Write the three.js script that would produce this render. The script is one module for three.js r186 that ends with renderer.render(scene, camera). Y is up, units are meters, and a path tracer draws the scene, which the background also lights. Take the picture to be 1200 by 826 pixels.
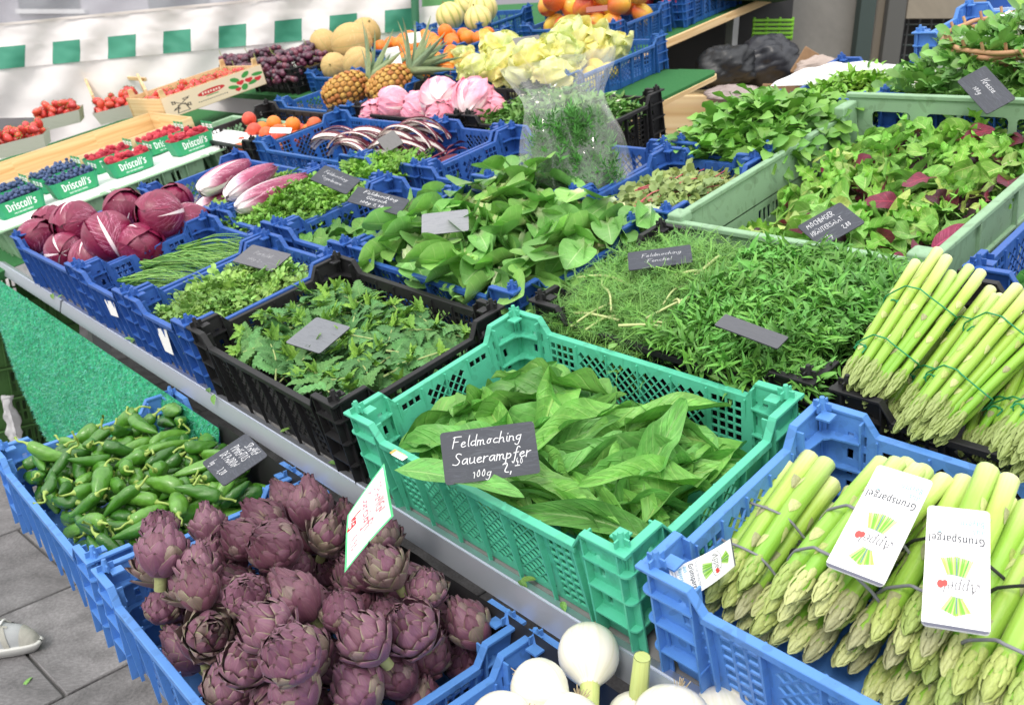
import * as THREE from 'three';
import { mergeGeometries, mergeVertices, toCreasedNormals } from 'three/addons/utils/BufferGeometryUtils.js';
import { RoundedBoxGeometry } from 'three/addons/geometries/RoundedBoxGeometry.js';
import { ImprovedNoise } from 'three/addons/math/ImprovedNoise.js';

// ---------- camera, sky, sun, exposure ----------
const scene = new THREE.Scene();
const CAM = new THREE.Vector3(1.1717, 1.62, 0.7053), FWD = new THREE.Vector3(-0.6975, -0.3239, -0.6392).normalize();
const camera = new THREE.PerspectiveCamera(43.7, 1200 / 826, 0.05, 80);
camera.position.copy(CAM); camera.lookAt(CAM.clone().add(FWD));
camera.updateMatrixWorld(); camera.focus = 1.35; camera.userData.fStop = 9;
const renderer = new THREE.WebGLRenderer({ antialias: true });
renderer.toneMapping = THREE.LinearToneMapping;
renderer.toneMappingExposure = 1.66;
renderer.shadowMap.enabled = true;
{ // bright even overcast, a little stronger overhead
  const w = 64, h = 32, d = new Float32Array(w * h * 4);
  for (let j = 0; j < h; j++) for (let i = 0; i < w; i++) {
    const el = (j + 0.5) / h * Math.PI - Math.PI / 2, s = Math.max(0, Math.sin(el)), k = 4 * (j * w + i);
    const v = 0.78 + 0.5 * s;
    d[k] = v * 1.0; d[k + 1] = v; d[k + 2] = v * 1.0; d[k + 3] = 1;
  }
  const t = new THREE.DataTexture(d, w, h, THREE.RGBAFormat, THREE.FloatType);
  t.mapping = THREE.EquirectangularReflectionMapping; t.magFilter = THREE.LinearFilter; t.minFilter = THREE.LinearFilter; t.needsUpdate = true;
  scene.background = t; scene.environment = t;
}
const sun = new THREE.DirectionalLight(0xfff6ea, 1.05);
sun.position.set(1.2, 6, 3.2); sun.target.position.set(-0.5, 1, -0.8); sun.castShadow = true; sun.shadow.radius = 26;
sun.shadow.mapSize.set(2048, 2048);
Object.assign(sun.shadow.camera, { left: -6, right: 6, top: 6, bottom: -6, near: 0.5, far: 20 });
scene.add(sun, sun.target);

// ---------- helpers ----------
let seed = 12345;
const rnd = () => { seed = (seed + 0x6D2B79F5) | 0; let t = Math.imul(seed ^ (seed >>> 15), 1 | seed); t = (t + Math.imul(t ^ (t >>> 7), 61 | t)) ^ t; return ((t ^ (t >>> 14)) >>> 0) / 4294967296; };
const R = (a, b) => a + (b - a) * rnd(), RI = (n) => Math.floor(rnd() * n), pick = (a) => a[RI(a.length)];
const clamp = (x, a, b) => Math.min(b, Math.max(a, x)), lerp = (a, b, t) => a + (b - a) * t;
const smooth = (a, b, x) => { const t = clamp((x - a) / (b - a), 0, 1); return t * t * (3 - 2 * t); };
const V = (x, y, z) => new THREE.Vector3(x, y, z);
const perlin = new ImprovedNoise(), N3 = (x, y, z = 0) => perlin.noise(x, y, z);
const fbm = (x, y, z = 0) => N3(x, y, z) + 0.5 * N3(2.1 * x + 5, 2.1 * y, 2.1 * z) + 0.25 * N3(4.3 * x, 4.3 * y + 9, 4.3 * z);
const used = {};
const numbered = (n) => { const k = used[n] = (used[n] ?? -1) + 1; return k ? `${n}_${String(k).padStart(3, '0')}` : n; };
const shadow = (o) => { o.castShadow = true; o.receiveShadow = true; return o; };
const mesh = (name, geo, mat, parent) => { const m = shadow(new THREE.Mesh(geo, mat)); m.name = name; if (parent) parent.add(m); return m; };
const put = (o, name, label, category, group, kind) => {
  o.name = numbered(name); o.userData = { label, category }; if (group) o.userData.group = group; if (kind) o.userData.kind = kind;
  scene.add(o); return o;
};
const thing = (name, label, category, group) => put(new THREE.Group(), name, label, category, group);
const struct = (name, geo, mat) => { const m = shadow(geo ? new THREE.Mesh(geo, mat) : new THREE.Group()); m.name = numbered(name); m.userData.kind = 'structure'; scene.add(m); return m; };
const copyOf = (o, name, label, category, group) => put(o.clone(), name, label, category, group);
const box = (w, h, d, x = 0, y = 0, z = 0) => new THREE.BoxGeometry(w, h, d).translate(x, y, z);
const rbox = (w, h, d, r = 0.002, x = 0, y = 0, z = 0) => new RoundedBoxGeometry(w, h, d, 1, r).translate(x, y, z);
const flat = (g) => { const q = g.index ? g.toNonIndexed() : g; for (const k of Object.keys(q.attributes)) if (!['position', 'normal', 'uv'].includes(k)) q.deleteAttribute(k); return q; };
const merge = (l) => mergeGeometries(l.map(flat), false);
const tube = (pts, r, seg = 8, rad = 6, closed = false) => new THREE.TubeGeometry(new THREE.CatmullRomCurve3(pts.map((p) => p.isVector3 ? p : V(...p)), closed), seg, r, rad, closed);
// tube whose radius changes along its length; fr(t) -> radius
function vtube(pts, fr, seg = 10, rad = 7) {
  const c = new THREE.CatmullRomCurve3(pts.map((p) => p.isVector3 ? p : V(...p))), g = new THREE.TubeGeometry(c, seg, 1, rad, false), p = g.attributes.position, n = g.attributes.normal;
  const fr0 = c.getSpacedPoints(seg);
  for (let i = 0; i <= seg; i++) { const r = fr(i / seg), o = fr0[i]; for (let j = 0; j <= rad; j++) { const k = i * (rad + 1) + j; p.setXYZ(k, o.x + n.getX(k) * r, o.y + n.getY(k) * r, o.z + n.getZ(k) * r); } }
  g.computeVertexNormals(); return g;
}
// parametric grid surface f(s,t)->[x,y,z], s,t in 0..1, uv = (t,s)
function grid(f, ns, nt) {
  const pos = [], uv = [], idx = [];
  for (let i = 0; i <= nt; i++) for (let j = 0; j <= ns; j++) { pos.push(...f(j / ns, i / nt)); uv.push(i / nt, j / ns); }
  for (let i = 0; i < nt; i++) for (let j = 0; j < ns; j++) { const a = i * (ns + 1) + j, b = a + 1, c = a + ns + 1, d = c + 1; idx.push(a, c, b, b, c, d); }
  const g = new THREE.BufferGeometry();
  g.setAttribute('position', new THREE.Float32BufferAttribute(pos, 3)); g.setAttribute('uv', new THREE.Float32BufferAttribute(uv, 2)); g.setIndex(idx); g.computeVertexNormals(); return g;
}
// closed surface of revolution-like grid: f(ang, t)
const around = (f, na, nt) => { const g = grid((s, t) => f(s * Math.PI * 2, t), na, nt), n = g.attributes.normal; for (let i = 0; i <= nt; i++) { const a = i * (na + 1), b = a + na, v = V(n.getX(a) + n.getX(b), n.getY(a) + n.getY(b), n.getZ(a) + n.getZ(b)).normalize(); n.setXYZ(a, v.x, v.y, v.z); n.setXYZ(b, v.x, v.y, v.z); } return g; };

// ---------- the sloping stall table: u along its front rail, v uphill, w square to it; w = 0 at the crate rims ----------
const TIL = 14.92 * Math.PI / 180, BASE = -0.15, O0 = V(0, 1.032, 0);
const Tv = V(0, Math.sin(TIL), -Math.cos(TIL)), Tn = V(0, Math.cos(TIL), Math.sin(TIL));
const P = (u, v, w = 0) => O0.clone().add(V(u, 0, 0)).addScaledVector(Tv, v).addScaledVector(Tn, w);
const qT = new THREE.Quaternion().setFromAxisAngle(V(1, 0, 0), TIL);
const qE = (x = 0, y = 0, z = 0, o = 'YXZ') => new THREE.Quaternion().setFromEuler(new THREE.Euler(x, y, z, o));
const setT = (o, u, v, w = BASE, yaw = 0, q) => { o.position.copy(P(u, v, w)); o.quaternion.copy(qT).multiply(q || qE(0, yaw, 0)); return o; };
const rayPx = (px, py) => V((px - 600) / 1030, (413 - py) / 1030, -1).applyQuaternion(camera.quaternion);
const hit = (px, py, p, n) => { const d = rayPx(px, py); return CAM.clone().addScaledVector(d, p.clone().sub(CAM).dot(n) / d.dot(n)); };
const hitT = (px, py, w = 0) => { const p = hit(px, py, P(0, 0, w), Tn), q = p.clone().sub(O0); return [q.x, q.dot(Tv), w]; };

// ---------- textures ----------
function canvasTex(w, h, draw, srgb = true) {
  const c = document.createElement('canvas'); c.width = w; c.height = h; draw(c.getContext('2d'), w, h);
  const t = new THREE.CanvasTexture(c); if (srgb) t.colorSpace = THREE.SRGBColorSpace; t.magFilter = THREE.LinearFilter; t.wrapS = t.wrapT = THREE.RepeatWrapping; t.anisotropy = 4; return t;
}
const rgb = (c) => `rgb(${c.map((v) => Math.round(clamp(v, 0, 255))).join(',')})`;
const tint = (c, k) => c.map((v) => v * k);
// speckle + cloudy noise map around a colour (srgb 0..255)
const ntCache = {};
function noiseTex(base, amp, size = 256, f1 = 6, f2 = 40, srgb = true, fn) {
  const key = fn ? null : [base, amp, size, f1, f2, srgb].join(); if (key && ntCache[key]) return ntCache[key];
  const d = new Uint8Array(size * size * 4);
  for (let j = 0; j < size; j++) for (let i = 0; i < size; i++) {
    const x = i / size, y = j / size, a = Math.cos(x * 6.2832), b = Math.sin(x * 6.2832), c = Math.cos(y * 6.2832), e = Math.sin(y * 6.2832);
    let n = 0.6 * N3(a * f1 / 6 + 3, b * f1 / 6 + c * f1 / 6, e * f1 / 6 + 7) + 0.4 * N3(a * f2 / 6, b * f2 / 6 + c * f2 / 6 + 2, e * f2 / 6) + 0.35 * (rnd() - 0.5);
    const k = 4 * (j * size + i); const col = fn ? fn(n, x, y) : base.map((v) => v * (1 + amp * n));
    for (let q = 0; q < 3; q++) d[k + q] = clamp(col[q], 0, 255); d[k + 3] = 255;
  }
  const t = new THREE.DataTexture(d, size, size); t.magFilter = THREE.LinearFilter; t.wrapS = t.wrapT = THREE.RepeatWrapping; if (srgb) t.colorSpace = THREE.SRGBColorSpace; t.needsUpdate = true; if (key) ntCache[key] = t; return t;
}
const rpCache = {}, rep = (t, x, y = x) => { if (x === 1 && y === 1) return t; const k = [t.uuid, x, y].join(); if (rpCache[k]) return rpCache[k]; const c = t.clone(); c.repeat.set(x, y); c.needsUpdate = true; return rpCache[k] = c; };
const bumpNoise = noiseTex([128, 128, 128], 0.9, 256, 8, 60, false);
const mat = (c, rough = 0.5, o = {}) => new THREE.MeshPhysicalMaterial({ color: Array.isArray(c) ? new THREE.Color().setRGB(...c) : c, roughness: rough, ...o });
const D2 = { side: THREE.DoubleSide };

// leaf maps: midrib + side veins drawn along u, v across
const lbCache = [];
function leafTex(base, vein, o = {}) {
  const { n = 7, rib = 0.05, dark = 0.82, edge, mot = 0.14, w = 256, h = 128, vw = 2.2, base2 } = o;
  const draw = (bump) => (g, W, H) => {
    const b = bump ? [140, 140, 140] : base, v = bump ? [60, 60, 60] : vein;
    g.fillStyle = rgb(b); g.fillRect(0, 0, W, H);
    if (!bump) for (let i = 0; i < 420; i++) { const k = 1 + R(-mot, mot); g.globalAlpha = 0.35; g.fillStyle = rgb(tint(base, k)); const r = R(3, 14); g.beginPath(); g.ellipse(R(0, W), R(0, H), r * 1.6, r, R(0, 3), 0, 7); g.fill(); }
    if (bump) for (let i = 0; i < 900; i++) { g.globalAlpha = 0.3; g.fillStyle = rgb([R(90, 200), 0, 0].map((q, k, a) => a[0])); g.beginPath(); g.arc(R(0, W), R(0, H), R(2, 7), 0, 7); g.fill(); }
    if (base2 && !bump) { // paler or redder stalk end, as pigmented
      const gr = g.createLinearGradient(0, 0, W * (o.b2 || 0.4), 0); gr.addColorStop(0, rgb(base2)); gr.addColorStop(0.55, rgb(base2)); gr.addColorStop(1, `rgba(${base2.join(',')},0)`); g.globalAlpha = 1; g.fillStyle = gr; g.fillRect(0, 0, W, H);
    }
    if (edge && !bump) { g.globalAlpha = 0.8; g.fillStyle = rgb(edge); for (let i = 0; i < 90; i++) { const x = i / 90 * W, y = R(2, 0.12 * H); g.fillRect(x, 0, W / 80, y); g.fillRect(x, H - R(2, 0.12 * H), W / 80, H); } }
    g.strokeStyle = rgb(v); g.lineCap = 'round';
    for (let i = 0; i < n; i++) for (const s of [-1, 1]) {
      const x0 = W * (0.05 + 0.85 * (i + R(0, 0.5)) / n); g.globalAlpha = bump ? 0.8 : 0.6; g.lineWidth = vw * R(0.7, 1.2);
      g.beginPath(); g.moveTo(x0, H / 2); g.quadraticCurveTo(x0 + W * 0.07, H / 2 + s * H * 0.22, x0 + W * R(0.12, 0.2), H / 2 + s * H * R(0.4, 0.48)); g.stroke();
      g.lineWidth = vw * 0.45; g.globalAlpha *= 0.7;
      for (let k = 0; k < 3; k++) { const f = 0.25 + 0.22 * k, x = x0 + W * 0.13 * f, y = H / 2 + s * H * 0.45 * f; g.beginPath(); g.moveTo(x, y); g.lineTo(x + W * R(0.03, 0.07), y + s * H * R(-0.06, 0.1)); g.stroke(); }
    }
    g.globalAlpha = 0.95; g.fillStyle = rgb(v); g.beginPath(); g.moveTo(0, H / 2 - H * rib); g.lineTo(W * 0.96, H / 2 - 1); g.lineTo(W * 0.96, H / 2 + 1); g.lineTo(0, H / 2 + H * rib); g.fill();
  };
  const bk = n > 6 ? 1 : 0; return [canvasTex(w, h, draw(false)), lbCache[bk] ||= canvasTex(w, h, draw(true), false)];
}
function leafMats(base, vein, o = {}, n = 3, var_ = 0.22) { // n tints of one leaf
  const [m, b] = leafTex(base, vein, o);
  return Array.from({ length: n }, (_, i) => { const k = 1 + var_ * (i / Math.max(1, n - 1) - 0.6), c = new THREE.Color().setRGB(k * (1 + 0.12 * (i % 2)), k, k * (1 - 0.1 * (i % 2)));
    return new THREE.MeshPhysicalMaterial({ map: m, color: c, bumpMap: b, bumpScale: o.bs ?? 0.0015, roughness: o.rough ?? 0.48, specularIntensity: 0.6, transmission: o.tr ?? 0.14, thickness: 0, side: THREE.DoubleSide }); });
}
// a leaf blade lying along +x, face up +y; prof(t) = half-width 0..1
function leafGeo({ L = 0.1, W = 0.05, prof, fold = 0.3, bend = 0.6, bend0 = 0, wave = 0.15, freq = 9, nl = 10, nw = 6, twist = 0, ph = 0, cup = 0, side = 0, jag = 0, crum = 0 }) {
  const c = []; let x = 0, y = 0, z = 0;
  for (let i = 0; i <= nl; i++) { const t = i / nl, a = bend0 - bend * t; c.push([x, y, z]); x += Math.cos(a) * L / nl; y += Math.sin(a) * L / nl; z += side * Math.sin(t * 2.4) * L / nl; }
  return grid((s, t) => {
    const i = Math.min(nl, Math.round(t * nl)), k = (s - 0.5) * 2, hw = W / 2 * prof(t), a = bend0 - bend * t, ak = Math.abs(k);
    let up = Math.sin(fold) * ak * hw + cup * ak * ak * hw + wave * hw * Math.pow(ak, 1.4) * Math.sin(freq * t + ph + (k > 0 ? 1.7 : 0));
    up += crum * W * fbm(t * L * 45 + ph, k * hw * 45, ph); let zz = k * hw * Math.cos(fold) * (1 + jag * ((i % 2) ? 1 : -1) * (ak > 0.99 ? 1 : 0.3)); const tw = twist * t;
    const u2 = up * Math.cos(tw) - zz * Math.sin(tw), z2 = zz * Math.cos(tw) + up * Math.sin(tw);
    return [c[i][0] - Math.sin(a) * u2, c[i][1] + Math.cos(a) * u2, c[i][2] + z2];
  }, nw, nl);
}
const PR = { // leaf outlines
  oblong: (t) => Math.max(0.02, Math.pow(Math.sin(Math.PI * Math.pow(clamp(t, 0.001, 0.999), 0.8)), 0.6)) * (t < 0.12 ? 0.3 + 5 * t : 1),
  oval: (t) => Math.max(0.03, Math.pow(Math.sin(Math.PI * clamp(t, 0.001, 0.995)), 0.7)),
  spoon: (t) => t < 0.4 ? 0.2 + 0.1 * Math.sin(t * 3) + 0.14 * smooth(0.3, 0.4, t) : Math.max(0.04, lerp(0.38, 1, smooth(0.4, 0.62, t)) * Math.pow(Math.max(0, 1 - Math.pow(Math.max(0, (t - 0.66) / 0.345), 2.4)), 0.55)),
  lance: (t) => Math.max(0.02, Math.sin(Math.PI * Math.pow(clamp(t, 0.001, 0.999), 0.7))),
  heart: (t) => Math.max(0.02, t < 0.12 ? 0.5 + 4 * t : Math.pow(1 - (t - 0.12) / 0.88, 0.75)),
  round: (t) => Math.max(0.05, Math.sqrt(Math.max(0, 1 - Math.pow(2 * t - 1, 2)))),
  stem: (t) => t < 0.35 ? 0.07 : Math.max(0.03, Math.pow(Math.sin(Math.PI * clamp((t - 0.35) / 0.65, 0.02, 0.995)), 0.65)),
};
// heap: things dropped into a crate settle on a height field
class Heap {
  constructor(L, W, floor, cell = 0.005) { this.L = L; this.W = W; this.c = cell; this.nx = Math.ceil(L / cell); this.nz = Math.ceil(W / cell); this.h = new Float32Array(this.nx * this.nz).fill(0);
    for (let j = 0; j < this.nz; j++) for (let i = 0; i < this.nx; i++) this.h[j * this.nx + i] = typeof floor === 'function' ? floor((i + 0.5) * cell - L / 2, (j + 0.5) * cell - W / 2) : floor; }
  each(x, z, r, f) { const c = this.c, i0 = Math.max(0, Math.floor((x - r + this.L / 2) / c)), i1 = Math.min(this.nx - 1, Math.floor((x + r + this.L / 2) / c)), j0 = Math.max(0, Math.floor((z - r + this.W / 2) / c)), j1 = Math.min(this.nz - 1, Math.floor((z + r + this.W / 2) / c));
    for (let j = j0; j <= j1; j++) for (let i = i0; i <= i1; i++) { const dx = (i + 0.5) * c - this.L / 2 - x, dz = (j + 0.5) * c - this.W / 2 - z, d = dx * dx + dz * dz; if (d < r * r) f(j * this.nx + i, d); } }
  need(x, z, r) { let m = -9; this.each(x, z, r, (k, d) => { m = Math.max(m, this.h[k] + Math.sqrt(r * r - d)); }); return m; }
  at(x, z) { const i = clamp(Math.floor((x + this.L / 2) / this.c), 0, this.nx - 1), j = clamp(Math.floor((z + this.W / 2) / this.c), 0, this.nz - 1); return this.h[j * this.nx + i]; }
  // s: [[x offset along axis, radius]...]; returns {p,q} of the axis frame
  drop(s, tries = 14, o = {}) {
    let best = null; const ext = Math.max(...s.map(([x, r]) => Math.abs(x) + r * (o.inset ?? 1)));
    for (let k = 0; k < tries; k++) {
      const yaw = o.yaw !== undefined ? o.yaw + R(-1, 1) * (o.jit ?? 0.3) : R(0, 6.283), ex = Math.max(Math.abs(Math.cos(yaw)) * ext, s[0][1]), ez = Math.max(Math.abs(Math.sin(yaw)) * ext, s[0][1]);
      const x = o.x ?? R(-this.L / 2 + ex, this.L / 2 - ex), z = o.z ?? R(-this.W / 2 + ez, this.W / 2 - ez);
      const hh = s.map(([d, r]) => this.need(x + Math.cos(yaw) * d, z - Math.sin(yaw) * d, r)), a = s[0][0], b = s[s.length - 1][0];
      let sl = s.length > 1 ? clamp((hh[s.length - 1] - hh[0]) / (b - a), -0.7, 0.7) : 0, y = -9; s.forEach(([d], i) => { y = Math.max(y, hh[i] - sl * d); });
      const score = y + (o.score ? o.score(x, z) : 0); if (!best || score < best.score) best = { score, x, y, z, yaw, pit: Math.atan(sl) };
    }
    const { x, y, z, yaw, pit } = best;
    s.forEach(([d, r]) => { const X = x + Math.cos(yaw) * d, Z = z - Math.sin(yaw) * d, Y = y + Math.tan(pit) * d; this.each(X, Z, r * 0.92, (k, q) => { this.h[k] = Math.max(this.h[k], Y + Math.sqrt(r * r - q)); }); });
    return { p: V(x, y, z), q: qE(0, yaw, 0).multiply(qE(0, 0, pit)), yaw, pit };
  }
}
// put an object at a local place inside a frame {pos, quat}
const inside = (o, fr, p, q) => { o.position.copy(p).applyQuaternion(fr.quat).add(fr.pos); o.quaternion.copy(fr.quat); if (q) o.quaternion.multiply(q); return o; };
// ---------- plastics and other common materials ----------
const grime = canvasTex(512, 512, (g, W, H) => { g.fillStyle = '#f4f4f2'; g.fillRect(0, 0, W, H); for (let i = 0; i < 120; i++) { g.globalAlpha = R(0.05, 0.17); g.fillStyle = pick(['#8a8578', '#ffffff', '#b8b2a4', '#6e6a60']); g.beginPath(); g.ellipse(R(0, W), R(0, H), R(4, 40), R(3, 18), R(0, 3), 0, 7); g.fill(); } for (let i = 0; i < 260; i++) { g.globalAlpha = R(0.05, 0.3); g.strokeStyle = pick(['#ffffff', '#ffffff', '#9a958a']); g.lineWidth = R(0.4, 1.3); const x = R(0, W), y = R(0, H), a = R(-0.4, 0.4) + (rnd() < 0.3 ? 1.5 : 0), l = R(5, 50); g.beginPath(); g.moveTo(x, y); g.lineTo(x + Math.cos(a) * l, y + Math.sin(a) * l); g.stroke(); } for (let i = 0; i < 500; i++) { g.globalAlpha = R(0.1, 0.4); g.fillStyle = pick(['#6a6456', '#8c877c', '#ffffff']); g.fillRect(R(0, W), R(0, H), R(0.7, 2.4), R(0.7, 2)); } });
const plastic = (r, g, b, rough = 0.42) => new THREE.MeshPhysicalMaterial({ color: new THREE.Color().setRGB(r, g, b), map: rep(grime, 1), roughness: rough, bumpMap: bumpNoise, bumpScale: 0.0004, specularIntensity: 0.7 });
const M = {
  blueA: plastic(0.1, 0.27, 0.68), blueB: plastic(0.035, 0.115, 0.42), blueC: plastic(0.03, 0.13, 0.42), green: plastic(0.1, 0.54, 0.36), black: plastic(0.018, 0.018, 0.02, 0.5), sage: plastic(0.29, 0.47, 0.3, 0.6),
  leafcrate: plastic(0.16, 0.38, 0.16, 0.6), lime: plastic(0.2, 0.5, 0.03), darkgreen: plastic(0.06, 0.15, 0.04, 0.6),
  paper: mat([0.85, 0.85, 0.84], 0.7, D2), alu: mat([0.6, 0.64, 0.72], 0.34, { metalness: 0.7, bumpMap: bumpNoise, bumpScale: 0.0002 }),
  black2: mat([0.02, 0.02, 0.024], 0.55),
};
const woodTex = canvasTex(512, 128, (g, W, H) => { g.fillStyle = '#e3c89a'; g.fillRect(0, 0, W, H); for (let i = 0; i < 260; i++) { g.globalAlpha = R(0.05, 0.2); g.strokeStyle = pick(['#b98f57', '#c9a26a', '#f0dcb6', '#a87c46']); g.lineWidth = R(0.6, 3); const y = R(0, H), q = R(-9, 9); g.beginPath(); g.moveTo(0, y); g.bezierCurveTo(W * 0.3, y + q, W * 0.6, y - q, W, y + R(-5, 5)); g.stroke(); } });
M.wood = mat([1, 1, 1], 0.7, { map: woodTex, bumpMap: bumpNoise, bumpScale: 0.0006 });

// ---------- crates: lattice walls, raised corners with pegs ----------
const crateCache = {};
function uvBox(g, k = 4) { // uv in metres from position and facing
  g = flat(g); const p = g.attributes.position, n = g.attributes.normal, uv = new Float32Array(p.count * 2);
  for (let i = 0; i < p.count; i++) { const a = Math.abs(n.getX(i)), b = Math.abs(n.getY(i)), c = Math.abs(n.getZ(i)); const [x, y] = b > a && b > c ? [p.getX(i), p.getZ(i)] : a > c ? [p.getZ(i), p.getY(i)] : [p.getX(i), p.getY(i)]; uv[2 * i] = x * k + 0.37; uv[2 * i + 1] = y * k + 0.11; }
  g.setAttribute('uv', new THREE.BufferAttribute(uv, 2)); return g;
}
function holesFor(sh, half, H, o, long) {
  const p = o.pitch, rows = Math.floor((H - 0.018) / p), y0 = 0.009 + (H - 0.018 - rows * p) / 2, hole = (pts) => { const q = new THREE.Path(); q.moveTo(...pts[0]); for (const a of pts.slice(1)) q.lineTo(...a); q.closePath(); sh.holes.push(q); };
  const sq = (x, y, w, h) => hole([[x - w, y - h], [x - w, y + h], [x + w, y + h], [x + w, y - h]]);
  const dz = o.style === 'lattice' ? (long ? half * 0.52 : half * 0.3) : 0, x1 = half - 0.07, cols = Math.floor((x1 - dz) / p);
  if (o.style === 'slot') { const n = Math.floor(2 * x1 / (p * 1.1)); for (let i = 0; i < n; i++) for (const [a, b] of [[0.02, H * 0.45], [H * 0.52, H - 0.018]]) if (i % 6 !== 5) sq(-x1 + (i + 0.5) * p * 1.1, (a + b) / 2, p * 0.33, (b - a) / 2); return; }
  if (o.style === 'handle') { for (const s of [-1, 0, 1]) { const w = half * 0.2, c = s * half * 0.55, y = H * 0.62; hole([[c - w, y - 0.02], [c - w - 0.012, y], [c - w, y + 0.02], [c + w, y + 0.02], [c + w + 0.012, y], [c + w, y - 0.02]]); } for (let i = 0; i < 12; i++) sq(-half * 0.8 + i * half * 0.145, H * 0.22, 0.008, H * 0.1); return; }
  for (const s of [-1, 1]) for (let c = 0; c < cols; c++) for (let r = 0; r < rows; r++) {
    const x = s * (dz + (x1 - dz - cols * p) / 2 + (c + 0.5) * p);
    if (!long && o.plate && Math.abs(Math.abs(x) - half * 0.45) < half * 0.16 && r < rows - 1) continue;
    sq(x, y0 + (r + 0.5) * p, p * 0.385, p * 0.39);
  }
  if (dz) { const d = p * 1.25, nx = Math.floor(2 * (dz - 0.004) / d), ny = Math.floor((H - 0.018) / d), e = d * 0.43, yb = 0.009 + (H - 0.018 - ny * d) / 2;
    for (let k = 0; k < 2; k++) for (let i = 0; i < nx - k; i++) for (let j = 0; j < ny - k; j++) { const x = -nx * d / 2 + (i + 0.5 + k / 2) * d, y = yb + (j + 0.5 + k / 2) * d; hole([[x - e, y], [x, y + e], [x + e, y], [x, y - e]]); } }
  for (const s of [-1, 1]) for (let r = 0; r < 4; r++) for (const q of [0.032, 0.05]) sq(s * (half - q), H * 0.42 + r * 0.026, 0.0045, 0.008); // corner windows
}
function crateParts(o) {
  const key = JSON.stringify(o); if (crateCache[key]) return crateCache[key];
  const { L, W, H, up, fl } = o, parts = [];
  const wall = (len, dist, rotY, long) => {
    const t = len / 2 - fl + 0.002, b = len / 2 - fl - 0.012, e = o.corner, prof = up > 0 ? [[t, H + up], [t - e, H + up], [t - e - 0.018, H], [-t + e + 0.018, H], [-t + e, H + up], [-t, H + up]] : [[t, H], [-t, H]];
    const sh = new THREE.Shape(); sh.moveTo(-b, 0); sh.lineTo(b, 0); for (const [x, y] of prof) sh.lineTo(x, y); sh.closePath(); holesFor(sh, b, H, o, long);
    const lean = Math.atan(0.014 / H), geos = [new THREE.ExtrudeGeometry(sh, { depth: 0.003, bevelEnabled: false }).rotateX(lean).translate(0, 0, dist - fl - 0.014)];
    const fp = new THREE.Shape(), tl = long ? len / 2 : len / 2 - fl, pr = up > 0 ? [[tl, H + up], [t - e, H + up], [t - e - 0.018, H], [-t + e + 0.018, H], [-t + e, H + up], [-tl, H + up]] : [[tl, H], [-tl, H]];
    fp.moveTo(pr[0][0], pr[0][1] - 0.0035); for (const [x, y] of pr) fp.lineTo(x, y); for (const [x, y] of [...pr].reverse().slice(0, -1)) fp.lineTo(x, y - 0.0035); fp.closePath();
    geos.push(new THREE.ExtrudeGeometry(fp, { depth: fl - 0.002, bevelEnabled: true, bevelSize: 0.0008, bevelThickness: 0.001, bevelSegments: 1 }).translate(0, 0, dist - fl + 0.001));
    if (up > 0 && !o.plain) geos.push(box(2 * (t - e) - 0.03, 0.006, 0.003, 0, H - 0.0065, dist - 0.0015)); // drip lip
    const n = o.ribs ?? Math.round(len / 0.1); for (let i = 0; i <= n; i++) { const x = lerp(-(t - e - 0.02), t - e - 0.02, i / n); geos.push(new THREE.ExtrudeGeometry((() => { const q = new THREE.Shape(); q.moveTo(0, 0); q.lineTo(0.005, 0); q.lineTo(0.004 + fl * 0.9, H - 0.005); q.lineTo(0, H - 0.005); q.closePath(); return q; })(), { depth: 0.0028, bevelEnabled: false }).rotateY(-Math.PI / 2).translate(x, 0.001, dist - fl - 0.004)); }
    const g = uvBox(merge(geos)); g.rotateY(rotY); parts.push(['side_wall', g]);
  };
  wall(L, W / 2, 0, true); wall(L, W / 2, Math.PI, true); wall(W, L / 2, Math.PI / 2, false); wall(W, L / 2, -Math.PI / 2, false);
  if (up > 0) for (const sx of [-1, 1]) for (const sz of [-1, 1]) {
    const c = o.corner + 0.012, fl = o.fl + 0.012, sh = new THREE.Shape(); sh.moveTo(-c, 0); sh.lineTo(-0.012, 0); sh.quadraticCurveTo(0, 0, 0, 0.012); sh.lineTo(0, c); sh.lineTo(-fl, c); sh.lineTo(-fl - 0.004, fl + 0.012); sh.lineTo(-fl - 0.012, fl + 0.004); sh.lineTo(-c, fl); sh.closePath();
    const gs = []; for (const y of [H * 0.3, H * 0.62, H * 0.93]) { const k = 0.004 * (1 - y / H); gs.push(new THREE.ExtrudeGeometry(sh, { depth: 0.0028, bevelEnabled: false }).rotateX(-Math.PI / 2).translate(-k, y, -k)); }
    for (const q of [0.016, c]) { gs.push(box(0.0028, H + up - 0.006, fl - 0.004, -q, (H + up - 0.006) / 2, -fl / 2)); gs.push(box(fl - 0.004, H + up - 0.006, 0.0028, -fl / 2, (H + up - 0.006) / 2, -q)); }
    gs.push(box(0.02, 0.003, 0.02, -fl - 0.006, H + up - 0.002, -fl - 0.006));
    gs.push(new THREE.CylinderGeometry(0.0035, 0.008, 0.02, 8).translate(-0.018, H + up + 0.009, -0.018), box(0.026, 0.012, 0.0025, -0.018, H + up + 0.005, -0.018), box(0.0025, 0.012, 0.026, -0.018, H + up + 0.005, -0.018));
    let g = merge(gs); if (sx * sz < 0) { g.scale(sx, 1, sz); const p = g.attributes.position, n = g.attributes.normal, m = [p.array, n.array]; for (const a of m) for (let i = 0; i < a.length; i += 9) for (let k = 0; k < 3; k++) { const q = a[i + 3 + k]; a[i + 3 + k] = a[i + 6 + k]; a[i + 6 + k] = q; } } else g.rotateY(sx < 0 ? Math.PI : 0);
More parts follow.
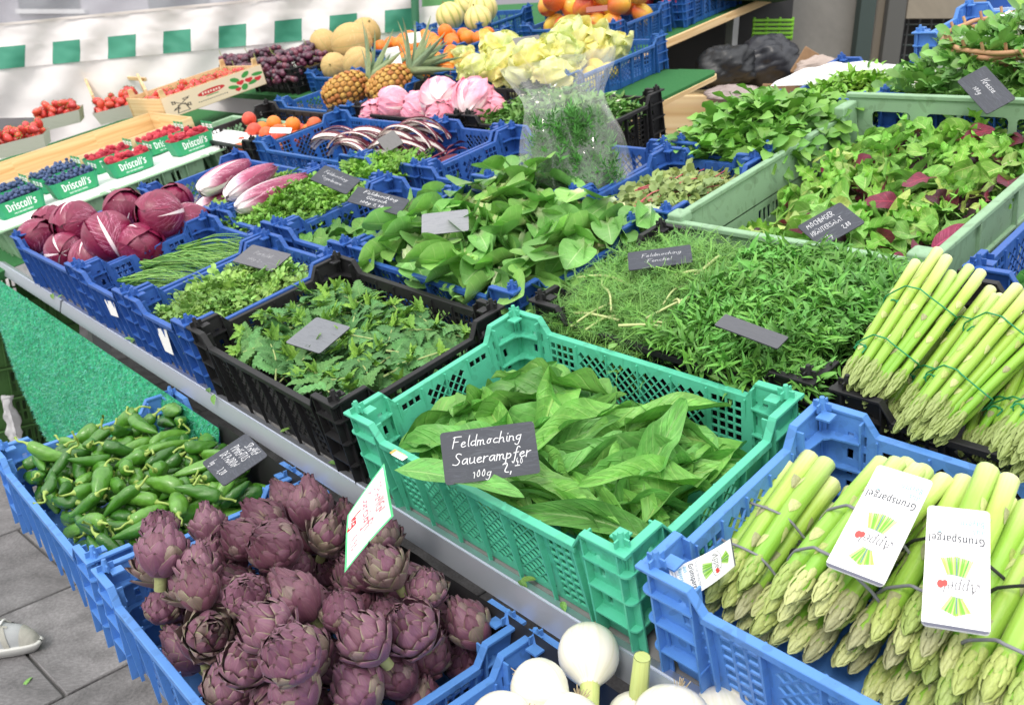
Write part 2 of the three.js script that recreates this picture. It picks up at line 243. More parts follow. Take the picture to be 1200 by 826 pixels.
    g.translate(sx * L / 2, 0, sz * W / 2); parts.push(['corner_post', uvBox(g)]);
  }
  const bs = [box(L - 2 * fl - 0.03, 0.004, W - 2 * fl - 0.03, 0, 0.003, 0)]; parts.push(['base', uvBox(merge(bs))]);
  return crateCache[key] = parts;
}
const frames = {};
// crate whose rim's front corner is at (u,v) on the table
function crate(id, label, m, u, v, L, W, o = {}) {
  const g = thing(o.name || 'produce_crate', label, 'crate', o.group || 'crates set out on the stall'), H = o.H || 0.15;
  for (const [n, geo] of crateParts({ L, W, H, up: o.up ?? 0.028, fl: o.fl ?? 0.0125, corner: o.corner ?? 0.062, pitch: o.pitch || 0.0165, style: o.style || 'lattice', plate: !!o.plate, ...(o.ribs !== undefined ? { ribs: o.ribs } : {}) })) mesh(n, geo, m, g);
  if (o.pos) { g.position.copy(o.pos); g.quaternion.copy(o.quat); } else setT(g, u + L / 2, v + W / 2, o.w ?? BASE, R(-0.012, 0.012));
  frames[id] = { pos: g.position.clone(), quat: g.quaternion.clone(), L, W, H, iL: L - 0.085, iW: W - 0.085 };
  return g;
}

// ---------- ground ----------
const slabT = noiseTex([118, 116, 118], 0.35, 512, 10, 90);
const slabM = [1, 0.9, 1.1].map((k) => mat([k, k, k], 0.85, { map: rep(slabT, 1.3), bumpMap: rep(bumpNoise, 3), bumpScale: 0.002 }));
struct('ground', new THREE.PlaneGeometry(60, 60).rotateX(-Math.PI / 2), mat([0.09, 0.088, 0.086], 0.95));
{ const pv = struct('pavement'), sl = (i) => { const g = uvBox(new RoundedBoxGeometry(0.494, 0.04, 0.494, 1, 0.004), 1); const u = g.attributes.uv; for (let k = 0; k < u.count; k++) u.setXY(k, u.getX(k) + i * 0.31, u.getY(k) + i * 0.57); return g; }, gs = [0, 1, 2, 3].map(sl);
  const yaw = 0.1; let k = 0; for (let i = -7; i < 4; i++) for (let j = -5; j < 4; j++) { const m = mesh('paving_slab', gs[(k * 7 + i * i) % 4], slabM[(k++ * 5) % 3], pv); const x = (i + 0.5) * 0.502, z = (j + (i & 1 ? 0.5 : 0)) * 0.502; m.position.set(-1.03 + x * Math.cos(yaw) + z * Math.sin(yaw), R(0, 0.003) - 0.012, 0.29 - x * Math.sin(yaw) + z * Math.cos(yaw)); m.rotation.y = yaw; } }

// ---------- the stall's tables ----------
const turfGreen = noiseTex([46, 160, 116], 0.5, 256, 20, 120);
const turfM = mat([0.8, 0.9, 0.85], 0.9, { map: rep(turfGreen, 6), bumpMap: rep(bumpNoise, 12), bumpScale: 0.004, side: THREE.DoubleSide });
function board(name, label, u0, u1, v0, v1, m, legs) {
  const t = thing(name, label, 'table', 'tables of the stall'), w0 = name === 'turf_table' ? -0.1 : BASE;
  mesh('tabletop', box(u1 - u0, 0.03, v1 - v0), m, t);
  setT(t, (u0 + u1) / 2, (v0 + v1) / 2, w0 - 0.0175);
  const inv = t.quaternion.clone().invert();
  for (const [u, v] of legs) { const top = P(u, v, w0 - 0.03), l = mesh('leg', rbox(0.05, top.y, 0.05, 0.004), M.leg, t); l.position.copy(V(top.x, top.y / 2, top.z).sub(t.position).applyQuaternion(inv)); l.quaternion.copy(inv); }
  return t;
}
M.leg = mat([0.35, 0.36, 0.37], 0.4, { metalness: 0.7 });
const front = board('display_table', 'sloping display table with an aluminium front rail and green turf skirt', -2.3, 1.5, 0.012, 1.74, mat([0.25, 0.25, 0.26], 0.6, { map: rep(grime, 3) }), [[-2.1, 0.2], [-0.4, 0.2], [1.3, 0.2], [-2.1, 1.6], [1.3, 1.6]]);
{ const inv = front.quaternion.clone().invert(), seg = (u0, u1) => { const sh = new THREE.Shape([[0, -0.03], [0.0035, -0.03], [0.0035, 0.012], [0, 0.012]].map((a) => new THREE.Vector2(...a))), g = uvBox(merge([box(u1 - u0, 0.036, 0.004, 0, -0.011, 0.004), box(u1 - u0, 0.0035, 0.016, 0, 0.0075, -0.006)])); const m = mesh('rail', g, M.alu, front); m.position.copy(P((u0 + u1) / 2, -0.002, BASE + 0.002).sub(front.position).applyQuaternion(inv)); m.rotation.x = -0.5; };
  seg(-2.4, -1.69); seg(-1.675, 1.5);
  // turf skirt hangs below the rail, its left end curling away
  const g = grid((s, t) => { const u = lerp(-2.27, -0.5, t), hem = 0.36 + 0.34 * Math.pow(clamp((-1.75 - u) / 0.5, 0, 1), 1.4), top = 0.868, y = lerp(hem, top, s); const bulge = 0.035 * Math.sin(s * Math.PI) + 0.02 * Math.sin(u * 5.5 + s) * (1 - s) + 0.014 * Math.sin(u * 16 + 2 * Math.sin(s * 3)) * (1 - s); return [u, y, 0.012 + bulge]; }, 24, 120);
  const uv = g.attributes.uv; for (let i = 0; i < uv.count; i++) uv.setXY(i, g.attributes.position.getX(i) * 0.6, g.attributes.position.getY(i) * 0.6);
  const sk = mesh('turf_skirt', g, turfM, front); sk.quaternion.copy(inv); sk.position.copy(V(0, 0, 0).sub(front.position).applyQuaternion(inv));
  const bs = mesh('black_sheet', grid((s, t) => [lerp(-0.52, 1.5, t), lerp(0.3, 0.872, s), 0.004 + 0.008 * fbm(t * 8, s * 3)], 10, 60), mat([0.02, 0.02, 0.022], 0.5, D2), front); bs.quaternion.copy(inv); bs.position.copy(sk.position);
  // short plastic blades of the turf
  const blade = new THREE.BufferGeometry(); blade.setAttribute('position', new THREE.Float32BufferAttribute([-0.0009, 0, 0, 0.0009, 0, 0, 0, -0.006, 0.007], 3)); blade.setAttribute('uv', new THREE.Float32BufferAttribute([0, 0, 1, 0, 0.5, 1], 2)); blade.computeVertexNormals();
  const im = new THREE.InstancedMesh(blade, mat([0.085, 0.44, 0.29], 0.5, D2), 26000), mm = new THREE.Matrix4(), po = g.attributes.position; im.name = 'turf_blades'; im.userData.kind = 'stuff';
  for (let i = 0; i < 26000; i++) { const t = R(0, 1), s = R(0, 1), u = lerp(-2.27, -0.5, t), hem = 0.36 + 0.34 * Math.pow(clamp((-1.75 - u) / 0.5, 0, 1), 1.4), y = lerp(hem, 0.868, s), b = 0.035 * Math.sin(s * Math.PI) + 0.02 * Math.sin(u * 5.5 + s) * (1 - s) + 0.014 * Math.sin(u * 16 + 2 * Math.sin(s * 3)) * (1 - s); mm.compose(V(u, y, 0.012 + b), qE(R(-0.9, 0.7), R(-1.2, 1.2), R(-1.5, 1.5)), V(1, 1, 1).multiplyScalar(R(0.7, 1.4))); im.setMatrixAt(i, mm); im.setColorAt(i, new THREE.Color().setRGB(R(0.6, 1.5), R(0.75, 1.25), R(0.75, 1.25))); }
  shadow(im); sk.add(im); }
const turfTop = mat([0.02, 0.14, 0.035], 0.95, { bumpMap: rep(bumpNoise, 8), bumpScale: 0.004 });
board('fruit_table', 'sloping fruit table covered in dark green turf', -4.6, -2.31, -0.1, 1.6, turfTop, [[-4.4, 0.1], [-2.4, 0.3], [-4.4, 1.6]]);
const bl = board('turf_table', 'green turf table with a pale wooden edge under the lettuce crate', -4.6, -1.15, 1.77, 2.4, turfTop, [[-1.2, 1.9], [-4.4, 2.3]]);
{ const sh = new THREE.Shape(); sh.moveTo(0, 0); sh.lineTo(0.15, 0); sh.quadraticCurveTo(0.2, 0, 0.2, 0.05); sh.lineTo(0.2, 0.57); sh.quadraticCurveTo(0.2, 0.63, 0.14, 0.63); sh.lineTo(0, 0.63); const ex = (d, e) => new THREE.ExtrudeGeometry(sh, { depth: d, bevelEnabled: true, bevelSize: e, bevelThickness: 0.001, bevelSegments: 1 }).rotateX(-Math.PI / 2); const lf = mesh('end_leaf', ex(0.024, 0.001), turfTop, bl), ed = mesh('edge_strip', uvBox(ex(0.016, 0.006), 2), M.wood, bl); lf.position.set(1.728, -0.008, 0.315); ed.position.set(1.728, -0.0125, 0.315); }
const bu = board('turf_table', 'upper green turf table with a pale wooden edge under the mango crates', -4.6, -1.58, 2.41, 3.9, turfTop, [[-1.7, 2.5], [-1.7, 3.6], [-4.4, 3.6]]);
{ const e = mesh('edge_strip', uvBox(rbox(0.014, 0.04, 1.48, 0.005), 2), M.wood, bu); e.position.set((4.6 - 1.58) / 2 + 0.008, 0.0, 0); }
board('herb_table', 'sloping herb table behind the sage green salad crate', -0.32, 1.5, 1.752, 2.7, mat([0.2, 0.2, 0.21], 0.7), [[-0.2, 2.6], [1.3, 2.6]]);

// lower shelf with its crates
const qF = new THREE.Quaternion().setFromAxisAngle(V(1, 0, 0), 4 * Math.PI / 180), rimY = 0.832, rimZ = -0.022;
const shelfPos = (u, dz) => V(u, rimY - 0.151 * Math.cos(0.07) - dz * Math.sin(0.07), rimZ + dz * Math.cos(0.07) - 0.011);
{ const t = thing('front_shelf', 'low wooden shelf in front of the turf skirt', 'shelf'); mesh('shelf_board', uvBox(rbox(2.5, 0.02, 0.345, 0.003), 2), mat([0.5, 0.26, 0.2], 0.8, { map: woodTex }), t); t.position.copy(shelfPos(0.47, 0.195)).add(V(0, -0.0125, 0)); t.quaternion.copy(qF);
  const iq = qF.clone().invert(); for (const u of [-0.75, 0.5, 1.6]) for (const d of [0.06]) { const p = shelfPos(u, d), l = mesh('leg', rbox(0.04, p.y - 0.01, 0.04, 0.003), M.leg, t); l.position.copy(V(p.x, p.y / 2 - 0.012, p.z).sub(t.position).applyQuaternion(iq)); l.quaternion.copy(iq); } }

// ---------- all crates ----------
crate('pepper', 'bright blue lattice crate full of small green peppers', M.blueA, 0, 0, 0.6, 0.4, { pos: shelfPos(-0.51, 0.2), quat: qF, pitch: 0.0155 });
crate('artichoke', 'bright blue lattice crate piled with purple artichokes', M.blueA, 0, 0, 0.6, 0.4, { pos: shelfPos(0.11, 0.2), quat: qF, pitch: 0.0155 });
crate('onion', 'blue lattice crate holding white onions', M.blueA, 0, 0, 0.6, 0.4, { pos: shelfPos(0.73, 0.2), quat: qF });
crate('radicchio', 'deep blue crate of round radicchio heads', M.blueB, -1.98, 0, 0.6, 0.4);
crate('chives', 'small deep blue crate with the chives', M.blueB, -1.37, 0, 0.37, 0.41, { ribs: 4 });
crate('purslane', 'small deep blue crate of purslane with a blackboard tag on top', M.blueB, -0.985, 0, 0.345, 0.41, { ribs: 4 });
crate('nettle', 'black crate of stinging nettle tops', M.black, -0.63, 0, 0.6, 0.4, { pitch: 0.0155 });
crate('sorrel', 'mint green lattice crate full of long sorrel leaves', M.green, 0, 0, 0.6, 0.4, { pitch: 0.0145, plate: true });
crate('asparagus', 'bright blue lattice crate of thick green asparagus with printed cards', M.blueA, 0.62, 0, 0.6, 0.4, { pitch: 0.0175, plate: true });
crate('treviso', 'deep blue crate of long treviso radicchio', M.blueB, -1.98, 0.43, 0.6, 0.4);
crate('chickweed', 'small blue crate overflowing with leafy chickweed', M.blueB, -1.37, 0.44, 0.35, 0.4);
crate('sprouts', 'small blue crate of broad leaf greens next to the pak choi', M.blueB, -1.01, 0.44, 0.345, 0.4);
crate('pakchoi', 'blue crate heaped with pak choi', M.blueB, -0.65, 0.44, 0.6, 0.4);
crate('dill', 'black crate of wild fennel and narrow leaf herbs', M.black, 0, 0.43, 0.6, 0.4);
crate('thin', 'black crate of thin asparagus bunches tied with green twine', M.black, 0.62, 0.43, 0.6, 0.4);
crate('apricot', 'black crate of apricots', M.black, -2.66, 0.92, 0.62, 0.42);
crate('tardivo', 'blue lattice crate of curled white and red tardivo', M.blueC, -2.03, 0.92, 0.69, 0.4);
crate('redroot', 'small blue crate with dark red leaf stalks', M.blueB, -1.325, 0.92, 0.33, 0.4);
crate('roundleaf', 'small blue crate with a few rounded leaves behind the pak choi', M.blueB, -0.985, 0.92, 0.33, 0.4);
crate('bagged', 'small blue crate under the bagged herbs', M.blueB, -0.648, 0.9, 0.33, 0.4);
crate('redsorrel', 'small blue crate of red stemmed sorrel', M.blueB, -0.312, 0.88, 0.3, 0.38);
{ // big smooth walled crate, its back wall higher and pierced by hand holes
  const L = 0.57, W = 0.79, H = 0.17, th = 0.011, g = thing('salad_crate', 'big sage green crate of mixed wild herb salad', 'crate', 'crates set out on the stall');
  const wall = (len, dist, rotY, h, holes, up) => { const sh = new THREE.Shape(), a = len / 2 - 0.006; sh.moveTo(-a + 0.012, 0); sh.lineTo(a - 0.012, 0); if (up) { sh.lineTo(a, h); sh.lineTo(a - 0.05, h); sh.lineTo(a - 0.075, h); sh.lineTo(-a + 0.075, h); sh.lineTo(-a, h); } else { sh.lineTo(a, h); sh.lineTo(-a, h); } sh.closePath();
    const ho = (x, y, w, hh, rr) => { const q = new THREE.Path(); q.moveTo(x - w + rr, y - hh); q.lineTo(x + w - rr, y - hh); q.quadraticCurveTo(x + w, y - hh, x + w, y - hh + rr); q.lineTo(x + w, y + hh - rr); q.quadraticCurveTo(x + w, y + hh, x + w - rr, y + hh); q.lineTo(x - w + rr, y + hh); q.quadraticCurveTo(x - w, y + hh, x - w, y + hh - rr); q.lineTo(x - w, y - hh + rr); q.quadraticCurveTo(x - w, y - hh, x - w + rr, y - hh); sh.holes.push(q); };
    if (holes) { ho(-0.165, h - 0.062, 0.032, 0.02, 0.012); ho(-0.02, h - 0.062, 0.095, 0.022, 0.014); ho(0.165, h - 0.062, 0.05, 0.022, 0.014); } else for (let k = -1; k <= 1; k++) for (let i = -3; i <= 3; i++) ho(k * len * 0.29 + i * 0.019, 0.05, 0.0065, 0.017, 0.005);
    const gs = [new THREE.ExtrudeGeometry(sh, { depth: 0.004, bevelEnabled: false }).translate(0, 0, dist - 0.014), rbox(len - (rotY % Math.PI ? 0.036 : 0), 0.012, 0.018, 0.003, 0, h - 0.001, dist - 0.009), rbox(len - 0.05, 0.007, 0.012, 0.002, 0, 0.085, dist - 0.008)];
    for (let k = -2; k <= 2; k++) gs.push(rbox(0.008, h - 0.01, 0.01, 0.002, k * len * 0.22, (h - 0.01) / 2, dist - 0.007)); mesh('side_wall', uvBox(merge(gs)).rotateY(rotY), M.sage, g); };
  wall(L, W / 2, 0, H, false); wall(L, W / 2, Math.PI, H + 0.045, true, true); wall(W, L / 2, Math.PI / 2, H, false); wall(W, L / 2, -Math.PI / 2, H, false);
  for (const sx of [-1, 1]) { mesh('corner_block', uvBox(rbox(0.03, H + 0.034, 0.07, 0.006, sx * (L / 2 - 0.019), (H + 0.034) / 2, -W / 2 + 0.052)), M.sage, g); mesh('corner_block', uvBox(rbox(0.04, 0.026, 0.04, 0.006, sx * (L / 2 - 0.024), H + 0.006, W / 2 - 0.024)), M.sage, g); }
  mesh('base', uvBox(box(L - 0.04, 0.005, W - 0.04, 0, 0.004, 0)), M.sage, g); setT(g, L / 2, 0.85 + W / 2); frames.salad = { pos: g.position.clone(), quat: g.quaternion.clone(), L, W, H, iL: L - 0.06, iW: W - 0.06 }; }
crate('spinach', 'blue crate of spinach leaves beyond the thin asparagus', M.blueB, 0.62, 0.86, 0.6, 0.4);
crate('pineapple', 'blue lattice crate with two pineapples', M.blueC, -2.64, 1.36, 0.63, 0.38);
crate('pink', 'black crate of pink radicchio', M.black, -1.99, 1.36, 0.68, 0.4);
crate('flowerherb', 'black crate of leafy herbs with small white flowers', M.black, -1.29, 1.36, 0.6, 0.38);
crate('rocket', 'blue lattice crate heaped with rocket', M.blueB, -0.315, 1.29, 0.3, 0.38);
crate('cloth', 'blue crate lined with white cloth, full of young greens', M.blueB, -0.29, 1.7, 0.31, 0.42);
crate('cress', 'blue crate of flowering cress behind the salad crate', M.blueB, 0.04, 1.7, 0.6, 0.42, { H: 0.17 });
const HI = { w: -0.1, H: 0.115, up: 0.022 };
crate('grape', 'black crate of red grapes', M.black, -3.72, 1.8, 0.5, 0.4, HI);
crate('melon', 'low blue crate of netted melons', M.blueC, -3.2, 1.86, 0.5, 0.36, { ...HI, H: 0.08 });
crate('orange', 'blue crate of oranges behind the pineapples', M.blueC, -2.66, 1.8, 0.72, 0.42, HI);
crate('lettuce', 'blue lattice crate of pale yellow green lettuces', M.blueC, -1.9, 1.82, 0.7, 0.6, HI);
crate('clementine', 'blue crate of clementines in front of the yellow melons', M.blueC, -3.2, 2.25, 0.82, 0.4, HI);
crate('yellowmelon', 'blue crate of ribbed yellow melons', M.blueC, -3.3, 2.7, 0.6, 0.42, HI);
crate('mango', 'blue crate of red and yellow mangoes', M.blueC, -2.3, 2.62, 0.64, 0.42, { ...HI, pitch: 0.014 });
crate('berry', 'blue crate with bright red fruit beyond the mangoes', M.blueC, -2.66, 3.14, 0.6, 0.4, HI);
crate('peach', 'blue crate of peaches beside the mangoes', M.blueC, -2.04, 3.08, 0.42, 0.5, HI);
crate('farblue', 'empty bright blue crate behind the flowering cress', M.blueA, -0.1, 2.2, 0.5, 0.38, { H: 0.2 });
// ---------- small green peppers ----------
{ const fr = frames.pepper, hp = new Heap(fr.iL + 0.02, fr.iW + 0.02, (x, z) => 0.078 + 0.01 * fbm(x * 9, z * 9));
  const pm = [[0.06, 0.21, 0.018], [0.09, 0.27, 0.028], [0.04, 0.155, 0.016], [0.13, 0.33, 0.04]].map((c) => mat(c, 0.3, { map: noiseTex([235, 240, 230], 0.16, 128, 6, 30), bumpMap: bumpNoise, bumpScale: 0.0012, clearcoat: 0.35, clearcoatRoughness: 0.18 })), sm = mat([0.3, 0.42, 0.09], 0.5);
  const protos = [0, 1, 2, 3, 4, 5, 6, 7].map((k) => {
    const L = R(0.066, 0.1), r = R(0.0128, 0.0172), bend = R(-0.2, 0.2), ph = R(0, 6), lob = 2 + RI(2), g = new THREE.Group();
    const body = around((a, t) => { const e = t < 0.5 ? t : t; let q = r * Math.pow(Math.sin(Math.PI * clamp(0.06 + 0.93 * Math.pow(t, 0.72), 0.001, 0.9995)), 0.55) * (1 - 0.22 * t); if (t < 0.005) q = r * 0.25; if (t > 0.995) q = 0.0004;
      q *= 1 + 0.13 * Math.sin(lob * a + ph + 2 * t) + 0.2 * N3(2.2 * Math.cos(a) + k, 2.2 * Math.sin(a), t * 6) + 0.1 * N3(5 * Math.cos(a) + k, 5 * Math.sin(a), t * 14); const x = (t - 0.5) * L + (t < 0.03 ? 0.002 : 0), c = bend * L * (t - 0.5) * (t - 0.5) * 1.6; return [x, Math.cos(a) * q + c * 0.4, Math.sin(a) * q + c]; }, 16, 14);
    mesh('fruit', body, pm[k % 4], g); const c0 = bend * L * 0.4, sl = R(0.018, 0.034);
    mesh('stem', merge([vtube([[-L / 2 + 0.003, c0 * 0.4, c0], [-L / 2 - sl * 0.3, c0 * 0.4, c0 + 0.001], [-L / 2 - sl * 0.7, R(0, 0.006), c0 + R(-0.006, 0.006)], [-L / 2 - sl, R(0.002, 0.014), c0 + R(-0.014, 0.014)]], (t) => (t < 0.12 ? 0.0062 - 0.025 * t : 0.0025 - 0.0004 * t + (t > 0.9 ? 0.001 : 0)), 9, 7)]), sm, g);
    return { g, L, r }; });
  for (let i = 0; i < 225; i++) { const k = RI(8), { g, L, r } = protos[k], o = hp.drop([[-L * 0.36, r * 0.95], [0, r * 0.9], [L * 0.36, r * 0.7]], 16, { score: (x, z) => -0.012 * smooth(-0.3, 0.3, x) });
    const c = copyOf(g, 'green_pepper', ['mid green', 'bright green', 'dark green', 'pale green'][k % 4] + ' small glossy pepper lying in the blue pepper crate', 'pepper', 'green peppers in the blue crate'); inside(c, fr, o.p, o.q.multiply(qE(R(0, 6.28), 0, 0))); }
}
// ---------- artichokes ----------
{ const fr = frames.artichoke;
  const tex = (b, ed) => canvasTex(64, 64, (g, W, H) => { g.fillStyle = rgb(b); g.fillRect(0, 0, W, H); for (let i = 0; i < 160; i++) { g.globalAlpha = 0.14; g.strokeStyle = pick([rgb(tint(b, 0.72)), rgb(tint(b, 1.3)), '#86765e', '#8d5a78', '#6a3f58']); g.lineWidth = R(0.6, 1.8); const y = R(0, H); g.beginPath(); g.moveTo(0, y); g.lineTo(W, H / 2 + (y - H / 2) * 0.7 + R(-3, 3)); g.stroke(); }
    g.strokeStyle = rgb(ed); for (let i = 0; i < 26; i++) { g.globalAlpha = 0.3; g.lineWidth = R(1, 4); const s = i % 2 ? 0 : H, q = R(0, 5); g.beginPath(); g.moveTo(W * R(0, 0.3), Math.abs(s - q)); g.lineTo(W * R(0.5, 1), Math.abs(s - q * 0.5)); g.stroke(); } g.globalAlpha = 0.8; g.fillStyle = '#4a3030'; g.fillRect(W * 0.95, 0, W, H); });
  const bm = [[[122, 78, 100], [140, 124, 110]], [[136, 94, 112], [152, 146, 118]], [[100, 60, 76], [118, 102, 90]], [[126, 112, 102], [146, 154, 112]], [[110, 70, 84], [128, 112, 92]], [[136, 126, 106], [152, 160, 114]]].map(([b, e]) => mat([0.9, 0.86, 0.9], 0.45, { map: tex(b, e), bumpMap: bumpNoise, bumpScale: 0.0008, sheen: 0.35, sheenRoughness: 0.5, sheenColor: new THREE.Color(0.7, 0.65, 0.7), side: THREE.DoubleSide }));
  const cm = mat([0.09, 0.04, 0.06], 0.7), stm = mat([0.28, 0.3, 0.13], 0.7, { bumpMap: bumpNoise, bumpScale: 0.001 });
  const protos = [0, 1, 2, 3, 4, 5, 6, 7].map((k) => {
    const H = R(0.082, 0.102), Rm = R(0.031, 0.038), g = new THREE.Group(), open = [0.0, 0.002, 0.0005, 0.005, 0.0, 0.001, 0.003, 0.0005][k];
    const prof = (y) => { const t = clamp(y / H, 0, 1); return Rm * Math.pow(Math.sin(Math.PI * clamp(0.16 + 0.8 * Math.pow(t, 0.85), 0, 1)), 0.62) * (1 - 0.86 * smooth(0.45, 1.05, t)); };
    mesh('heart', around((a, t) => [Math.cos(a) * prof(t * H) * 0.9, t * H * 0.97, Math.sin(a) * prof(t * H) * 0.9], 14, 8), cm, g);
    mesh('stalk', new THREE.CylinderGeometry(0.009, 0.0085, 0.03, 9).translate(0, -0.012, 0), stm, g);
    const rings = 8; for (let q = 0; q < rings; q++) {
      const y0 = H * (-0.03 + 0.104 * q), Lb = H * (0.47 - 0.03 * q), n = q < 5 ? 5 : 4, hw = Rm * (0.8 - 0.068 * q) * (q === 0 ? 0.8 : 1);
      const geos = [0, 1].map((vv) => { const dl = R(0.9, 1.1), cr = open * R(0.6, 1.5) * (1 - q / 10);
        return grid((s, t) => { const w = hw * (t < 0.45 ? 0.8 + 0.44 * t : Math.max(0.015, Math.pow(Math.max(0, 1 - (t - 0.45) / 0.55), 0.72))), kx = (s - 0.5) * 2, y = y0 + t * Lb * dl; let r = prof(Math.min(y, H * 0.985)) + (y > H * 0.985 ? -(y - H * 0.985) * 0.25 : 0); r = r - 0.0045 + 0.0092 * Math.pow(t, 0.8) + cr * t * t * 2 - 0.0034 * kx * kx + 0.0012 * Math.exp(-kx * kx * 14); 
          const a = (kx * w) / Math.max(r, 0.006); return [Math.sin(a) * r, y, Math.cos(a) * r]; }, 6, 7); });
      for (let i = 0; i < n; i++) { const m = mesh('bract', geos[i % 2], bm[rnd() < 0.72 ? [0, 1, 2, 3, 4, 0, 1, 4][k] : q < 3 && rnd() < 0.5 ? 5 : RI(6)], g); m.rotation.set(R(-0.04, 0.04), (i + (q % 2) * 0.5 + R(-0.07, 0.07)) / n * 6.283, R(-0.04, 0.04)); }
    }
    g.children.forEach((c) => { c.position.y -= H * 0.47; }); return { g, H, Rm }; });
  const hp = new Heap(fr.L - 0.035, fr.W - 0.035, (x, z) => 0.058);
  for (let i = 0; i < 92; i++) { const k = RI(8), { g, H, Rm } = protos[k], o = hp.drop([[0, Rm * 1.06]], 44, { score: (x, z) => 0.035 * smooth(-0.06, -0.24, x) - 0.03 * smooth(-0.1, 0.15, z) - 0.02 * smooth(0.08, 0.22, x) });
    const c = copyOf(g, 'artichoke', ['dusky purple artichoke', 'pale mauve artichoke', 'dark plum artichoke', 'grey green tinged artichoke with spreading bracts', 'brownish purple artichoke', 'dusky purple artichoke', 'pale mauve artichoke', 'brownish purple artichoke'][k] + ' lying in the heap in the blue crate', 'artichoke', 'purple artichokes heaped in the blue crate');
    inside(c, fr, o.p, qE(0, 0.85 + R(-0.9, 0.9), 0).multiply(qE(R(-0.35, 0.75), 0, R(-0.5, 0.5))).multiply(qE(0, R(0, 6.28), 0))); c.scale.setScalar(R(0.78, 1.06)); }
}
// ---------- white onions with cut green stalks ----------
{ const tex = canvasTex(128, 128, (g, W, H) => { g.fillStyle = '#f7f2e6'; g.fillRect(0, 0, W, H); for (let i = 0; i < 110; i++) { g.globalAlpha = R(0.05, 0.18); g.strokeStyle = pick(['#d2c8a4', '#e6e2c4', '#ffffff', '#c2cc94', '#cdb98c']); g.lineWidth = R(0.5, 2); const y = R(0, H); g.beginPath(); g.moveTo(0, y); g.lineTo(W, y + R(-4, 4)); g.stroke(); } });
  const om = mat([0.92, 0.92, 0.9], 0.28, { map: tex, clearcoat: 0.3, clearcoatRoughness: 0.3 }), gm = mat([0.62, 0.74, 0.3], 0.4, { map: tex }), rm = mat([0.45, 0.36, 0.22], 0.9);
  const list = [[690, 752, 0.905, 0.037, [0.5, -0.25, 0.5]], [632, 792, 0.9, 0.033, [0.9, 0.05, -0.1]], [668, 838, 0.905, 0.036, [0.2, -0.5, 0.6]], [588, 838, 0.885, 0.038, [-0.5, -0.4, 0.5]], [788, 838, 0.915, 0.044, [0.3, -0.5, 0.6]], [745, 832, 0.86, 0.034, [0.05, 1, 0]], [848, 832, 0.87, 0.04, [0.6, -0.4, 0.4]], [720, 870, 0.88, 0.04, [-0.4, -0.5, 0.5]]];
  for (const [px, py, y, r, d] of list) {
    const p = hit(px, py + 14, V(0, y, 0), V(0, 1, 0)), g = thing('white_onion', 'white onion bulb with a short cut green stalk', 'onion', 'white onions next to the artichokes'), sl = d[1] > 0.9 ? 0.05 : R(0.012, 0.028);
    mesh('bulb', around((a, t) => { const k = Math.PI * t, q = Math.max(r * Math.pow(Math.sin(clamp(k, 0.001, 3.14)), 0.8) * (1 + 0.03 * N3(2 * Math.cos(a), 2 * Math.sin(a), 2 * t)), t > 0.8 ? r * 0.32 : 0); return [Math.cos(a) * q, -r * 0.95 * Math.cos(k) + (t > 0.78 ? r * 0.22 * smooth(0.78, 1, t) : 0), Math.sin(a) * q]; }, 26, 20), om, g); g.scale.setScalar(1.04);
    mesh('stalk', merge([vtube([[0, r * 0.95, 0], [0, r * 1.3, 0], [0.001, r * 1.3 + sl, 0.002]], (t) => r * (0.33 - 0.05 * t), 6, 12), new THREE.CircleGeometry(r * 0.27, 12).rotateX(-Math.PI / 2).translate(0.001, r * 1.3 + sl, 0.002)]), gm, g);
    const rt = []; for (let i = 0; i < 14; i++) { const a = R(0, 6.28), q = R(0.001, 0.006); rt.push(tube([[Math.cos(a) * q, -r * 0.92, Math.sin(a) * q], [Math.cos(a) * q * 2, -r - R(0.002, 0.008), Math.sin(a) * q * 2.2]], 0.0006, 2, 4)); } mesh('root_tuft', merge(rt), rm, g);
    g.position.copy(p); g.quaternion.setFromUnitVectors(V(0, 1, 0), V(...d).normalize());
  } }
// ---------- asparagus ----------
const aspTex = canvasTex(256, 64, (g, W, H) => { const gr = g.createLinearGradient(0, 0, W, 0); gr.addColorStop(0, '#f3efdf'); gr.addColorStop(0.16, '#dfe4b4'); gr.addColorStop(0.4, '#acd05c'); gr.addColorStop(1, '#86b842'); g.fillStyle = gr; g.fillRect(0, 0, W, H); for (let i = 0; i < 220; i++) { g.globalAlpha = 0.12; g.strokeStyle = pick(['#86ad3c', '#d8e6a0', '#9fbf58', '#eef0cf']); g.lineWidth = R(0.4, 1.6); const y = R(0, H), x = R(0, W * 0.8); g.beginPath(); g.moveTo(x, y); g.lineTo(x + R(20, 90), y + R(-1, 1)); g.stroke(); } });
const aspM = [[0.95, 0.95, 0.85], [0.8, 0.92, 0.7], [1, 0.96, 0.9]].map((c) => mat(c, 0.36, { map: aspTex, bumpMap: bumpNoise, bumpScale: 0.0005, clearcoat: 0.25, clearcoatRoughness: 0.3 }));
const scaleM = [[0.5, 0.58, 0.19], [0.4, 0.52, 0.15], [0.62, 0.66, 0.3], [0.42, 0.42, 0.24]].map((c) => mat(c, 0.5, { map: noiseTex([230, 232, 220], 0.2, 64, 4, 20), ...D2 }));
const slimTipM = mat([0.36, 0.45, 0.16], 0.5, { map: noiseTex([230, 232, 220], 0.2, 64, 4, 20), ...D2 });
